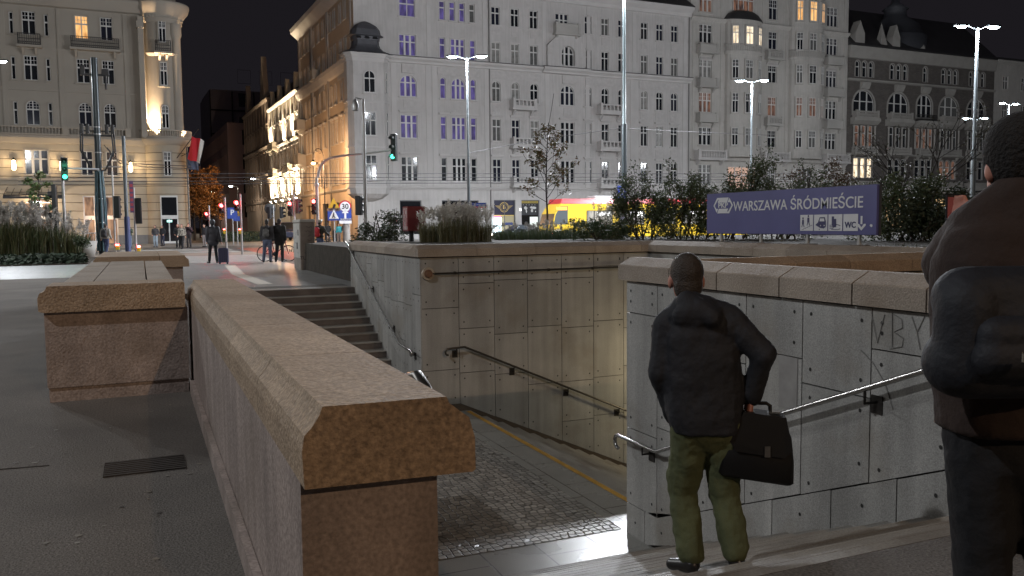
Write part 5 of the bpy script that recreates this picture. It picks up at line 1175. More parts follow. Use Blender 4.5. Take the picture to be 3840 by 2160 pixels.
# ================================================================ planted beds, low walls, cabinet, red box
def block(name, x0, x1, y0, y1, z, m): b = MB(); b.box(x0, x1, y0, y1, .0, z); return b
tag(block('', 5.22, 46, 15.99, 31.5, .93, 0).build('planting_bed', M_SOIL), kind='structure'); tag(block('', 10.27, 46, 2, 15.95, .93, 0).build('planting_bed', M_SOIL), kind='structure')
t = thing('low_wall', 'low cast concrete wall edging the planted bed by the upper stairs', 'wall', (5.65, 26, 0)); b = MB(); b.box(5.6, 5.78, 21.6, 29.4, 0, .44); b.box(5.6, 9, 29.4, 29.6, 0, .44); lw(b, 'wall_body', M_CONC, t)
b = MB(); b.box(5.78, 9.4, 21.55, 29.4, .0, .36); tag(b.build('grass_bed', M_SOIL), kind='structure')
M_CAB = mat('cabinet light panel', (.48, .47, .44), .6, var=.12, vscale=3, stain=.35, stcol=(.28, .26, .25)); M_CABS = mat('brown cabinet side', (.27, .235, .205), .7, var=.2, vscale=2.5, stain=.5, stcol=(.13, .11, .11))  # cabinet body takes a darker, browner tone than door and lid
t = thing('utility_cabinet', 'pale grey utility cabinet covered in scrawled tags beside the upper stairs', 'cabinet', (5.3, 30.9, 0))
b = MB(); b.bbox(5.06, 5.56, 30.2, 31.6, 0, 1.66, .015); lw(b, 'cabinet_body', M_CABS, t); b = MB(); b.box(5.045, 5.0585, 30.24, 31.56, .42, 1.62); d = lw(b, 'cabinet_door', M_CAB, t)
b = MB(); b.bbox(5.03, 5.59, 30.17, 31.63, 1.662, 1.76, .03); lw(b, 'cabinet_lid', M_CAB, t)
b = MB(); b.box(5.035, 5.044, 30.45, 30.58, 1.20, 1.40); b.box(5.035, 5.044, 30.7, 30.85, .72, .95); lw(b, 'lock_plate', M_IRON, t)
tg = random.Random(6)
for k in range(9):
    b = MB(); x, z = 5.12 + tg.random() * .3, .3 + k * .15
    pts = [(x + i * .045 + tg.uniform(-.02, .02), 30.193, z + tg.uniform(-.05, .05)) for i in range(tg.randint(3, 6))]; b.tube(pts, .006, 4); lw(b, 'scrawl', mat('black marker ink', (.05, .04, .05), .7), t)
for k in range(5):
    b = MB(); y, z = 30.4 + tg.random() * .8, .6 + k * .17; b.tube([(5.043, y + i * .08, z + tg.uniform(-.07, .07)) for i in range(5)], .006, 4); lw(b, 'scrawl', mat('blue grey marker', (.2, .24, .3), .7), t)
text('tag_lettering', 'TUNEZ', .17, MATS['black marker ink'], None, (5.31, 30.193, .42), ext=.001).parent = t
[setattr(o, 'matrix_parent_inverse', Matrix.Translation(t.location).inverted()) for o in t.children if o.type == 'MESH' and o.name.startswith('tag_lettering')]
M_RBOX = mat('dark red box paint', (.20, .022, .028), .5, var=.2, vscale=3)
t = thing('vending_box', 'dark red metal box with a poster-covered front standing on two legs in the bed', 'metal box', (9.1, 29.9, .93))
b = MB(); b.bbox(-.33, .33, -.20, .42, .38, 1.26, .012); b.build('box_body', M_RBOX, t)
b = MB(); b.box(-.345, -.3315, -.15, .37, .42, 1.2); fr = b.build('poster_front', brickmat('torn posters', (.5, .46, .44), (.30, .06, .07), (.4, .2, .2), .11, .14, .012, .7, axes='yz', fine=.5, fsc=22, bump=0), t)
b = MB(); b.cyl((-.1, .15, 0), (-.1, .15, .38), .09, n=10); b.box(.26, .31, .1, .15, 0, .38); b.build('leg', M_IRON, t)

# ================================================================ signals, poles, signs
M_RLED = mat('red signal light', (1, .1, .1), .4, emit=(1., .05, .05), estr=45.); M_GLED = mat('green signal light', (.1, 1, .6), .4, emit=(.05, 1., .55), estr=6.); M_SIGBK = mat('black signal housing', (.012, .012, .014), .5)
def siglight(p, col, pw): light('POINT', 'signal_light', p, pw, col, .1)
def signal_head(root, x, y, z, ang, lit=None, n=3, back=False, pitch=.3, s=1.):
    M = Matrix.Translation((x, y, z)) @ Matrix.Rotation(ang, 4, 'Z')
    b = MB(); b.bbox(-.14 * s, .14 * s, -.09, .12, -pitch * s * n, 0, .02, 0, M); h = b.build('signal_head', M_SIGBK, root)
    for i in range(n):
        zc = -pitch * s * (i + .5)
        b = MB(); nn = 10
        for j in range(nn):
            a0, a1 = PI * (-.1 + 1.2 * j / nn), PI * (-.1 + 1.2 * (j + 1) / nn)
            b.quad(*[M @ Vector((.115 * s * math.cos(a), yy, zc + .115 * s * math.sin(a))) for a, yy in ((a0, -.09), (a1, -.09), (a1, -.28), (a0, -.28))])
        b.build('visor', M_SIGBK, h)
        b = MB(); b.ell(M @ Vector((0, -.10, zc)), .1 * s, 10, 6, 0)
        mt = M_SIGBK
        if lit == i: mt = M_RLED if i == 0 else M_GLED
        b.build('signal_lens', mt, h)
    return h
def pole_thing(name, label, cat, uv, d, top, r=.06, m=None, group=None, z0=0.):
    p = at_d(*uv, d); t = thing(name, label, cat, (p.x, p.y, z0), 0, group); b = MB(); b.cyl((0, 0, 0), (0, 0, top - z0), r, r * .9, 10); b.build('pole', m or M_GALV, t); return t, Vector((p.x, p.y, z0))
def zat(v, u, d): return at_d(u, v, d).z
FC = -YAW   # signs face the viewer
gs = 'traffic signals at the crossing'
for u, vt, vl, d, lab in ((529, 517, 538, 64, 'lowest red pedestrian signal on a thin pole behind the person with the suitcase'), (569, 497, 517, 50.5, 'middle red signal on a pale pole just right of the person with the suitcase'), (608, 488, 510, 47, 'right-hand red signal on the tallest of the three pale poles')):
    t, p = pole_thing('traffic_signal', lab, 'traffic signal', (u, 600), d, zat(vt, u, d), .055, group=gs)
    signal_head(t, -.17, -.02, zat(vl, u, d) + .15, FC, 0, 2)
    siglight(p + Vector((-.2, -.7, zat(vl, u, d))), (1, .06, .06), 26)
    if u != 529: b = MB(); b.bbox(-.16, -.04, -.12, .02, zat(588, u, d), zat(576, u, d), .02); bx = b.build('push_button_box', mat('yellow push box', (.5, .4, .02), .5), t); b = MB(); b.box(-.15, -.05, -.13, -.121, zat(578, u, d), zat(575.5, u, d)); b.build('button_light', M_RLED, bx)
# arm signal over the carriageway
d = 50.; t, p = pole_thing('traffic_signal', 'grey mast with a long curved arm carrying a green signal over the road', 'traffic signal', (800, 590), d, zat(445, 800, d), .10, M_GALV, gs)
cv = [at_d(u, v, d + dd) - p for u, v, dd in ((800, 445, 0), (802, 430, 0), (808, 415, -.1), (818, 404, -.2), (832, 397, -.4), (860, 392, -.8), (920, 386, -1.2), (985, 378, -1.6))]
b = MB(); b.tube(cv, .085, 10, r1=.05); b.build('signal_arm', M_GALV, t)
q = at_d(990, 337, 48.4) - p; signal_head(t, q.x, q.y, q.z, FC - .55, 2, 3, pitch=.40, s=1.25); siglight(at_d(985, 386, 47), (.1, 1, .55), 25)
q = at_d(790, 500, 49.6) - p; signal_head(t, q.x, q.y, q.z, FC, 0, 3); siglight(at_d(788, 508, 48.6), (1, .06, .05), 50)
b = MB(); b.lathe([(.12, 0), (.15, .1), (.12, .2)], 12, 0, (0, 0, zat(470, 800, d))); b.build('collar', M_GALV, t)
d = 58.; t, p = pole_thing('traffic_signal', 'signal with a red lamp before the floodlit tenement, half hidden by the cabinet', 'traffic signal', (742, 590), d, zat(490, 742, d), .07, M_GALV, gs)
signal_head(t, -.27, -.1, zat(506, 742, d), FC, 0, 3, s=1.1); signal_head(t, .25, -.05, zat(500, 742, d), FC + 1.5, None, 3, s=1.1); siglight(p + Vector((-.4, -1., zat(510, 742, d))), (1, .06, .05), 40)
d = 66.; t, p = pole_thing('traffic_signal', 'cluster of unlit black signal heads left of the floodlit tenement entrance', 'traffic signal', (690, 600), d, zat(515, 690, d), .06, M_GALV, gs)
signal_head(t, -.3, -.1, zat(520, 690, d), FC + 2.6, None, 3); signal_head(t, .6, -.1, zat(520, 690, d), FC + 1.4, None, 3); b = MB(); b.ell((-.25, .05, zat(525, 690, d)), (.42, .04, .42), 16, 8); b.build('round_sign_back', M_SIGBK, t)
d = 55.; t, p = pole_thing('traffic_signal', 'slim signal pole with a black signal back and red push-button light', 'traffic signal', (343, 636), d, zat(472, 343, d), .075, M_GALV, gs)
signal_head(t, .25, .0, zat(498, 343, d), FC + PI + .3, None, 3, pitch=.42, s=1.3); b = MB(); b.bbox(.06, .26, -.1, .1, zat(633, 343, d), zat(618, 343, d), .02); bx = b.build('push_button_box', MATS['yellow push box'], t); b = MB(); b.box(.07, .25, -.12, -.101, zat(622.5, 343, d), zat(618, 343, d)); b.build('button_light', M_RLED, bx)
d = 48.; t, p = pole_thing('traffic_signal', 'leaning signal pole with a dark head standing beside the big cable-wrapped mast', 'traffic signal', (290, 610), d, zat(430, 282, d), .05, M_GALV, gs)
signal_head(t, .18, 0, zat(493, 290, d), FC + PI, None, 3, pitch=.36, s=1.15); b = MB(); b.bbox(.0, .2, -.1, .1, zat(628, 290, d), zat(614, 290, d), .02); bx = b.build('push_button_box', MATS['yellow push box'], t); b = MB(); b.box(.01, .19, -.12, -.101, zat(618, 290, d), zat(614, 290, d)); b.build('button_light', M_RLED, bx)
d = 45.; t, p = pole_thing('traffic_signal', 'green signal with a lower three-lamp head above the tall grasses', 'traffic signal', (163, 560), d, zat(395, 163, d), .075, M_GALV, gs)
signal_head(t, .12, -.2, zat(397, 163, d), FC + .5, 2, 3, pitch=.36, s=1.1); signal_head(t, -.42, -.1, zat(465, 163, d), FC - 1.25, None, 3, pitch=.62, s=1.75); siglight(p + Vector((.2, -.8, zat(420, 163, d))), (.1, 1, .55), 18)
b = MB(); b.tube([(0, 0, zat(423, 163, d)), (1.7, .8, zat(421, 225, d))], .045, 6); b.build('arm', mat('white metal arm', (.6, .62, .66), .3, .5), t)  # arm has a near-white metallic colour
# big cable-wrapped tram mast
d = 50.; t, p = pole_thing('tram_mast', 'thick dark tram mast wrapped in blue-green cables with antenna boxes', 'mast', (258, 622), d, zat(145, 250, d), .2, M_POLED)
b = MB()
for k in range(9):
    a = 2 * PI * k / 9; r_ = .25; zt = zat(430, 258, d)
    b.tube([(r_ * math.cos(a), r_ * math.sin(a) - .05, .2), (r_ * 1.15 * math.cos(a), r_ * 1.15 * math.sin(a) - .08, zt * .5), (r_ * .75 * math.cos(a), r_ * .7 * math.sin(a) - .1, zt)], .05, 6)
b.build('cable_bundle', mat('blue green cable sheath', (.05, .10, .12), .4, var=.4, vscale=5), t)
b = MB(); z5 = zat(345, 258, d)
for s_ in (-1, 1):
    for k in range(2): b.tube([(s_ * (.75 + k * .12), -.1, z5 + .2), (s_ * (.8 + k * .1), -.2, z5 - .8), (s_ * .35, -.25, z5 - 1.9), (s_ * .1, -.27, zat(430, 258, d))], .045, 6)
b.build('hanging_cables', M_SIGBK, t)
b = MB(); b.box(-.85, .85, -.06, .06, z5 + .05, z5 + .15); b.box(-.85, .85, -.06, .06, z5 + .3, z5 + .38)
for s_ in (-.8, -.5, .5, .8): b.bbox(s_ - .1, s_ + .1, -.15, .15, z5 + .2, z5 + .75, .03)
b.build('cable_bracket', M_SIGBK, t)
b = MB(); z8 = zat(188, 258, d); b.box(-.65, .75, -.05, .05, z8 - .06, z8 + .06); b.bbox(-.75, -.5, -.12, .12, z8 - .05, z8 + .5, .03); b.bbox(.35, .75, -.12, .12, z8 + .0, z8 + .35, .03); b.bbox(.5, .62, -.1, .1, z8 - .8, z8, .02); b.build('antenna_box', M_SIGBK, t)
b = MB()
for v in (320, 338, 384, 430, 500, 560): z_ = zat(v, 258, d); b.lathe([(.215, -.03), (.225, 0), (.215, .03)], 12, 0, (0, 0, z_))
b.build('steel_band', M_GALV, t)
d = 52.; t, p = pole_thing('tram_mast', 'slimmer bluish tram mast with a narrow vertical banner', 'mast', (322, 615), d, zat(342, 322, d), .12, M_POLE)
b = MB(); b.cyl((0, 0, 0), (0, 0, zat(545, 322, d)), .17, .16, 12); b.build('mast_foot', mat('blue mast foot', (.08, .10, .20), .35, .3), t)  # foot gets a dark blue base colour
b = MB(); b.box(.2, .42, -.02, .0, zat(535, 330, d), zat(455, 330, d)); bn = b.build('banner', mat('dark violet banner', (.10, .06, .14), .6), t)
b = MB(); [b.box(.23, .39, -.03, -.021, zat(530 - k * 12, 330, d), zat(523 - k * 12, 330, d)) for k in range(6)]; b.build('banner_print', mat('red banner print', (.35, .05, .07), .6), bn)
b = MB(); b.tube([(-.1, 0, zat(420, 322, d)), (-1.6, -.2, zat(421, 290, d))], .035, 6); b.tube([(.05, 0, zat(440, 322, d)), (.5, -.1, zat(432, 334, d))], .03, 6); b.build('arm', M_GALV, t)
# tall camera pole
d = 38.; t, p = pole_thing('camera_pole', 'tall pale pole with a surveillance camera on top in front of the corner oriel', 'pole', (921, 600), d, zat(250, 919, d), .085, M_GALV)
z_ = zat(262, 905, d); b = MB(); b.tube([(0, 0, z_ + .2), (-.35, -.05, z_ + .25)], .03, 6); b.lathe([(.14, -.3), (.16, -.1), (.1, .12), (.03, .2)], 12, 0, (-.36, -.05, z_)); b.build('camera', M_GALV, t)
signal_head(t, -.28, .0, zat(493, 910, d), FC + PI - .4, None, 3, pitch=.28, s=1.)
# road signs
M_YSIG = mat('yellow sign film', (.62, .36, .03), .45); M_BSIG = mat('blue sign film', (.04, .08, .36), .45); M_RSIG = mat('red sign film', (.5, .03, .04), .45); M_BLKS = mat('black sign film', (.02, .02, .02), .5)
d = 58.; t, p = pole_thing('road_sign', 'yellow warning triangle above a blue pedestrian crossing sign on one post', 'road sign', (842, 600), d, zat(500, 842, d), .04, M_GALV, 'road signs at the corner')
def face(root, nm, ps, m, y=-.06): b = MB(); b.prism(ps, y, y + .012, 'y'); o = b.build(nm, m, root); return o
def turn(o): o.rotation_euler = (0, 0, FC); return o
turn(t)
zc = zat(515, 842, d); face(t, 'warning_triangle', [(-.47, zc - .36), (.47, zc - .36), (0, zc + .45)], M_YSIG); face(t, 'triangle_mark', [(-.09, zc - .22), (.05, zc - .24), (.16, zc + .0), (.02, zc + .05)], M_BLKS, -.075)
zc = zat(527, 842, d); face(t, 'supplementary_plate', [(-.4, zc - .13), (.4, zc - .13), (.4, zc + .13), (-.4, zc + .13)], M_YSIG); text('plate_lettering', '10-120 m', .15, M_BLKS, t, (0, -.065, zc))
zc = zat(539, 842, d); o = face(t, 'crossing_sign', [(-.42, zc - .42), (.42, zc - .42), (.42, zc + .42), (-.42, zc + .42)], M_BSIG); face(t, 'crossing_triangle', [(-.33, zc - .3), (.33, zc - .3), (0, zc + .33)], M_SIGNW, -.075)
b = MB(); b.ell((.0, -.08, zc + .08), (.045, .01, .045), 8, 5); b.tube([(0, -.08, zc + .03), (-.02, -.08, zc - .1)], .04, 5); b.tube([(-.02, -.08, zc - .1), (-.12, -.08, zc - .25)], .025, 5); b.tube([(-.02, -.08, zc - .1), (.1, -.08, zc - .25)], .025, 5); b.build('walking_figure', M_BLKS, t)
d = 60.; t, p = pole_thing('road_sign', 'round thirty limit sign above a blue one-way arrow on a stout post', 'road sign', (872, 600), d, zat(505, 872, d), .06, M_GALV, 'road signs at the corner'); turn(t)
b = MB(); b.cyl((0, 0, 0), (0, 0, zat(545, 872, d)), .27, .25, 12); b.build('post_foot', mat('stained concrete post', (.22, .2, .18), .8, var=.2, vscale=3), t)
zc = zat(520, 872, d); b = MB(); b.cyl((0, -.28, zc), (0, -.265, zc), .44, n=24); ds = b.build('limit_disc', M_RSIG, t); b = MB(); b.cyl((0, -.295, zc), (0, -.282, zc), .345, n=24); b.build('disc_face', M_SIGNW, ds); text('limit_number', '30', .5, M_BLKS, ds, (0, -.298, zc), bold=.01)
zc = zat(539, 872, d); face(t, 'arrow_plate', [(-.42, zc - .45), (.42, zc - .45), (.42, zc + .45), (-.42, zc + .45)], M_BSIG, -.28); face(t, 'arrow', [(-.07, zc - .33), (.07, zc - .33), (.07, zc + .08), (.24, zc + .08), (0, zc + .36), (-.24, zc + .08), (-.07, zc + .08)], M_SIGNW, -.295)
zc = zat(556, 872, d); face(t, 'supplementary_plate', [(-.42, zc - .18), (.42, zc - .18), (.42, zc + .18), (-.42, zc + .18)], M_SIGNW, -.28)
d = 72.; t, p = pole_thing('road_sign', 'blue parking sign on a post at the mouth of the side street', 'road sign', (587, 600), d, zat(525, 587, d), .05, M_GALV, 'road signs at the corner'); turn(t)
zc = zat(535, 587, d); face(t, 'parking_plate', [(-.42, zc - .5), (.42, zc - .5), (.42, zc + .42), (-.42, zc + .42)], M_BSIG); text('parking_letter', 'P', .62, M_SIGNW, t, (0, -.065, zc), bold=.012)
d = 74.; t, p = pole_thing('road_sign', 'small yellow triangle over a blue square sign behind the right red signal', 'road sign', (598, 600), d, zat(525, 598, d), .05, M_GALV, 'road signs at the corner'); turn(t)
zc = zat(535, 598, d); face(t, 'warning_triangle', [(-.4, zc - .3), (.4, zc - .3), (0, zc + .42)], M_YSIG); zc = zat(546, 598, d); face(t, 'blue_plate', [(-.34, zc - .34), (.34, zc - .34), (.34, zc + .34), (-.34, zc + .34)], M_BSIG)
d = 57.8; p = at_d(1563, 487, d); t = thing('road_sign', 'blue parking sign fixed to the tall mast lamp', 'road sign', p, FC, 'road signs at the corner'); face(t, 'parking_plate', [(-.30, -.52), (.30, -.52), (.30, .52), (-.30, .52)], M_BSIG, -.25); text('parking_letter', 'P', .62, M_SIGNW, t, (0, -.255, .03), bold=.01)
b = MB(); b.box(-.28, .28, -.235, -.05, .3, .34); b.box(-.28, .28, -.235, -.05, -.34, -.3); b.build('clamp', M_GALV, t)
p = at_d(1563, 520, d); t = thing('road_sign', 'narrow pale plate below the parking sign on the mast', 'road sign', p, FC, 'road signs at the corner'); face(t, 'plate', [(-.1, -.9), (.16, -.9), (.16, .5), (-.1, .5)], mat('pale lilac plate', (.4, .38, .5), .5), -.25)
p = at_d(1203, 517, 54.); t = thing('street_name_sign', 'blue and red street name plates on the slim twin lamp', 'street sign', p, FC)
b = MB(); b.box(-.42, .5, -.02, .0, -.05, .17); o = b.build('name_plate', M_BSIG, t); b = MB(); b.box(-.42, .5, -.02, .0, -.16, -.052); b.build('district_plate', M_RSIG, t); text('street_name', 'Aleje Jerozolimskie', .085, M_SIGNW, o, (.06, -.024, .06)); b = MB(); b.box(-1.05, -.85, -.02, 0, -.12, .15); b.build('name_plate', M_BSIG, t); b = MB(); b.box(-.9, -.4, .0, .03, -.1, .1); b.build('clamp', M_GALV, t)

# ================================================================ overhead wires
wm_ = mat('overhead wire', (.03, .03, .032), .6)
for i, (ul, vl, ur, vr, yy, lab) in enumerate(((430, 437, 1810, 437, 61.5, 'uppermost long tram wire across the corner house'), (430, 447, 1810, 445, 58.5, 'second long tram wire from the top'), (430, 456, 1810, 452, 61.8, 'third long tram wire from the top'), (430, 463, 1810, 458, 58.2, 'lowest long tram wire above the shop fronts'))):
    b = MB(); P0, P1 = at_y(ul, vl, yy), at_y(ur, vr, yy); dd = (P1 - P0); pts = [P0 + dd * (k / 14 * 1.5 - .2) for k in range(15)]
    b.tube(pts, .022, 4, caps=False); o = b.build('overhead_wire', wm_); tag(o, lab, 'wire', 'tram wires')
for i, (pts, lab) in enumerate((([(262, 365, 50), (290, 400, 52), (330, 412, 56), (480, 418, 70)], 'sagging black cable from the thick mast to the hotel corner'), ([(270, 372, 50), (300, 410, 53), (360, 420, 58), (480, 424, 70)], 'lower sagging black cable beside the thick mast'), ([(1180, 385, 54), (1350, 352, 60), (1565, 322, 58)], 'span wire climbing to the tall mast lamp'), ([(1565, 322, 58), (1700, 330, 64), (1930, 340, 80)], 'span wire right of the tall mast lamp'))):
    b = MB(); b.tube([at_d(*q) for q in pts], .03 if i < 2 else .018, 4); tag(b.build('overhead_wire', wm_), lab, 'wire', 'span cables')
# bollards and barrier by the corner house
for i, (u, lab) in enumerate(((863, 'bollard nearest the road sign post'), (869, 'middle bollard of the three by the road sign'), (877, 'right bollard of the three by the road sign'))):
    p = at_d(u - 23, 606, 82); o = thing('bollard', lab, 'bollard', (p.x, p.y, 0), 0, 'bollards at the corner'); b = MB(); b.lathe([(.09, 0), (.08, .9), (.1, .95), (.06, 1.08), (.0, 1.1)], 10); b.build('bollard_post', M_IRON, o)
p = at_z(219, 649); t = thing('planter_pot', 'big grey concrete planter pot beside the tall grasses', 'planter', (p.x - .15, p.y + 1.2, 0)); b = MB(); b.lathe([(.0, 0), (.45, 0), (.62, .85), (.55, .86), (.5, .7), (0, .7)], 20); b.build('pot', M_CONC, t)
p = at_d(232, 612, 56); t = thing('barrier', 'grey barred barrier behind the planter pot', 'barrier', (p.x, p.y, 0), FC); b = MB()
for k in range(8): b.cyl((-.8 + k * .22, 0, .0), (-.8 + k * .22, 0, 1.2), .018, n=5)
b.tube([(-.85, 0, 1.2), (.8, 0, 1.2)], .03, 6); b.build('barrier_frame', M_GALV, t)
# ================================================================ plants
def leaves(b, blobs, n, size, rng, up=.2, shell=.55):
    tot = sum(r[0] * r[1] * r[2] for c, r in blobs)
    for c_, r in blobs:
        m = int(n * r[0] * r[1] * r[2] / tot)
        for _ in range(m):
            v = Vector((rng.gauss(0, 1), rng.gauss(0, 1), rng.gauss(0, 1))).normalized() * (rng.random() ** (1 - shell) if rng.random() < .8 else rng.uniform(.9, 1.2))
            p = Vector(c_) + Vector((v.x * r[0], v.y * r[1], v.z * r[2])); s = size * rng.uniform(.6, 1.4)
            a = Vector((rng.gauss(0, 1), rng.gauss(0, 1), rng.gauss(0, .7))).normalized(); q = a.orthogonal(); q.rotate(__import__('mathutils').Quaternion(a, rng.random() * 6.28)); q.normalize()
            b.add([p - a * s, p + q * s * .45, p + a * s, p - q * s * .45], [(0, 1, 2, 3)])
def branch(b, p, d, L, r, depth, rng, tips, spread=.6, droop=0.):
    p = Vector(p); d = Vector(d).normalized(); pts = [p]; k = 4
    for i in range(k):
        d = (d + Vector((rng.uniform(-1, 1), rng.uniform(-1, 1), rng.uniform(-.5, .7) - droop)) * .14).normalized(); pts.append(pts[-1] + d * L / k)
    b.tube(pts, r, 6, r1=r * .6); tips.append(pts[-1])
    if depth > 0:
        for j in range(rng.randint(2, 4)):
            s = pts[rng.randint(2, k)]; dd = (d + Vector((rng.uniform(-1, 1), rng.uniform(-1, 1), rng.uniform(-.3, .8))) * spread).normalized(); branch(b, s, dd, L * rng.uniform(.5, .75), r * .55, depth - 1, rng, tips, spread, droop)
GREEN = [(.025, .040, .018), (.045, .065, .028), (.065, .09, .035), (.035, .05, .022)]
DKGR = [(.025, .036, .02), (.045, .06, .032), (.07, .085, .045), (.03, .045, .026)]
AUT = [(.16, .065, .02), (.11, .09, .025), (.06, .08, .025), (.20, .10, .03)]
def shrub(label, loc, blobs, n, size, cols, seed, name='shrub', cat='shrub', group=None, stems=6, h=1.):
    rng = random.Random(seed); t = thing(name, label, cat, loc, 0, group)
    b = MB(); tips = []
    for k in range(stems): a = rng.random() * 6.28; branch(b, (0, 0, -.02), (math.cos(a) * .5, math.sin(a) * .5, 1), h * .7, .02 * h ** .5, 1, rng, tips)
    b.build('stems', mat('bark', (.06, .045, .035), .9), t)
    b = MB(); leaves(b, blobs, n, size, rng); b.build('foliage', leafmat('leaves ' + str(seed), cols), t); return t
def rb(rng, W, D, H, n, z0=0., rr=(.25, .45), tall=None):
    out = []
    for _ in range(n):
        x, y = rng.uniform(-W, W), rng.uniform(-D, D); k = tall(x) if tall else 1.
        z = z0 + rng.random() * H * k; r = rng.uniform(*rr); out.append(((x, y, z), (r, r, r * .85)))
    return out
rs = random.Random(77)
p = at_d(965, 600, 33.); shrub('dark glossy shrub left of the red box behind the coping', (p.x, p.y, .36), rb(rs, .8, .7, 1.25, 16, .35, (.22, .42)) + [((.05, 0, 1.5), (.35, .3, .3)), ((-.95, 0, .55), (.3, .3, .25))], 3600, .055, DKGR + [(.09, .11, .05)], 31, h=1.6)
# pampas / fountain grasses
def grasses(label, loc, W, D, n, h, rng, plume, name='ornamental_grass', ang=0., cols=None, pn=None, group='ornamental grasses', lean=.35, pl=.34, pw=.075, blade=.006):
    t = thing(name, label, 'ornamental grass', loc, ang, group)
    b = MB()
    for _ in range(n):
        x, y = rng.uniform(-W, W), rng.uniform(-D, D); L = h * rng.uniform(.45, .85); a = rng.random() * 6.28; le = lean * rng.uniform(.2, 1.2); w = blade * rng.uniform(.6, 1.4)
        dx, dy = math.cos(a), math.sin(a); q = (-dy * w, dx * w)
        P = [(x + dx * L * le * f * f, y + dy * L * le * f * f, L * (f - .25 * le * f * f)) for f in (0, .45, .8, 1.)]
        vs = [];
        for i, (px, py, pz) in enumerate(P): k = (1, .9, .55, .05)[i]; vs += [(px - q[0] * k, py - q[1] * k, pz), (px + q[0] * k, py + q[1] * k, pz)]
        b.add(vs, [(0, 1, 3, 2), (2, 3, 5, 4), (4, 5, 7, 6)])
    b.build('blades', leafmat('blades ' + label[:12], cols or [(.08, .09, .035), (.15, .14, .065), (.22, .19, .10), (.09, .11, .045)]), t)
    if plume:
        b = MB()
        for _ in range(plume):
            x, y = rng.uniform(-W, W), rng.uniform(-D, D); L = h * rng.uniform(.72, 1.05); a = rng.random() * 6.28; le = .16 * rng.random()
            tip = Vector((x + math.cos(a) * L * le, y + math.sin(a) * L * le, L)); bs = Vector((x, y, 0)); b.tube([bs, (bs + tip) / 2 + Vector((0, 0, .03)), tip], .004, 3, caps=False)
            dr = (tip - bs).normalized(); dr = (dr + Vector((math.cos(a) * .5, math.sin(a) * .5, 0))).normalized(); LL = pl * rng.uniform(.7, 1.3)
            for k in range(60):
                f = rng.random(); c_ = tip + dr * LL * (f - .35) + Vector((rng.gauss(0, 1), rng.gauss(0, 1), rng.gauss(0, 1))) * pw * .45 * math.sin(PI * min(1, f * .9 + .08))
                e = (dr + Vector((rng.gauss(0, .6), rng.gauss(0, .6), rng.gauss(0, .3) - .2))).normalized() * pw * .95; o_ = e.orthogonal().normalized() * pw * .17
                b.add([c_ - o_, c_ + o_, c_ + e], [(0, 1, 2)])
        b.build('plumes', pn, t)
    return t
M_PLUME = leafmat('silvery plumes', [(.50, .47, .42), (.66, .63, .58), (.42, .39, .34)])
M_PLUMD = leafmat('dusky plumes', [(.34, .31, .28), (.46, .43, .40), (.26, .23, .20)])
rg = random.Random(13)
p = at_z(1112, 610, .93); grasses('leftmost clump of silver-plumed grass right of the red box', (p.x, p.y + .8, .92), .5, .35, 900, 1.02, rg, 46, pn=M_PLUME, ang=-.3)
p = at_z(1165, 610, .93); grasses('middle clump of silver-plumed grass, tallest in its row', (p.x, p.y + .6, .92), .6, .4, 1100, 1.16, rg, 62, pn=M_PLUME, ang=-.3)
p = at_z(1215, 609, .93); grasses('right clump of silver-plumed grass beside the bright screen', (p.x, p.y + .6, .92), .5, .35, 900, 1.02, rg, 52, pn=M_PLUME, ang=-.3)
p = at_z(1345, 603, .93); grasses('low green grass patch around the young tree', (p.x + .5, p.y + 1, .92), 1.6, 1.2, 2600, .55, rg, 22, pn=M_PLUMD, ang=-.3, cols=[(.04, .075, .028), (.06, .10, .04), (.10, .12, .05)], pl=.15)
p = at_z(1430, 601, .93); grasses('low straw-tipped grass patch in front of the tram', (p.x + .5, p.y + 1, .92), 1.5, 1., 2200, .62, rg, 30, pn=M_PLUMD, ang=-.3, cols=[(.05, .085, .03), (.09, .10, .04), (.15, .12, .055)], pl=.18)
p = at_d(1530, 560, 32); grasses('small fluffy-plumed grass before the dark feathery shrub', (p.x, p.y, .92), .55, .4, 500, 1.15, rg, 42, pn=M_PLUME, ang=-.3)
p = at_d(1500, 590, 30); shrub('bright green small shrub at the foot of the feathery shrub', (p.x, p.y, .92), rb(rs, .75, .5, .5, 12, .1, (.2, .34)), 2400, .04, [(.05, .09, .035), (.07, .12, .045), (.04, .07, .028)], 41, h=.7)
# feathery tamarisks and dark shrubs behind the sign
def tamarisk(label, u, d, W, H, n, seed, cols=DKGR, size=.044, z0=.92):
    rng = random.Random(seed); p = at_d(u, 590, d); t = thing('feathery_shrub', label, 'shrub', (p.x, p.y, z0), -YAW, 'dark feathery shrubs in the raised bed')
    b = MB(); tips = []
    for k in range(9): a = rng.uniform(0, PI * 2); branch(b, (rng.uniform(-W, W) * .4, rng.uniform(-.4, .4), 0), (math.cos(a) * .5, math.sin(a) * .35, 1), H * rng.uniform(.5, .75), .03, 2, rng, tips, .55)
    b.build('stems', mat('bark', (.06, .045, .035), .9), t)
    bl = [((q.x, q.y, q.z), (.26, .24, .28)) for q in tips if rng.random() < .85] + rb(rng, W * .95, .6, H * .62, 30, .12, (.3, .5)); n = int(n * 1.5)
    b = MB(); leaves(b, bl, n, size, rng, shell=.3); b.build('foliage', leafmat('leaves t%d' % seed, cols), t)
TM = [(.045, .065, .03), (.08, .11, .05), (.11, .14, .065), (.06, .085, .04), (.16, .18, .09)]
tamarisk('big dark feathery shrub in front of the tram', 1615, 31, 1.3, 1.75, 9000, 51, TM)
tamarisk('dark feathery shrub left behind the station sign', 1745, 30, 1.2, 1.9, 8000, 52, TM)
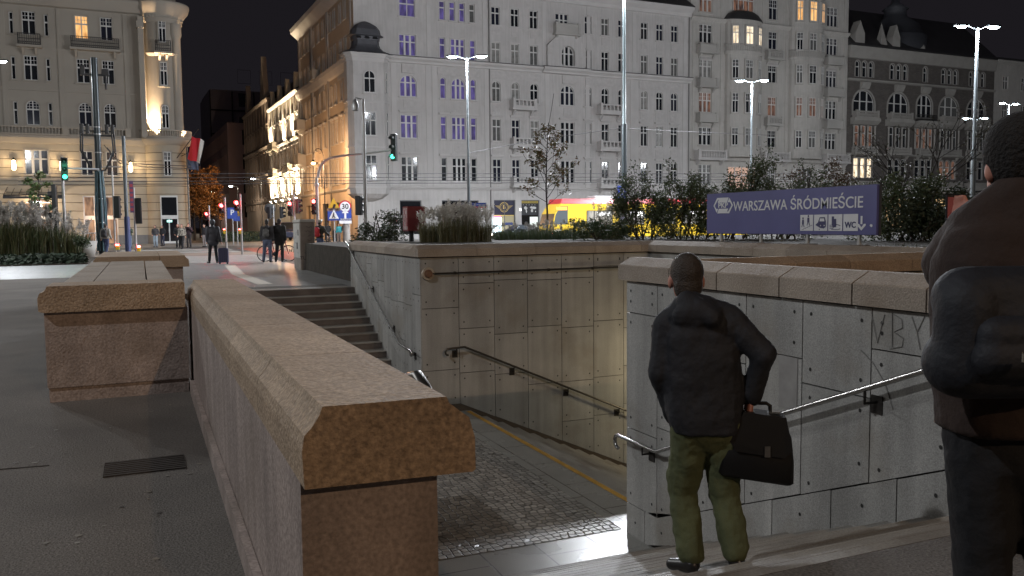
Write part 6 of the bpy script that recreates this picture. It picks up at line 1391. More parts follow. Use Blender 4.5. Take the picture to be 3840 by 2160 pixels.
tamarisk('tall feathery shrub rising above the left end of the sign', 1850, 30, 1.2, 2.1, 8000, 53, TM)
tamarisk('dark shrub hidden behind the middle of the sign', 1985, 29, 1.3, 1.9, 6500, 54, TM)
tamarisk('rust-brown shrub peeking over the sign', 2060, 36, 1.1, 2.4, 4500, 55, [(.10, .05, .022), (.07, .045, .02), (.13, .07, .03)], .05)
tamarisk('dark shrub right of the station sign', 2260, 25, 1.15, 1.5, 7500, 56, TM)
tamarisk('low dark shrub at the foot of the bare tree', 2340, 24, 1., 1.15, 6000, 57, DKGR)
p = at_d(2300, 590, 26.5); rng = random.Random(12); t = thing('bare_tree', 'sparse nearly bare tree right of the station sign', 'tree', (p.x, p.y, .92)); b = MB(); tips = []
for k in range(4): a = 1.6 * k; branch(b, (0, 0, 0), (math.cos(a) * .45, math.sin(a) * .45, 1), 1.9, .04, 3, rng, tips, .75)
b.build('trunk', mat('dark bark', (.03, .025, .022), .9), t); b = MB(); leaves(b, [((q.x, q.y, q.z), (.12, .12, .12)) for q in tips], 900, .035, rng); b.build('crown', leafmat('last leaves', [(.07, .07, .03), (.05, .05, .025)]), t)
# young tree by the tram
p = at_d(1376, 600, 42.); rng = random.Random(19); t = thing('young_tree', 'slender young tree with sparse red and green autumn leaves', 'tree', (p.x, p.y, .5)); b = MB(); tips = []
b.tube([(0, 0, 0), (.03, 0, 1.4), (-.02, .02, 2.8), (.02, 0, 4.4), (.12, 0, 5.9)], .06, 8, r1=.015); b.tube([(.1, 0, 5.6), (.3, 0, 6.6), (.42, 0, 7.3)], .012, 4)
for k in range(22): z = 1.9 + 3.4 * k / 21; a = k * 2.4; branch(b, (0, 0, z), (math.cos(a), math.sin(a), .75), max(.25, 1.15 * (1 - ((z - 2.6) / 3.6) ** 2)) * rng.uniform(.6, 1.1), .016, 1, rng, tips, .6)
b.build('trunk', mat('dark bark', (.03, .025, .022), .9), t); b = MB(); leaves(b, [((q.x, q.y, q.z), (.18, .18, .2)) for q in tips], 1500, .075, rng); b.build('crown', leafmat('autumn leaves', AUT), t)
# tall grasses and ground cover at the left
M_LG = [(.035, .05, .02), (.06, .08, .03), (.12, .10, .04), (.045, .065, .025)]
for i, (u, lab) in enumerate(((-25, 'leftmost tall plumed grass clump of the left bed'), (30, 'second tall plumed grass clump of the left bed'), (82, 'third tall plumed grass clump of the left bed'), (130, 'fourth tall plumed grass clump of the left bed'), (172, 'last and lowest tall grass clump beside the planter pot'))):
    p = at_d(u, 640, 43.5 + i * .4); grasses(lab, (p.x, p.y, 0), 1.0, .7, 1500, (2.6, 2.55, 2.4, 2.15, 1.7)[i], rg, (70, 70, 60, 48, 30)[i], cols=M_LG, pn=M_PLUMD, ang=-.4, group='tall grasses in the left bed', pl=.45, pw=.11, blade=.016)
b = MB(); rc = random.Random(3)
for _ in range(5200):
    x, y = rc.uniform(-14, -2.2), rc.uniform(40.7, 42.3); s = rc.uniform(.05, .1); z = rc.random() ** 1.5 * .42; a = rc.random() * 6.28; b.add([(x - s, y, z), (x, y + s * math.sin(a), z + s), (x + s, y, z + .02), (x, y - s * math.sin(a), z - s * .3)], [(0, 1, 2, 3)])
tag(b.build('ground_cover', leafmat('dark ground cover', [(.018, .03, .02), (.035, .055, .035), (.05, .07, .045)])), 'dark low ground cover along the edge of the left bed', 'ground cover', kind='stuff')
b = MB(); b.box(-40, -2.1, 40.62, 49, -.01, .05); tag(b.build('left_bed', M_SOIL), kind='structure')
b = MB()
for _ in range(5200):
    x, y = rc.uniform(5.8, 9.3), rc.uniform(21.8, 29.3); h = rc.uniform(.05, .22); a = rc.random() * 6.28; w = .008; b.add([(x - w, y, .35), (x + w, y, .35), (x + math.cos(a) * h * .5, y + math.sin(a) * h * .5, .35 + h)], [(0, 1, 2)])
tag(b.build('bed_grass', leafmat('bed grass blades', [(.035, .055, .02), (.06, .085, .03), (.10, .10, .045)])), 'rough grass in the low bed beside the upper stairs', 'grass', kind='stuff')
b = MB()
for _ in range(6000):
    x, y = rc.uniform(8., 22.), rc.uniform(39.5, 52); h = rc.uniform(.1, .3); a = rc.random() * 6.28; w = .02; b.add([(x - w, y, 0.), (x + w, y, 0.), (x + math.cos(a) * h * .5, y + math.sin(a) * h * .5, h)], [(0, 1, 2)])
for _ in range(5000):
    x, y = rc.uniform(10.4, 20.), rc.uniform(3, 14.5); h = rc.uniform(.04, .14); a = rc.random() * 6.28; w = .008; b.add([(x - w, y, .92), (x + w, y, .92), (x + math.cos(a) * h * .5, y + math.sin(a) * h * .5, .92 + h)], [(0, 1, 2)])
tag(b.build('verge_grass', MATS['bed grass blades']), 'thin grass on the verges and the raised bed', 'grass', kind='stuff')
p = at_d(214, 620, 43.5); shrub('small green plants growing out of the planter pot', (p.x - .1, p.y, .68), rb(rs, .35, .3, .3, 6, .0, (.15, .25)), 700, .05, GREEN, 61, h=.4, stems=3)
p = at_d(100, 560, 47.); rng = random.Random(29); t = thing('sapling', 'thin green sapling in front of the hotel canopy', 'tree', (p.x, p.y, 0)); b = MB(); tips = []; b.tube([(0, 0, 0), (0, 0, 2.), (.05, 0, 4.4)], .04, 6, r1=.02)
for k in range(9): branch(b, (0, 0, 2.4 + k * .22), (math.cos(k * 2.2), math.sin(k * 2.2), .4), .55, .015, 0, rng, tips)
b.build('trunk', mat('dark bark', (.03, .025, .022), .9), t); b = MB(); leaves(b, [((q.x, q.y, q.z), (.26, .26, .2)) for q in tips], 420, .12, rng); b.build('crown', leafmat('sapling leaves', [(.06, .12, .03), (.10, .16, .05), (.10, .09, .03)]), t)
# autumn trees and hedge in the side street
for i, (u, d, h, lab) in enumerate(((490, 97, 8.2, 'orange autumn tree in front of the side street, beside the hotel corner'), (528, 104, 8.6, 'second orange autumn tree, right of the first'), (505, 118, 6.5, 'low dark rusty tree behind the two orange ones'))):
    p = at_d(u, 600, d); rng = random.Random(40 + i); t = thing('autumn_tree', lab, 'tree', (p.x, p.y, 0), 0, 'autumn trees in the side street'); b = MB(); tips = []; b.tube([(0, 0, 0), (0, 0, 2.2), (.1, 0, h * .8)], .14, 8, r1=.05)
    for k in range(14): branch(b, (0, 0, 2. + (h - 3.2) * k / 13), (math.cos(k * 2.4), math.sin(k * 2.4), .6), 1.7 * (1 - .045 * k), .05, 1, rng, tips)
    b.build('trunk', mat('dark bark', (.03, .025, .022), .9), t); b = MB(); leaves(b, [((q.x, q.y, q.z), (.7, .7, .6)) for q in tips], 3600, .15, rng); b.build('crown', leafmat('orange leaves %d' % i, [(.20, .085, .02), (.28, .13, .03), (.13, .06, .02)] if i < 2 else [(.07, .035, .015), (.1, .05, .02)]), t)
p = at_d(600, 597, 88); t = thing('hedge', 'low clipped hedge at the mouth of the side street', 'hedge', (p.x, p.y, 0), BA); b = MB(); rng = random.Random(9)
for _ in range(3500):
    x, y, z = rng.uniform(-2.6, 2.8), rng.uniform(-.6, .6), rng.uniform(0, 1.0); s = .07; a = rng.random() * 6.28; b.add([(x - s, y, z), (x, y + s * math.sin(a), z + s), (x + s, y, z), (x, y - s * math.sin(a), z - s)], [(0, 1, 2, 3)])
b.build('foliage', leafmat('hedge leaves', DKGR), t)
# ================================================================ vehicles
M_TYEL = mat('tram yellow', (.60, .40, .03), .35, coat=.4); M_TRED = mat('tram red', (.42, .03, .035), .35, coat=.4); M_TBLK = mat('tram black', (.02, .02, .022), .3); M_TGLS = mat('tram window', (.03, .03, .035), .1, emit=(1., .93, .75), estr=.03)
M_INT = roommat('tram interior', (1., .95, .82), (.22, .2, .17), .75, sc=.9)
M_TYRE = mat('tyre rubber', (.02, .02, .02), .8)
t = thing('tram', 'yellow tram with a red roof band and glowing windows passing behind the shrubs', 'tram', (29.3, 60., 0))
L = 30.; W = 2.4
b = MB()
prof = [(.0, .42), (.0, 1.35), (.25, 2.3), (.75, 3.05), (1.35, 3.05), (1.35, .42)]   # nose, seen from the side
b.prism([(x, z) for x, z in prof], 0.0, W, 'y')
nose = b.build('cab', M_TYEL, t)
b = MB(); b.quad((-.006, .05, 1.42), (.236, .05, 2.28), (.236, W - .05, 2.28), (-.006, W - .05, 1.42)); b.build('windscreen', M_TBLK, nose)
b = MB(); b.add([(.12, -.012, 1.45), (1.33, -.012, 1.45), (1.33, -.012, 2.85), (.7, -.012, 2.85), (.28, -.012, 2.2)], [(0, 1, 2, 3, 4)]); b.build('cab_window', mat('tinted cab glass', (.05, .055, .06), .1, emit=(.5, .6, .65), estr=.12), nose)
b = MB(); b.box(.33, 1.25, -.03, -.015, 2.56, 2.80); b.build('destination_display', mat('amber display', (.4, .2, .02), .5, emit=(1., .45, .05), estr=2.6), nose)
b = MB(); b.bbox(.0, .75, -.025, .3, .86, 1.03, .02); hl = b.build('headlight', mat('headlight glass', (1, .95, .85), .3, emit=(1., .9, .75), estr=5.), nose); b = MB(); b.box(-.05, .12, -.03, .2, .70, .84); b.build('tail_light', M_RLED, nose)
b = MB(); b.box(1.352, L, 0, W, .42, 3.05); b.build('body', M_TYEL, t)
b = MB(); b.prism([(-.02, 3.052), (W + .02, 3.052), (W - .12, 3.44), (.12, 3.44)], .9, L + .1, 'x'); b.add([(.75, .05, 3.052), (.9, -.02, 3.052), (.9, .12, 3.44), (.9, W - .12, 3.44), (.9, W + .02, 3.052), (.75, W - .05, 3.052)], [(0, 1, 2), (3, 4, 5), (0, 2, 3, 5)]); b.build('roof', M_TRED, t)
b = MB()
for k in range(4): b.bbox(4 + k * 6, 7.2 + k * 6, .5, 1.9, 3.44, 3.7, .05)
b.build('roof_equipment', mat('grey roof unit', (.3, .3, .3), .6), t)
xw = 3.0
for k in range(9):
    x0 = xw + k * 2.95; b = MB(); b.box(x0, x0 + 2.35, -.02, -.004, 1.36, 2.52); fr = b.build('window', M_TBLK, t)
    b = MB(); b.box(x0 + .05, x0 + .62, -.026, -.021, 1.40, 2.48); b.box(x0 + .72, x0 + 2.3, -.026, -.021, 1.40, 2.48); b.build('pane', M_INT, fr)
    b = MB(); b.box(x0 + .95, x0 + 2.2, -.030, -.027, 2.08, 2.4); b.build('ceiling_light', mat('tram ceiling light', (1, 1, 1), .5, emit=(1., .98, .9), estr=1.6), fr)
b = MB(); b.box(.9, L, .03, W - .03, .14, .42); b.build('skirt', M_TBLK, t)
b = MB()
for k in range(6): b.cyl((3 + k * 4.6, .1, .32), (3 + k * 4.6, .3, .32), .32, n=14)
b.build('wheel', M_TYRE, t)
light('POINT', 'tram_light', (34., 58.6, 1.6), 60, (1., .93, .8), .3)
def car(name, label, cat, loc, rz, col, L=4.4, W=1.8, H=1.45, van=False):
    t = thing(name, label, cat, loc, rz); hw = W / 2
    if van: side = [(-L / 2, .35), (-L / 2, .95), (-L / 2 + .55, 1.15), (-L / 2 + 1.15, H), (L / 2 - .1, H), (L / 2, H - .2), (L / 2, .35)]
    else: side = [(-L / 2, .32), (-L / 2 - .03, .62), (-L / 2 + .15, .80), (-L / 2 + 1.15, .92), (-L / 2 + 1.95, H), (L / 2 - 1.5, H - .02), (L / 2 - .55, .98), (L / 2 - .05, .92), (L / 2, .6), (L / 2 - .05, .32)]
    b = MB(); n = len(side); k = .16
    A = [(x, -hw, z) if z < 1. else (x, -hw + k, z) for x, z in side]; B = [(x, hw, z) if z < 1. else (x, hw - k, z) for x, z in side]
    b.add(A + B, [(i, (i + 1) % n, n + (i + 1) % n, n + i) for i in range(n)] + [tuple(range(n - 1, -1, -1)), tuple(range(n, 2 * n))]); body = b.build('body', col, t)
    bv = body.modifiers.new('bevel', 'BEVEL'); bv.width = .06; bv.segments = 3; bv.limit_method = 'ANGLE'
    gl = mat('car glass', (.015, .017, .02), .08)
    if van: wl = [((-L / 2 + .75, 1.12), (-L / 2 + 1.2, H - .1), (-L / 2 + 1.9, H - .1), (-L / 2 + 1.9, 1.12)), ((-L / 2 + 2.05, 1.12), (-L / 2 + 2.05, H - .1), (L / 2 - .3, H - .1), (L / 2 - .3, 1.12))]
    else: wl = [((-L / 2 + 1.4, .96), (-L / 2 + 2.02, H - .09), (.15, H - .09), (.15, .96)), ((.25, .96), (.25, H - .09), (L / 2 - 1.52, H - .1), (L / 2 - .85, .99))]
    for s_ in (-1, 1):
        for q in wl: b = MB(); b.add([(x, s_ * (hw - k * .5 * ((z - .96) > .2) + .006 - (k * .5 if z > 1.05 else 0) + .003), z) for x, z in q], [(0, 1, 2, 3)]); b.build('side_window', gl, t)
        for xx in (-L / 2 + .8, L / 2 - .85):
            b = MB(); b.cyl((xx, s_ * (hw - .2), .32), (xx, s_ * (hw + .01), .32), .32, n=18); wv = b.build('wheel', M_TYRE, t); b = MB(); b.cyl((xx, s_ * (hw + .011), .32), (xx, s_ * (hw + .02), .32), .2, n=14); b.build('rim', M_GALV, wv)
        b = MB(); b.bbox(-L / 2 - .05, -L / 2 + .12, s_ * (hw - .25) - .16, s_ * (hw - .25) + .16, .60, .76, .03); b.build('headlight', MATS['headlight glass'] if not van else mat('off headlight', (.4, .4, .4), .2), t)
        b = MB(); b.bbox(L / 2 - .1, L / 2 + .04, s_ * (hw - .22) - .14, s_ * (hw - .22) + .14, .66, .82, .03); b.build('tail_light', M_RLED if not van else mat('red lamp glass', (.3, .02, .02), .2), t)
    x0 = -L / 2 + (.6 if van else 1.18); x1 = -L / 2 + (1.13 if van else 1.9)
    b = MB(); b.quad((x0, -hw + .2, (1.2 if van else .98)), (x1 - .03, -hw + .26, H - .08), (x1 - .03, hw - .26, H - .08), (x0, hw - .2, (1.2 if van else .98))); o = b.build('windscreen', gl, t); o.location = (-.02, 0, .012)
    return t
p = at_d(1308, 604, 70); car('car', 'dark car driving behind the low grass, left of the tram', 'car', (p.x, p.y, 0), 0.03, mat('dark blue grey car paint', (.035, .045, .055), .3, .3, coat=.5), 4.5)
p = at_d(717, 600, 92); car('van', 'dark blue van with shining windows parked in the side street', 'van', (p.x, p.y, 0), PI / 2 + BA, mat('dark blue van paint', (.02, .025, .06), .3, .3, coat=.5), 4.8, 1.9, 1.95, True)
def bicycle(label, loc, rz, col, hb=False):
    t = thing('bicycle', label, 'bicycle', loc, rz, 'bicycles by the crossing')
    for x in (-.52, .52):
        b = MB(); pts = [(x + .34 * math.cos(a), 0, .34 + .34 * math.sin(a)) for a in [2 * PI * k / 28 for k in range(29)]]; b.tube(pts, .018, 6, caps=False); wl = b.build('wheel', M_TYRE, t)
        b = MB()
        for k in range(14): a = 2 * PI * k / 14; b.tube([(x, 0, .34), (x + .33 * math.cos(a), 0, .34 + .33 * math.sin(a))], .0035, 3)
        b.build('spokes', M_GALV, wl)
    b = MB()
    for q in (((-.52, 0, .34), (-.08, 0, .32)), ((-.08, 0, .32), (-.2, 0, .86)), ((-.52, 0, .34), (-.18, 0, .78)), ((-.18, 0, .78), (.36, 0, .8)), ((-.08, 0, .32), (.38, 0, .68)), ((.36, 0, .9), (.52, 0, .34)), ((.34, 0, .98), (.37, 0, .78))): b.tube(q, .02, 6)
    b.build('frame', col, t); b = MB(); b.bbox(-.34, -.08, -.07, .07, .86, .93, .03); b.build('saddle', M_SIGBK, t)
    b = MB(); b.tube([(.26, -.28, 1.0), (.36, -.12, 1.02), (.36, .12, 1.02), (.26, .28, 1.0)], .015, 6); b.build('handlebar', M_SIGBK, t)
    b = MB(); b.lathe([(.09, -.01), (.09, .01), (0, .01)], 12); o = b.build('chainring', M_SIGBK, t); o.rotation_euler = (PI / 2, 0, 0); o.location = (-.08, -.04, .32); return t
p = at_z(698, 660); bicycle('bicycle with a maroon frame behind the two waiting men', (p.x + .15, p.y + 1.2, 0), -.42, mat('maroon bike frame', (.15, .02, .03), .4, .3))  # maroon frame, plain black tyres
p = at_z(818, 652); BIKE = bicycle('bicycle the helmeted rider with the red rucksack is straddling', (p.x, p.y + .1, 0), -.35, mat('black bike frame', (.02, .02, .022), .4, .4))
# ================================================================ people
M_SKIN = mat('skin', (.50, .27, .19), .55); M_SKR = mat('cold reddened skin', (.46, .20, .145), .55)
def cloth_m(name, col, rough=.85, var=.18): return mat(name, col, rough, var=var, vscale=7, bump=.25, bscale=40, fine=.1, fscale=160)
def rem(o, vox, it=4, disp=0., dscale=.15):
    m = o.modifiers.new('union', 'REMESH'); m.mode = 'VOXEL'; m.voxel_size = vox; m.use_smooth_shade = True
    s = o.modifiers.new('relax', 'SMOOTH'); s.factor = .5; s.iterations = it
    if disp:
        tx = bpy.data.textures.new(o.name + '_folds', 'CLOUDS'); tx.noise_scale = dscale; tx.noise_depth = 2
        dm = o.modifiers.new('folds', 'DISPLACE'); dm.texture = tx; dm.strength = disp; dm.mid_level = .5; dm.texture_coords = 'LOCAL'
    return o
BASE = dict(head=(0, .03, 1.635), neck=(0, .005, 1.48), shL=(-.19, 0, 1.42), shR=(.19, 0, 1.42), elL=(-.235, -.03, 1.15), elR=(.235, -.03, 1.15), haL=(-.23, .06, .90), haR=(.23, .06, .90), hipL=(-.09, 0, .92), hipR=(.09, 0, .92), knL=(-.10, .02, .50), knR=(.10, .02, .50), anL=(-.10, -.02, .09), anR=(.10, -.02, .09), ftL=(-.115, .16, .04), ftR=(.115, .16, .04))
def hand(b, wrist, d, side, curl=.5, s=1.):
    # palm, four curled fingers of different length and a thumb leaving the side of the palm
    w = Vector(wrist); d = Vector(d).normalized(); a = d.orthogonal().normalized() if abs(d.z) < .9 else Vector((0, 1, 0)); a = (a - d * a.dot(d)).normalized(); n = d.cross(a) * side
    pe = w + d * .085 * s; b.cap(w, pe, .024 * s, .03 * s, 8); b.cap(w + a * .018 * s, pe + a * .028 * s, .02 * s, .022 * s, 8); b.cap(w - a * .018 * s, pe - a * .028 * s, .02 * s, .02 * s, 8)
    for k, (off_, L) in enumerate(((.033, .068), (.011, .078), (-.011, .072), (-.033, .055))):
        q = pe + a * off_ * s; m1 = q + (d * math.cos(curl * .6) + n * math.sin(curl * .6)) * L * .5 * s; m2 = m1 + (d * math.cos(curl * 1.8) + n * math.sin(curl * 1.8)) * L * .5 * s
        b.cap(q, m1, .0105 * s, .0098 * s, 7); b.cap(m1, m2, .0098 * s, .0085 * s, 7)
    tb = w + d * .03 * s + a * .03 * s; t1 = tb + (d * .6 + a * .75 + n * .25).normalized() * .038 * s; b.cap(tb, t1, .013 * s, .0115 * s, 7); b.cap(t1, t1 + (d * .9 + n * .45).normalized() * .03 * s, .0115 * s, .009 * s, 7)
def person(label, loc, rz, h=1.75, pose=None, jacket=None, trousers=None, hair=(.03, .022, .018), shoes=None, hood=False, longc=0., vox=.022, hairlong=False, hat=None, skirt=None, bulk=1., group='people waiting and walking', jw=1., helmet=None, disp=0., skin=None, hands=True, jd=.01, hv=None, hs=1., rings=None, caps=()):
    J = dict(BASE); J.update(pose or {}); J = {k: Vector(v) for k, v in J.items()}; k = h / 1.75; skin = skin or M_SKIN
    b = MB(); hd, nk = J['head'], J['neck']
    # body: one continuous surface
    H = lambda x, y, z: hd + Vector((x, y, z)) * hs
    E3 = lambda *r: tuple(q * hs for q in r)
    b.ell(H(0, .0, .025), E3(.076, .095, .10), 14, 10); b.ell(H(0, .03, -.045), E3(.058, .07, .07), 12, 8); b.ell(H(0, .105, -.015), E3(.014, .02, .024), 8, 6)
    for s in (-1, 1): b.ell(H(s * .080, -.006, -.012), E3(.012, .024, .036), 8, 6)
    b.cap(nk - Vector((0, 0, .06)), hd + Vector((0, -.015, -.05)), .058, .052)
    ch = (J['shL'] + J['shR']) / 2; pv = (J['hipL'] + J['hipR']) / 2
    b.cap(J['shL'] + Vector((.05, 0, -.02)), J['shR'] + Vector((-.05, 0, -.02)), .065); b.cap(ch - Vector((0, 0, .1)), pv + Vector((0, 0, .08)), .115, .11); b.cap(J['hipL'], J['hipR'], .085)
    for s in 'LR':
        b.cap(J['sh' + s], J['el' + s], .046, .036); b.cap(J['el' + s], J['ha' + s], .036, .026)
        b.cap(J['hip' + s], J['kn' + s], .075, .05); b.cap(J['kn' + s], J['an' + s], .048, .034)
        if hands:
            if (J['ha' + s] - J['el' + s]).length > .01: hand(b, J['ha' + s], hv[s] if hv and s in hv else J['ha' + s] - J['el' + s], 1 if s == 'R' else -1, .7)
    root = b.build('person', skin); root.location = loc; root.rotation_euler = (0, 0, rz); root.scale = (k, k, k); tag(root, label, 'person', group); rem(root, min(vox, .016) if vox < .02 else vox * .8, 2)
    # eyes
    b = MB()
    for s in (-1, 1): b.ell(H(s * .03, .092, .015), E3(.012, .008, .008), 8, 5)
    b.build('eyes', mat('dark eyes', (.03, .025, .02), .2), root)
    # trousers
    b = MB(); tw = .088 * jw
    b.cap(J['hipL'] + Vector((.02, 0, .0)), J['hipR'] + Vector((-.02, 0, .0)), .108); b.ell(pv + Vector((0, -.01, -.04)), (.165, .105, .13), 12, 8)
    for s in 'LR': b.cap(J['hip' + s], J['kn' + s], tw * 1.08, tw * .84); b.cap(J['kn' + s], J['an' + s] + Vector((0, 0, .02)), tw * .84, tw * .72)
    if skirt: b.cap(pv, pv - Vector((0, 0, .35)), .15, .2)
    rem(b.build('trousers', trousers or cloth_m('dark jeans', (.03, .035, .055)), root), vox, 4, disp, .09)
    # jacket
    b = MB(); B_ = bulk; bot = pv + Vector((0, -.0, .06 - longc))
    b.cap(J['shL'] + Vector((.04, 0, -.03)), J['shR'] + Vector((-.04, 0, -.03)), .088 * B_)
    if not rings: b.ell(ch - Vector((0, .0, .14)), (.205 * B_, .135 * B_, .22), 14, 10); b.ell((ch + bot) / 2 - Vector((0, 0, .06)), (.19 * B_, .135 * B_, .28), 14, 10)
    if not rings: b.cap(bot + Vector((-.08, 0, .02)), bot + Vector((.08, 0, .02)), .125 * B_)
    b.cap(nk - Vector((0, 0, .09)), nk + Vector((0, 0, .0)), .09 * B_, .072)
    for s in 'LR': b.cap(J['sh' + s], J['el' + s], .078 * B_, .064 * B_); b.cap(J['el' + s], J['el' + s].lerp(J['ha' + s], .96), .064 * B_, .05 * B_)
    if rings:
        n_ = 20; vs_ = []
        for (cx, cy, cz), rx, ry in rings: vs_.append([(cx + rx * math.copysign(abs(math.cos(2 * PI * i / n_)) ** .8, math.cos(2 * PI * i / n_)), cy + ry * math.copysign(abs(math.sin(2 * PI * i / n_)) ** .8, math.sin(2 * PI * i / n_)), cz) for i in range(n_)])
        loft(b, vs_)
    for q in caps: b.cap(*q)
    if hood == 'up': b.ell(hd + Vector((0, -.025, .03)), (.115, .12, .14), 14, 10)
    elif hood: b.ell(nk + Vector((.01, -.085, -.05)), (.145, .06, .085), 12, 8); b.cap(nk + Vector((-.06, 0, -.0)), nk + Vector((.07, -.02, -.0)), .068)
    rem(b.build('jacket', jacket or cloth_m('black jacket', (.018, .018, .02)), root), vox, 4, disp, .13)
    # shoes
    b = MB()
    for s in 'LR':
        b.cap(J['an' + s] + Vector((0, -.03, -.04)), J['ft' + s], .045, .036); b.cap(J['an' + s], J['an' + s] + Vector((0, -.02, -.035)), .045, .05)
    rem(b.build('shoes', shoes or mat('black shoe leather', (.015, .014, .014), .35), root), min(vox, .014), 2)
    if hood != 'up':
        b = MB()
        if hat: b.ell(H(0, -.01, .05), E3(.090, .108, .098), 14, 10); b.cap(H(0, -.012, .015), H(0, -.012, .05), .094 * hs, .093 * hs); rem(b.build('hat', hat, root), min(vox, .014), 3)
        else:
            b.ell(H(0, -.018, .04), E3(.084, .098, .096), 14, 10); b.ell(H(0, -.05, -.02), E3(.074, .058, .095), 12, 8)
            if hairlong: b.cap(hd + Vector((-.06, -.03, 0)), hd + Vector((-.075, -.01, -.22)), .05, .03); b.cap(hd + Vector((.06, -.03, 0)), hd + Vector((.075, -.01, -.22)), .05, .03); b.cap(hd + Vector((0, -.06, 0)), hd + Vector((0, -.06, -.24)), .07, .06)
            rem(b.build('hair', mat('hair %.3f' % hair[0], hair, .6, var=.3, vscale=30, bump=.6, bscale=120), root), min(vox, .014), 2)
    if helmet: b = MB(); b.ell(hd + Vector((0, -.01, .06)), (.105, .135, .09), 14, 10); [b.cap(hd + Vector((x, -.1, .12)), hd + Vector((x, .1, .12)), .022) for x in (-.05, 0, .05)]; rem(b.build('helmet', helmet, root), .014, 2)
    return root
def backpack(label, root_p, col, loc, w=.32, h=.45, d=.2, straps=True, vox=.016, tabs=False):
    # loc in the wearer's frame
    t = bpy.data.objects.new('backpack', None); COL.objects.link(t); M = root_p.matrix_basis; t.location = M @ Vector(loc); t.rotation_euler = root_p.rotation_euler
    tag(t, label, 'backpack')
    b = MB(); b.ell((0, 0, 0), (w / 2 * .9, d / 2, h / 2), 12, 8); b.cap((-w * .28, 0, h * .25), (w * .28, 0, h * .25), d * .42); b.cap((-w * .3, 0, -h * .28), (w * .3, 0, -h * .28), d * .48); b.cap((-w * .3, -.02, h * .2), (-w * .3, -.02, -h * .3), d * .4); b.cap((w * .3, -.02, h * .2), (w * .3, -.02, -h * .3), d * .4)
    rem(b.build('pack_body', col, t), vox, 3)
    b = MB(); b.cap((-w * .22, -d * .42, -h * .2), (w * .22, -d * .42, -h * .2), d * .3); b.cap((-w * .22, -d * .42, -h * .02), (w * .22, -d * .42, -h * .02), d * .25); rem(b.build('front_pocket', col, t), vox, 3)
    if straps:
        b = MB()
        for s in (-1, 1): b.tube([(s * w * .25, d * .3, h * .42), (s * w * .35, d * .75, h * .62), (s * w * .5, d * 1.6, h * .5), (s * w * .55, d * 1.8, 0), (s * w * .48, d * .6, -h * .35)], .018, 6)
        b.build('strap', M_SIGBK, t)
    return t
def D(u, v, base_uv): pass
# ---- the man with the briefcase
dM = 4.77; sM = 453.
pM = at_d(1760, 1440, dM)
X = lambda u: (u - 1760) / sM
Z = lambda v: (1440 - v) / sM
def loc_at(u, v, dep, root):
    q = at_d(u, v, dep) - root; return (q.x * math.cos(YAW) - q.y * math.sin(YAW), q.x * math.sin(YAW) + q.y * math.cos(YAW), q.z)
V = lambda u, v, y: loc_at(u, v, dM + y, pM)
pose1 = dict(head=V(1726, 703, .09), neck=V(1744, 768, .01), shL=V(1682, 815, .03), shR=V(1842, 812, -.03), elL=V(1662, 935, .02), elR=V(1922, 890, -.10), haL=V(1697, 1050, .15), haR=V(1888, 1000, -.02), hipL=V(1742, 1060, .0), hipR=V(1818, 1060, .0), knL=V(1716, 1235, .12), knR=V(1822, 1245, .06), anL=V(1738, 1400, -.02), anR=V(1850, 1392, -.10), ftL=(X(1695), .08, .02), ftR=(X(1856), .05, .04))
R1 = [(V(1765, 782, .0), .10, .07), (V(1764, 802, .0), .185, .10), (V(1764, 840, .0), .215, .125), (V(1764, 900, .0), .222, .138), (V(1766, 980, .01), .225, .145), (V(1772, 1040, .01), .215, .148), (V(1777, 1084, .01), .200, .14)]
C1 = [(V(1742, 758, .0), V(1690, 800, .02), .06, .075), (V(1745, 758, .0), V(1838, 800, -.02), .06, .078), (V(1695, 850, .05), V(1668, 930, .05), .09, .08), (V(1728, 760, -.04), V(1790, 800, -.10), .06, .06)]
M1J = cloth_m('blue-black soft jacket', (.014, .0145, .019), .75); M1T = cloth_m('olive green trousers', (.085, .095, .042), .85)
MAN = person('person in black hooded jacket and olive trousers going downstairs with a briefcase', (pM.x, pM.y, pM.z), -YAW, 1.75, pose1, M1J, M1T, (.042, .030, .022), hood=True, vox=.010, bulk=1.12, jw=1.22, group='people on the near stairs', disp=.03, skin=M_SKR, hv={'R': (-.15, .1, -1)}, hs=1.15, rings=R1, caps=C1)
c0 = MAN.matrix_basis @ Vector(V(1908, 1120, -.03))
t = thing('briefcase', 'bulky black leather briefcase with a flap, carried down the near stairs', 'briefcase', c0, -YAW - .15)
b = MB(); hw_, dp = .185, .085
loft(b, [[(x * k, y * j, z) for x, y in ((-hw_, -dp * .8), (-hw_ * .9, -dp), (hw_ * .9, -dp), (hw_, -dp * .8), (hw_, dp * .8), (hw_ * .9, dp), (-hw_ * .9, dp), (-hw_, dp * .8))] for z, k, j in ((-.185, 1.02, .9), (-.17, 1.1, 1.), (-.05, 1.02, 1.0), (.08, .86, .95), (.165, .62, .75), (.185, .52, .5))], 0, True)
M_LEATH = mat('worn black leather', (.007, .0065, .0065), .5, spec=.35); bag = b.build('bag_body', M_LEATH, t); bag.rotation_euler = (0, rad(7), 0)
b = MB(); b.add([(-.115, -.072, .19), (.115, -.072, .19), (.17, -.095, .02), (.13, -.098, -.03), (-.13, -.098, -.03), (-.17, -.095, .02)], [(0, 1, 2, 3, 4, 5)]); b.add([(-.115, .06, .192), (.115, .06, .192), (.115, -.072, .19), (-.115, -.072, .19)], [(0, 1, 2, 3)]); fl_ = b.build('flap', M_LEATH, t); fl_.rotation_euler = (0, rad(7), 0)
b = MB(); b.tube([(-.06, 0, .185), (-.06, 0, .225), (-.04, 0, .24), (.04, 0, .24), (.06, 0, .225), (.06, 0, .185)], .011, 6); b.build('handle', M_LEATH, t)
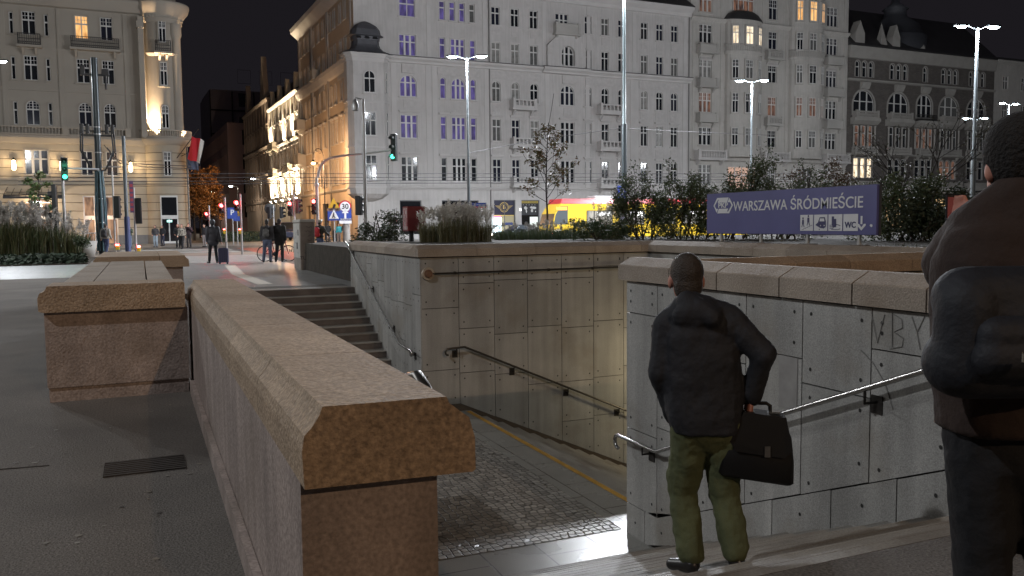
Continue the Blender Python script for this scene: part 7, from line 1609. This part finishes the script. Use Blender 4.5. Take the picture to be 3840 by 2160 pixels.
b = MB(); b.box(-.115, -.03, -.03, .03, .186, .197); b.box(.05, .11, -.03, .03, .186, .197); b.build('frame_clasp', mat('bright clasp', (.7, .72, .72), .2, 1.), t)
b = MB(); b.box(.02, .05, -.104, -.098, -.04, .02); b.build('buckle', mat('buckle', (.4, .38, .35), .3, 1.), t)
# ---- the close person at the right
sW = 908.; pW = at_d(2540, 1920, 2.38)
pW = Vector((pW.x, pW.y, 0)); V2 = lambda u, v, y: loc_at(u, v, 2.38 + y, pW)
pose2 = dict(head=V2(2562, 420, .03), neck=V2(2556, 500, -.01), shL=V2(2462, 575, .03), shR=V2(2680, 580, -.03), elL=V2(2388, 675, .22), elR=(.24, .05, 1.22), haL=V2(2412, 575, .40), haR=(.22, .2, 1.1), hipL=V2(2470, 1090, 0), hipR=V2(2600, 1090, 0), knL=V2(2470, 1400, .02), knR=V2(2640, 1370, -.02), anL=V2(2490, 1820, -.04), anR=(.17, -.3, .16), ftL=(-.06, .12, .03), ftR=(.18, -.14, .05))
R2_ = [(V2(2560, 545, .0), .10, .07), (V2(2560, 575, .0), .19, .11), (V2(2562, 650, .0), .225, .14), (V2(2562, 800, .0), .232, .15), (V2(2560, 960, .0), .225, .155), (V2(2556, 1080, .0), .21, .15)]
C2_ = [(V2(2550, 500, 0.), V2(2480, 560, .02), .07, .085), (V2(2470, 580, .05), V2(2392, 668, .2), .095, .085)]
BIG = person('large dark person in a knitted cap and backpack, close at the right edge', (pW.x, pW.y, 0.0), -YAW, 1.75, pose2, cloth_m('dark brown jacket', (.030, .017, .013), .9), cloth_m('black trousers', (.010, .010, .012), .9), hood=False, vox=.012, bulk=1.0, jw=1.08, hs=1.04, rings=R2_, caps=C2_, hat=mat('black knitted cap', (.016, .013, .012), .95, fine=.3, fscale=120, bump=.9, bscale=90), group='people on the near stairs', disp=.02, skin=M_SKR)
bp = backpack('black backpack with pale tabs on the person at the right edge', BIG, cloth_m('black pack cloth', (.012, .013, .018), .7), V2(2530, 825, -.20), .37, .31, .20, False, .012)
for x, z, w_ in ((.07, .08, .02), (.07, -.05, .02), (-.05, -.045, .025)):
    b = MB(); b.box(x - w_, x + w_, -.205, -.198, z - .010, z + .010); b.build('reflective_tab', mat('dull pale tab', (.16, .14, .11), .6), bp)
c1 = BIG.matrix_basis @ Vector(V2(2400, 545, .50)); t = thing('phone', 'small dark phone held up by the person at the right edge', 'phone', c1, -YAW + .3); b = MB(); b.bbox(-.036, .036, -.004, .004, -.05, .075, .003); b.build('phone_body', M_SIGBK, t); b = MB(); b.box(-.032, .032, -.0055, -.0045, -.04, .065); b.build('screen', mat('dim phone screen', (.1, .03, .03), .2, emit=(.5, .12, .10), estr=.12), t)
# ---- people further away
def pp(u, v): q = at_z(u, v); return (q.x, q.y, .012)
AWAY = -YAW; TOW = PI - YAW
walk = dict(knL=(-.10, .14, .52), anL=(-.10, .22, .10), ftL=(-.11, .40, .05), knR=(.10, -.04, .49), anR=(.10, -.26, .14), ftR=(.11, -.10, .04), haL=(-.24, -.04, .92), haR=(.24, .16, .94))
wide = dict(anL=(-.17, 0, .09), ftL=(-.22, .15, .04), knL=(-.13, .03, .5), anR=(.12, -.05, .09), ftR=(.15, .1, .04))
phone = dict(elL=(-.27, .05, 1.2), elR=(.27, .05, 1.2), haL=(-.09, .24, 1.50), haR=(.09, .24, 1.50))
pockets = dict(elL=(-.27, -.06, 1.18), elR=(.27, -.06, 1.18), haL=(-.20, .10, 1.0), haR=(.20, .10, 1.0))
J_PUFF = cloth_m('dark grey puffer', (.035, .034, .042), .6)
A_ = person('person in a dark hooded puffer coat standing with a rolling suitcase at the crossing', pp(538, 663), AWAY + .5, 1.80, dict(wide, haR=(.30, -.05, .88)), J_PUFF, cloth_m('black tight trousers', (.012, .012, .014)), hood='up', longc=.16, bulk=1.12, vox=.02, jw=.92)
q = pp(563, 664); t = thing('suitcase', 'dark blue rolling suitcase with its handle pulled up', 'suitcase', (q[0], q[1], 0), AWAY + .2); b = MB(); b.bbox(-.2, .2, -.13, .13, .06, .66, .04); b.build('suitcase_body', mat('navy suitcase shell', (.03, .03, .075), .45), t); b = MB(); b.tube([(.1, .1, .66), (.1, .1, .9), (.16, .1, .9)], .014, 6); b.build('handle', M_SIGBK, t); b = MB(); [b.cyl((x - .02, y, .035), (x + .02, y, .035), .035, n=10) for x in (-.15, .15) for y in (-.1, .1)]; b.build('wheels', M_SIGBK, t); b = MB(); [b.box(x, x + .012, -.134, -.131, .1, .62) for x in (-.12, -.04, .04, .12)]; b.build('ribs', M_SIGBK, t)
q = at_d(268, 640, 49); P_ = person('person in a pale grey hooded jacket with a backpack by the cable-wrapped mast', (q.x, q.y, .01), AWAY, 1.74, walk, cloth_m('pale grey jacket', (.30, .28, .25)), cloth_m('blue jeans', (.035, .045, .10)), hood=True, bulk=1.12); backpack('dark grey slim backpack on the person in the pale jacket', P_, cloth_m('charcoal pack', (.04, .04, .045)), (0, -.22, 1.22), .30, .5, .17, True, .02)
person('person in green vest and jeans holding a phone up by the bluish mast', pp(327, 624), TOW, 1.72, phone, cloth_m('green grey vest', (.06, .075, .05)), cloth_m('light blue jeans', (.16, .20, .27)))
person('person with long dark hair, grey jacket and light wide jeans by the hotel wall', pp(392, 622), TOW, 1.68, pockets, cloth_m('slate jacket', (.05, .047, .05)), cloth_m('pale jeans', (.33, .40, .46)), hairlong=True, jw=1.15)
person('person in black beside the one in light wide jeans', pp(410, 619), TOW - .3, 1.66, pockets, cloth_m('black coat', (.018, .018, .022)), cloth_m('dark blue jeans', (.03, .033, .06)), hairlong=True)
person('person in a cream and black checked overshirt at the hotel corner', pp(459, 627), TOW, 1.72, walk, brickmat('checked wool', (.5, .46, .38), (.06, .05, .05), (.2, .18, .15), .09, .09, .012, .85, axes='xz', bump=0, fine=.1), cloth_m('black trousers b', (.015, .015, .017)), hair=(.1, .04, .03))
person('person in a black long coat just left of the checked overshirt', pp(449, 624), TOW + .2, 1.74, pockets, cloth_m('black long coat', (.014, .014, .016)), cloth_m('black trousers c', (.013, .013, .015)), longc=.3, hairlong=True, hair=(.14, .04, .025))
person('person in dark clothes photographing, right of the checked overshirt', pp(476, 624), TOW, 1.78, phone, cloth_m('dark plum jacket', (.035, .02, .025)), cloth_m('dark trousers', (.025, .022, .024)))
person('person in pale jeans half hidden behind the hooded puffer coat', pp(516, 622), TOW - .4, 1.72, {}, cloth_m('black bomber', (.018, .017, .02)), cloth_m('bleached jeans', (.42, .42, .42)))
q1 = person('person in grey jacket and faded jeans with a small grey backpack', pp(674, 661), AWAY + .05, 1.80, dict(wide, **{}), cloth_m('grey bomber jacket', (.045, .042, .045)), cloth_m('faded jeans', (.09, .11, .17))); backpack('small grey backpack on the person in faded jeans', q1, cloth_m('grey pack', (.13, .125, .12)), (0, -.2, 1.22), .26, .36, .14, True, .02)
person('person in a black coat standing right of the one with the small grey backpack', pp(705, 660), AWAY - .1, 1.82, wide, cloth_m('black wool coat', (.014, .013, .013)), cloth_m('black jeans', (.02, .018, .02)), longc=.2, bulk=1.08)
qk = pp(806, 651); cy = person('person in a cycle helmet and dark jacket astride a bicycle', qk, AWAY - .5, 1.78, dict(wide, elL=(-.27, .12, 1.18), elR=(.27, .12, 1.18), haL=(-.25, .36, 1.05), haR=(.25, .36, 1.05)), cloth_m('dark olive jacket', (.045, .045, .035)), cloth_m('denim', (.05, .07, .13)), helmet=mat('pale helmet', (.35, .33, .28), .4)); backpack('bright red rucksack on the helmeted rider', cy, cloth_m('red pack', (.45, .02, .03), .6), (0, -.21, 1.22), .32, .48, .2, True, .018)
BIKE.location = (qk[0] + .12, qk[1] + .05, 0)
def far(u, v, d): q = at_d(u, v, d); return (q.x, q.y, .02)
person('person in black behind the helmeted rider', far(825, 605, 76), AWAY, 1.78, pockets, cloth_m('black parka', (.02, .018, .018)), cloth_m('grey trousers', (.05, .045, .045)), vox=.03)
person('person in a turquoise jacket by the corner house', far(853, 602, 78), TOW, 1.70, {}, cloth_m('turquoise jacket', (.05, .34, .38)), cloth_m('beige trousers', (.3, .22, .18)), vox=.03)
person('person in a dark green coat right of the turquoise jacket', far(868, 602, 77), TOW, 1.76, pockets, cloth_m('dark green coat', (.03, .045, .035)), cloth_m('dark trousers g', (.03, .03, .028)), longc=.15, vox=.03)
# ================================================================ camera, sky, render settings
cam = bpy.data.cameras.new('Camera'); co = bpy.data.objects.new('Camera', cam); COL.objects.link(co); S.camera = co
cam.sensor_width = 36; cam.lens = 36 * FPX / 3840; cam.clip_end = 3000; cam.clip_start = .05
fw = Vector((math.sin(YAW), math.cos(YAW), 0)); ri = Vector((math.cos(YAW), -math.sin(YAW), 0)); upv = Vector((0, 0, 1))
F_ = fw * math.cos(PIT) - upv * math.sin(PIT); U_ = fw * math.sin(PIT) + upv * math.cos(PIT)
Rr = ri * math.cos(ROL) - U_ * math.sin(ROL); Ur = ri * math.sin(ROL) + U_ * math.cos(ROL)
co.matrix_world = Matrix(((Rr.x, Ur.x, -F_.x, 0), (Rr.y, Ur.y, -F_.y, 0), (Rr.z, Ur.z, -F_.z, CAMH), (0, 0, 0, 1)))
w = bpy.data.worlds.new('World'); S.world = w; w.use_nodes = True
wn = w.node_tree.nodes; bg = wn['Background']
sky = wn.new('ShaderNodeTexSky'); sky.sky_type = 'NISHITA'; sky.sun_disc = False; sky.sun_elevation = rad(-8); sky.sun_rotation = rad(200)
mixn = wn.new('ShaderNodeMix'); mixn.data_type = 'RGBA'; mixn.inputs['Factor'].default_value = .96
w.node_tree.links.new(sky.outputs['Color'], mixn.inputs[6]); mixn.inputs[7].default_value = (.0112, .0100, .0125, 1)
w.node_tree.links.new(mixn.outputs[2], bg.inputs['Color']); bg.inputs['Strength'].default_value = 1.0
S.view_settings.view_transform = 'Standard'; S.view_settings.look = 'None'; S.view_settings.gamma = 1; S.view_settings.exposure = 0
S.cycles.use_denoising = True
S.cycles.max_bounces = 5; S.cycles.diffuse_bounces = 3; S.cycles.glossy_bounces = 3; S.cycles.transmission_bounces = 4; S.cycles.transparent_max_bounces = 6
S.cycles.sample_clamp_indirect = 4.; S.cycles.sample_clamp_direct = 0.
S.cycles.caustics_reflective = False; S.cycles.caustics_refractive = False
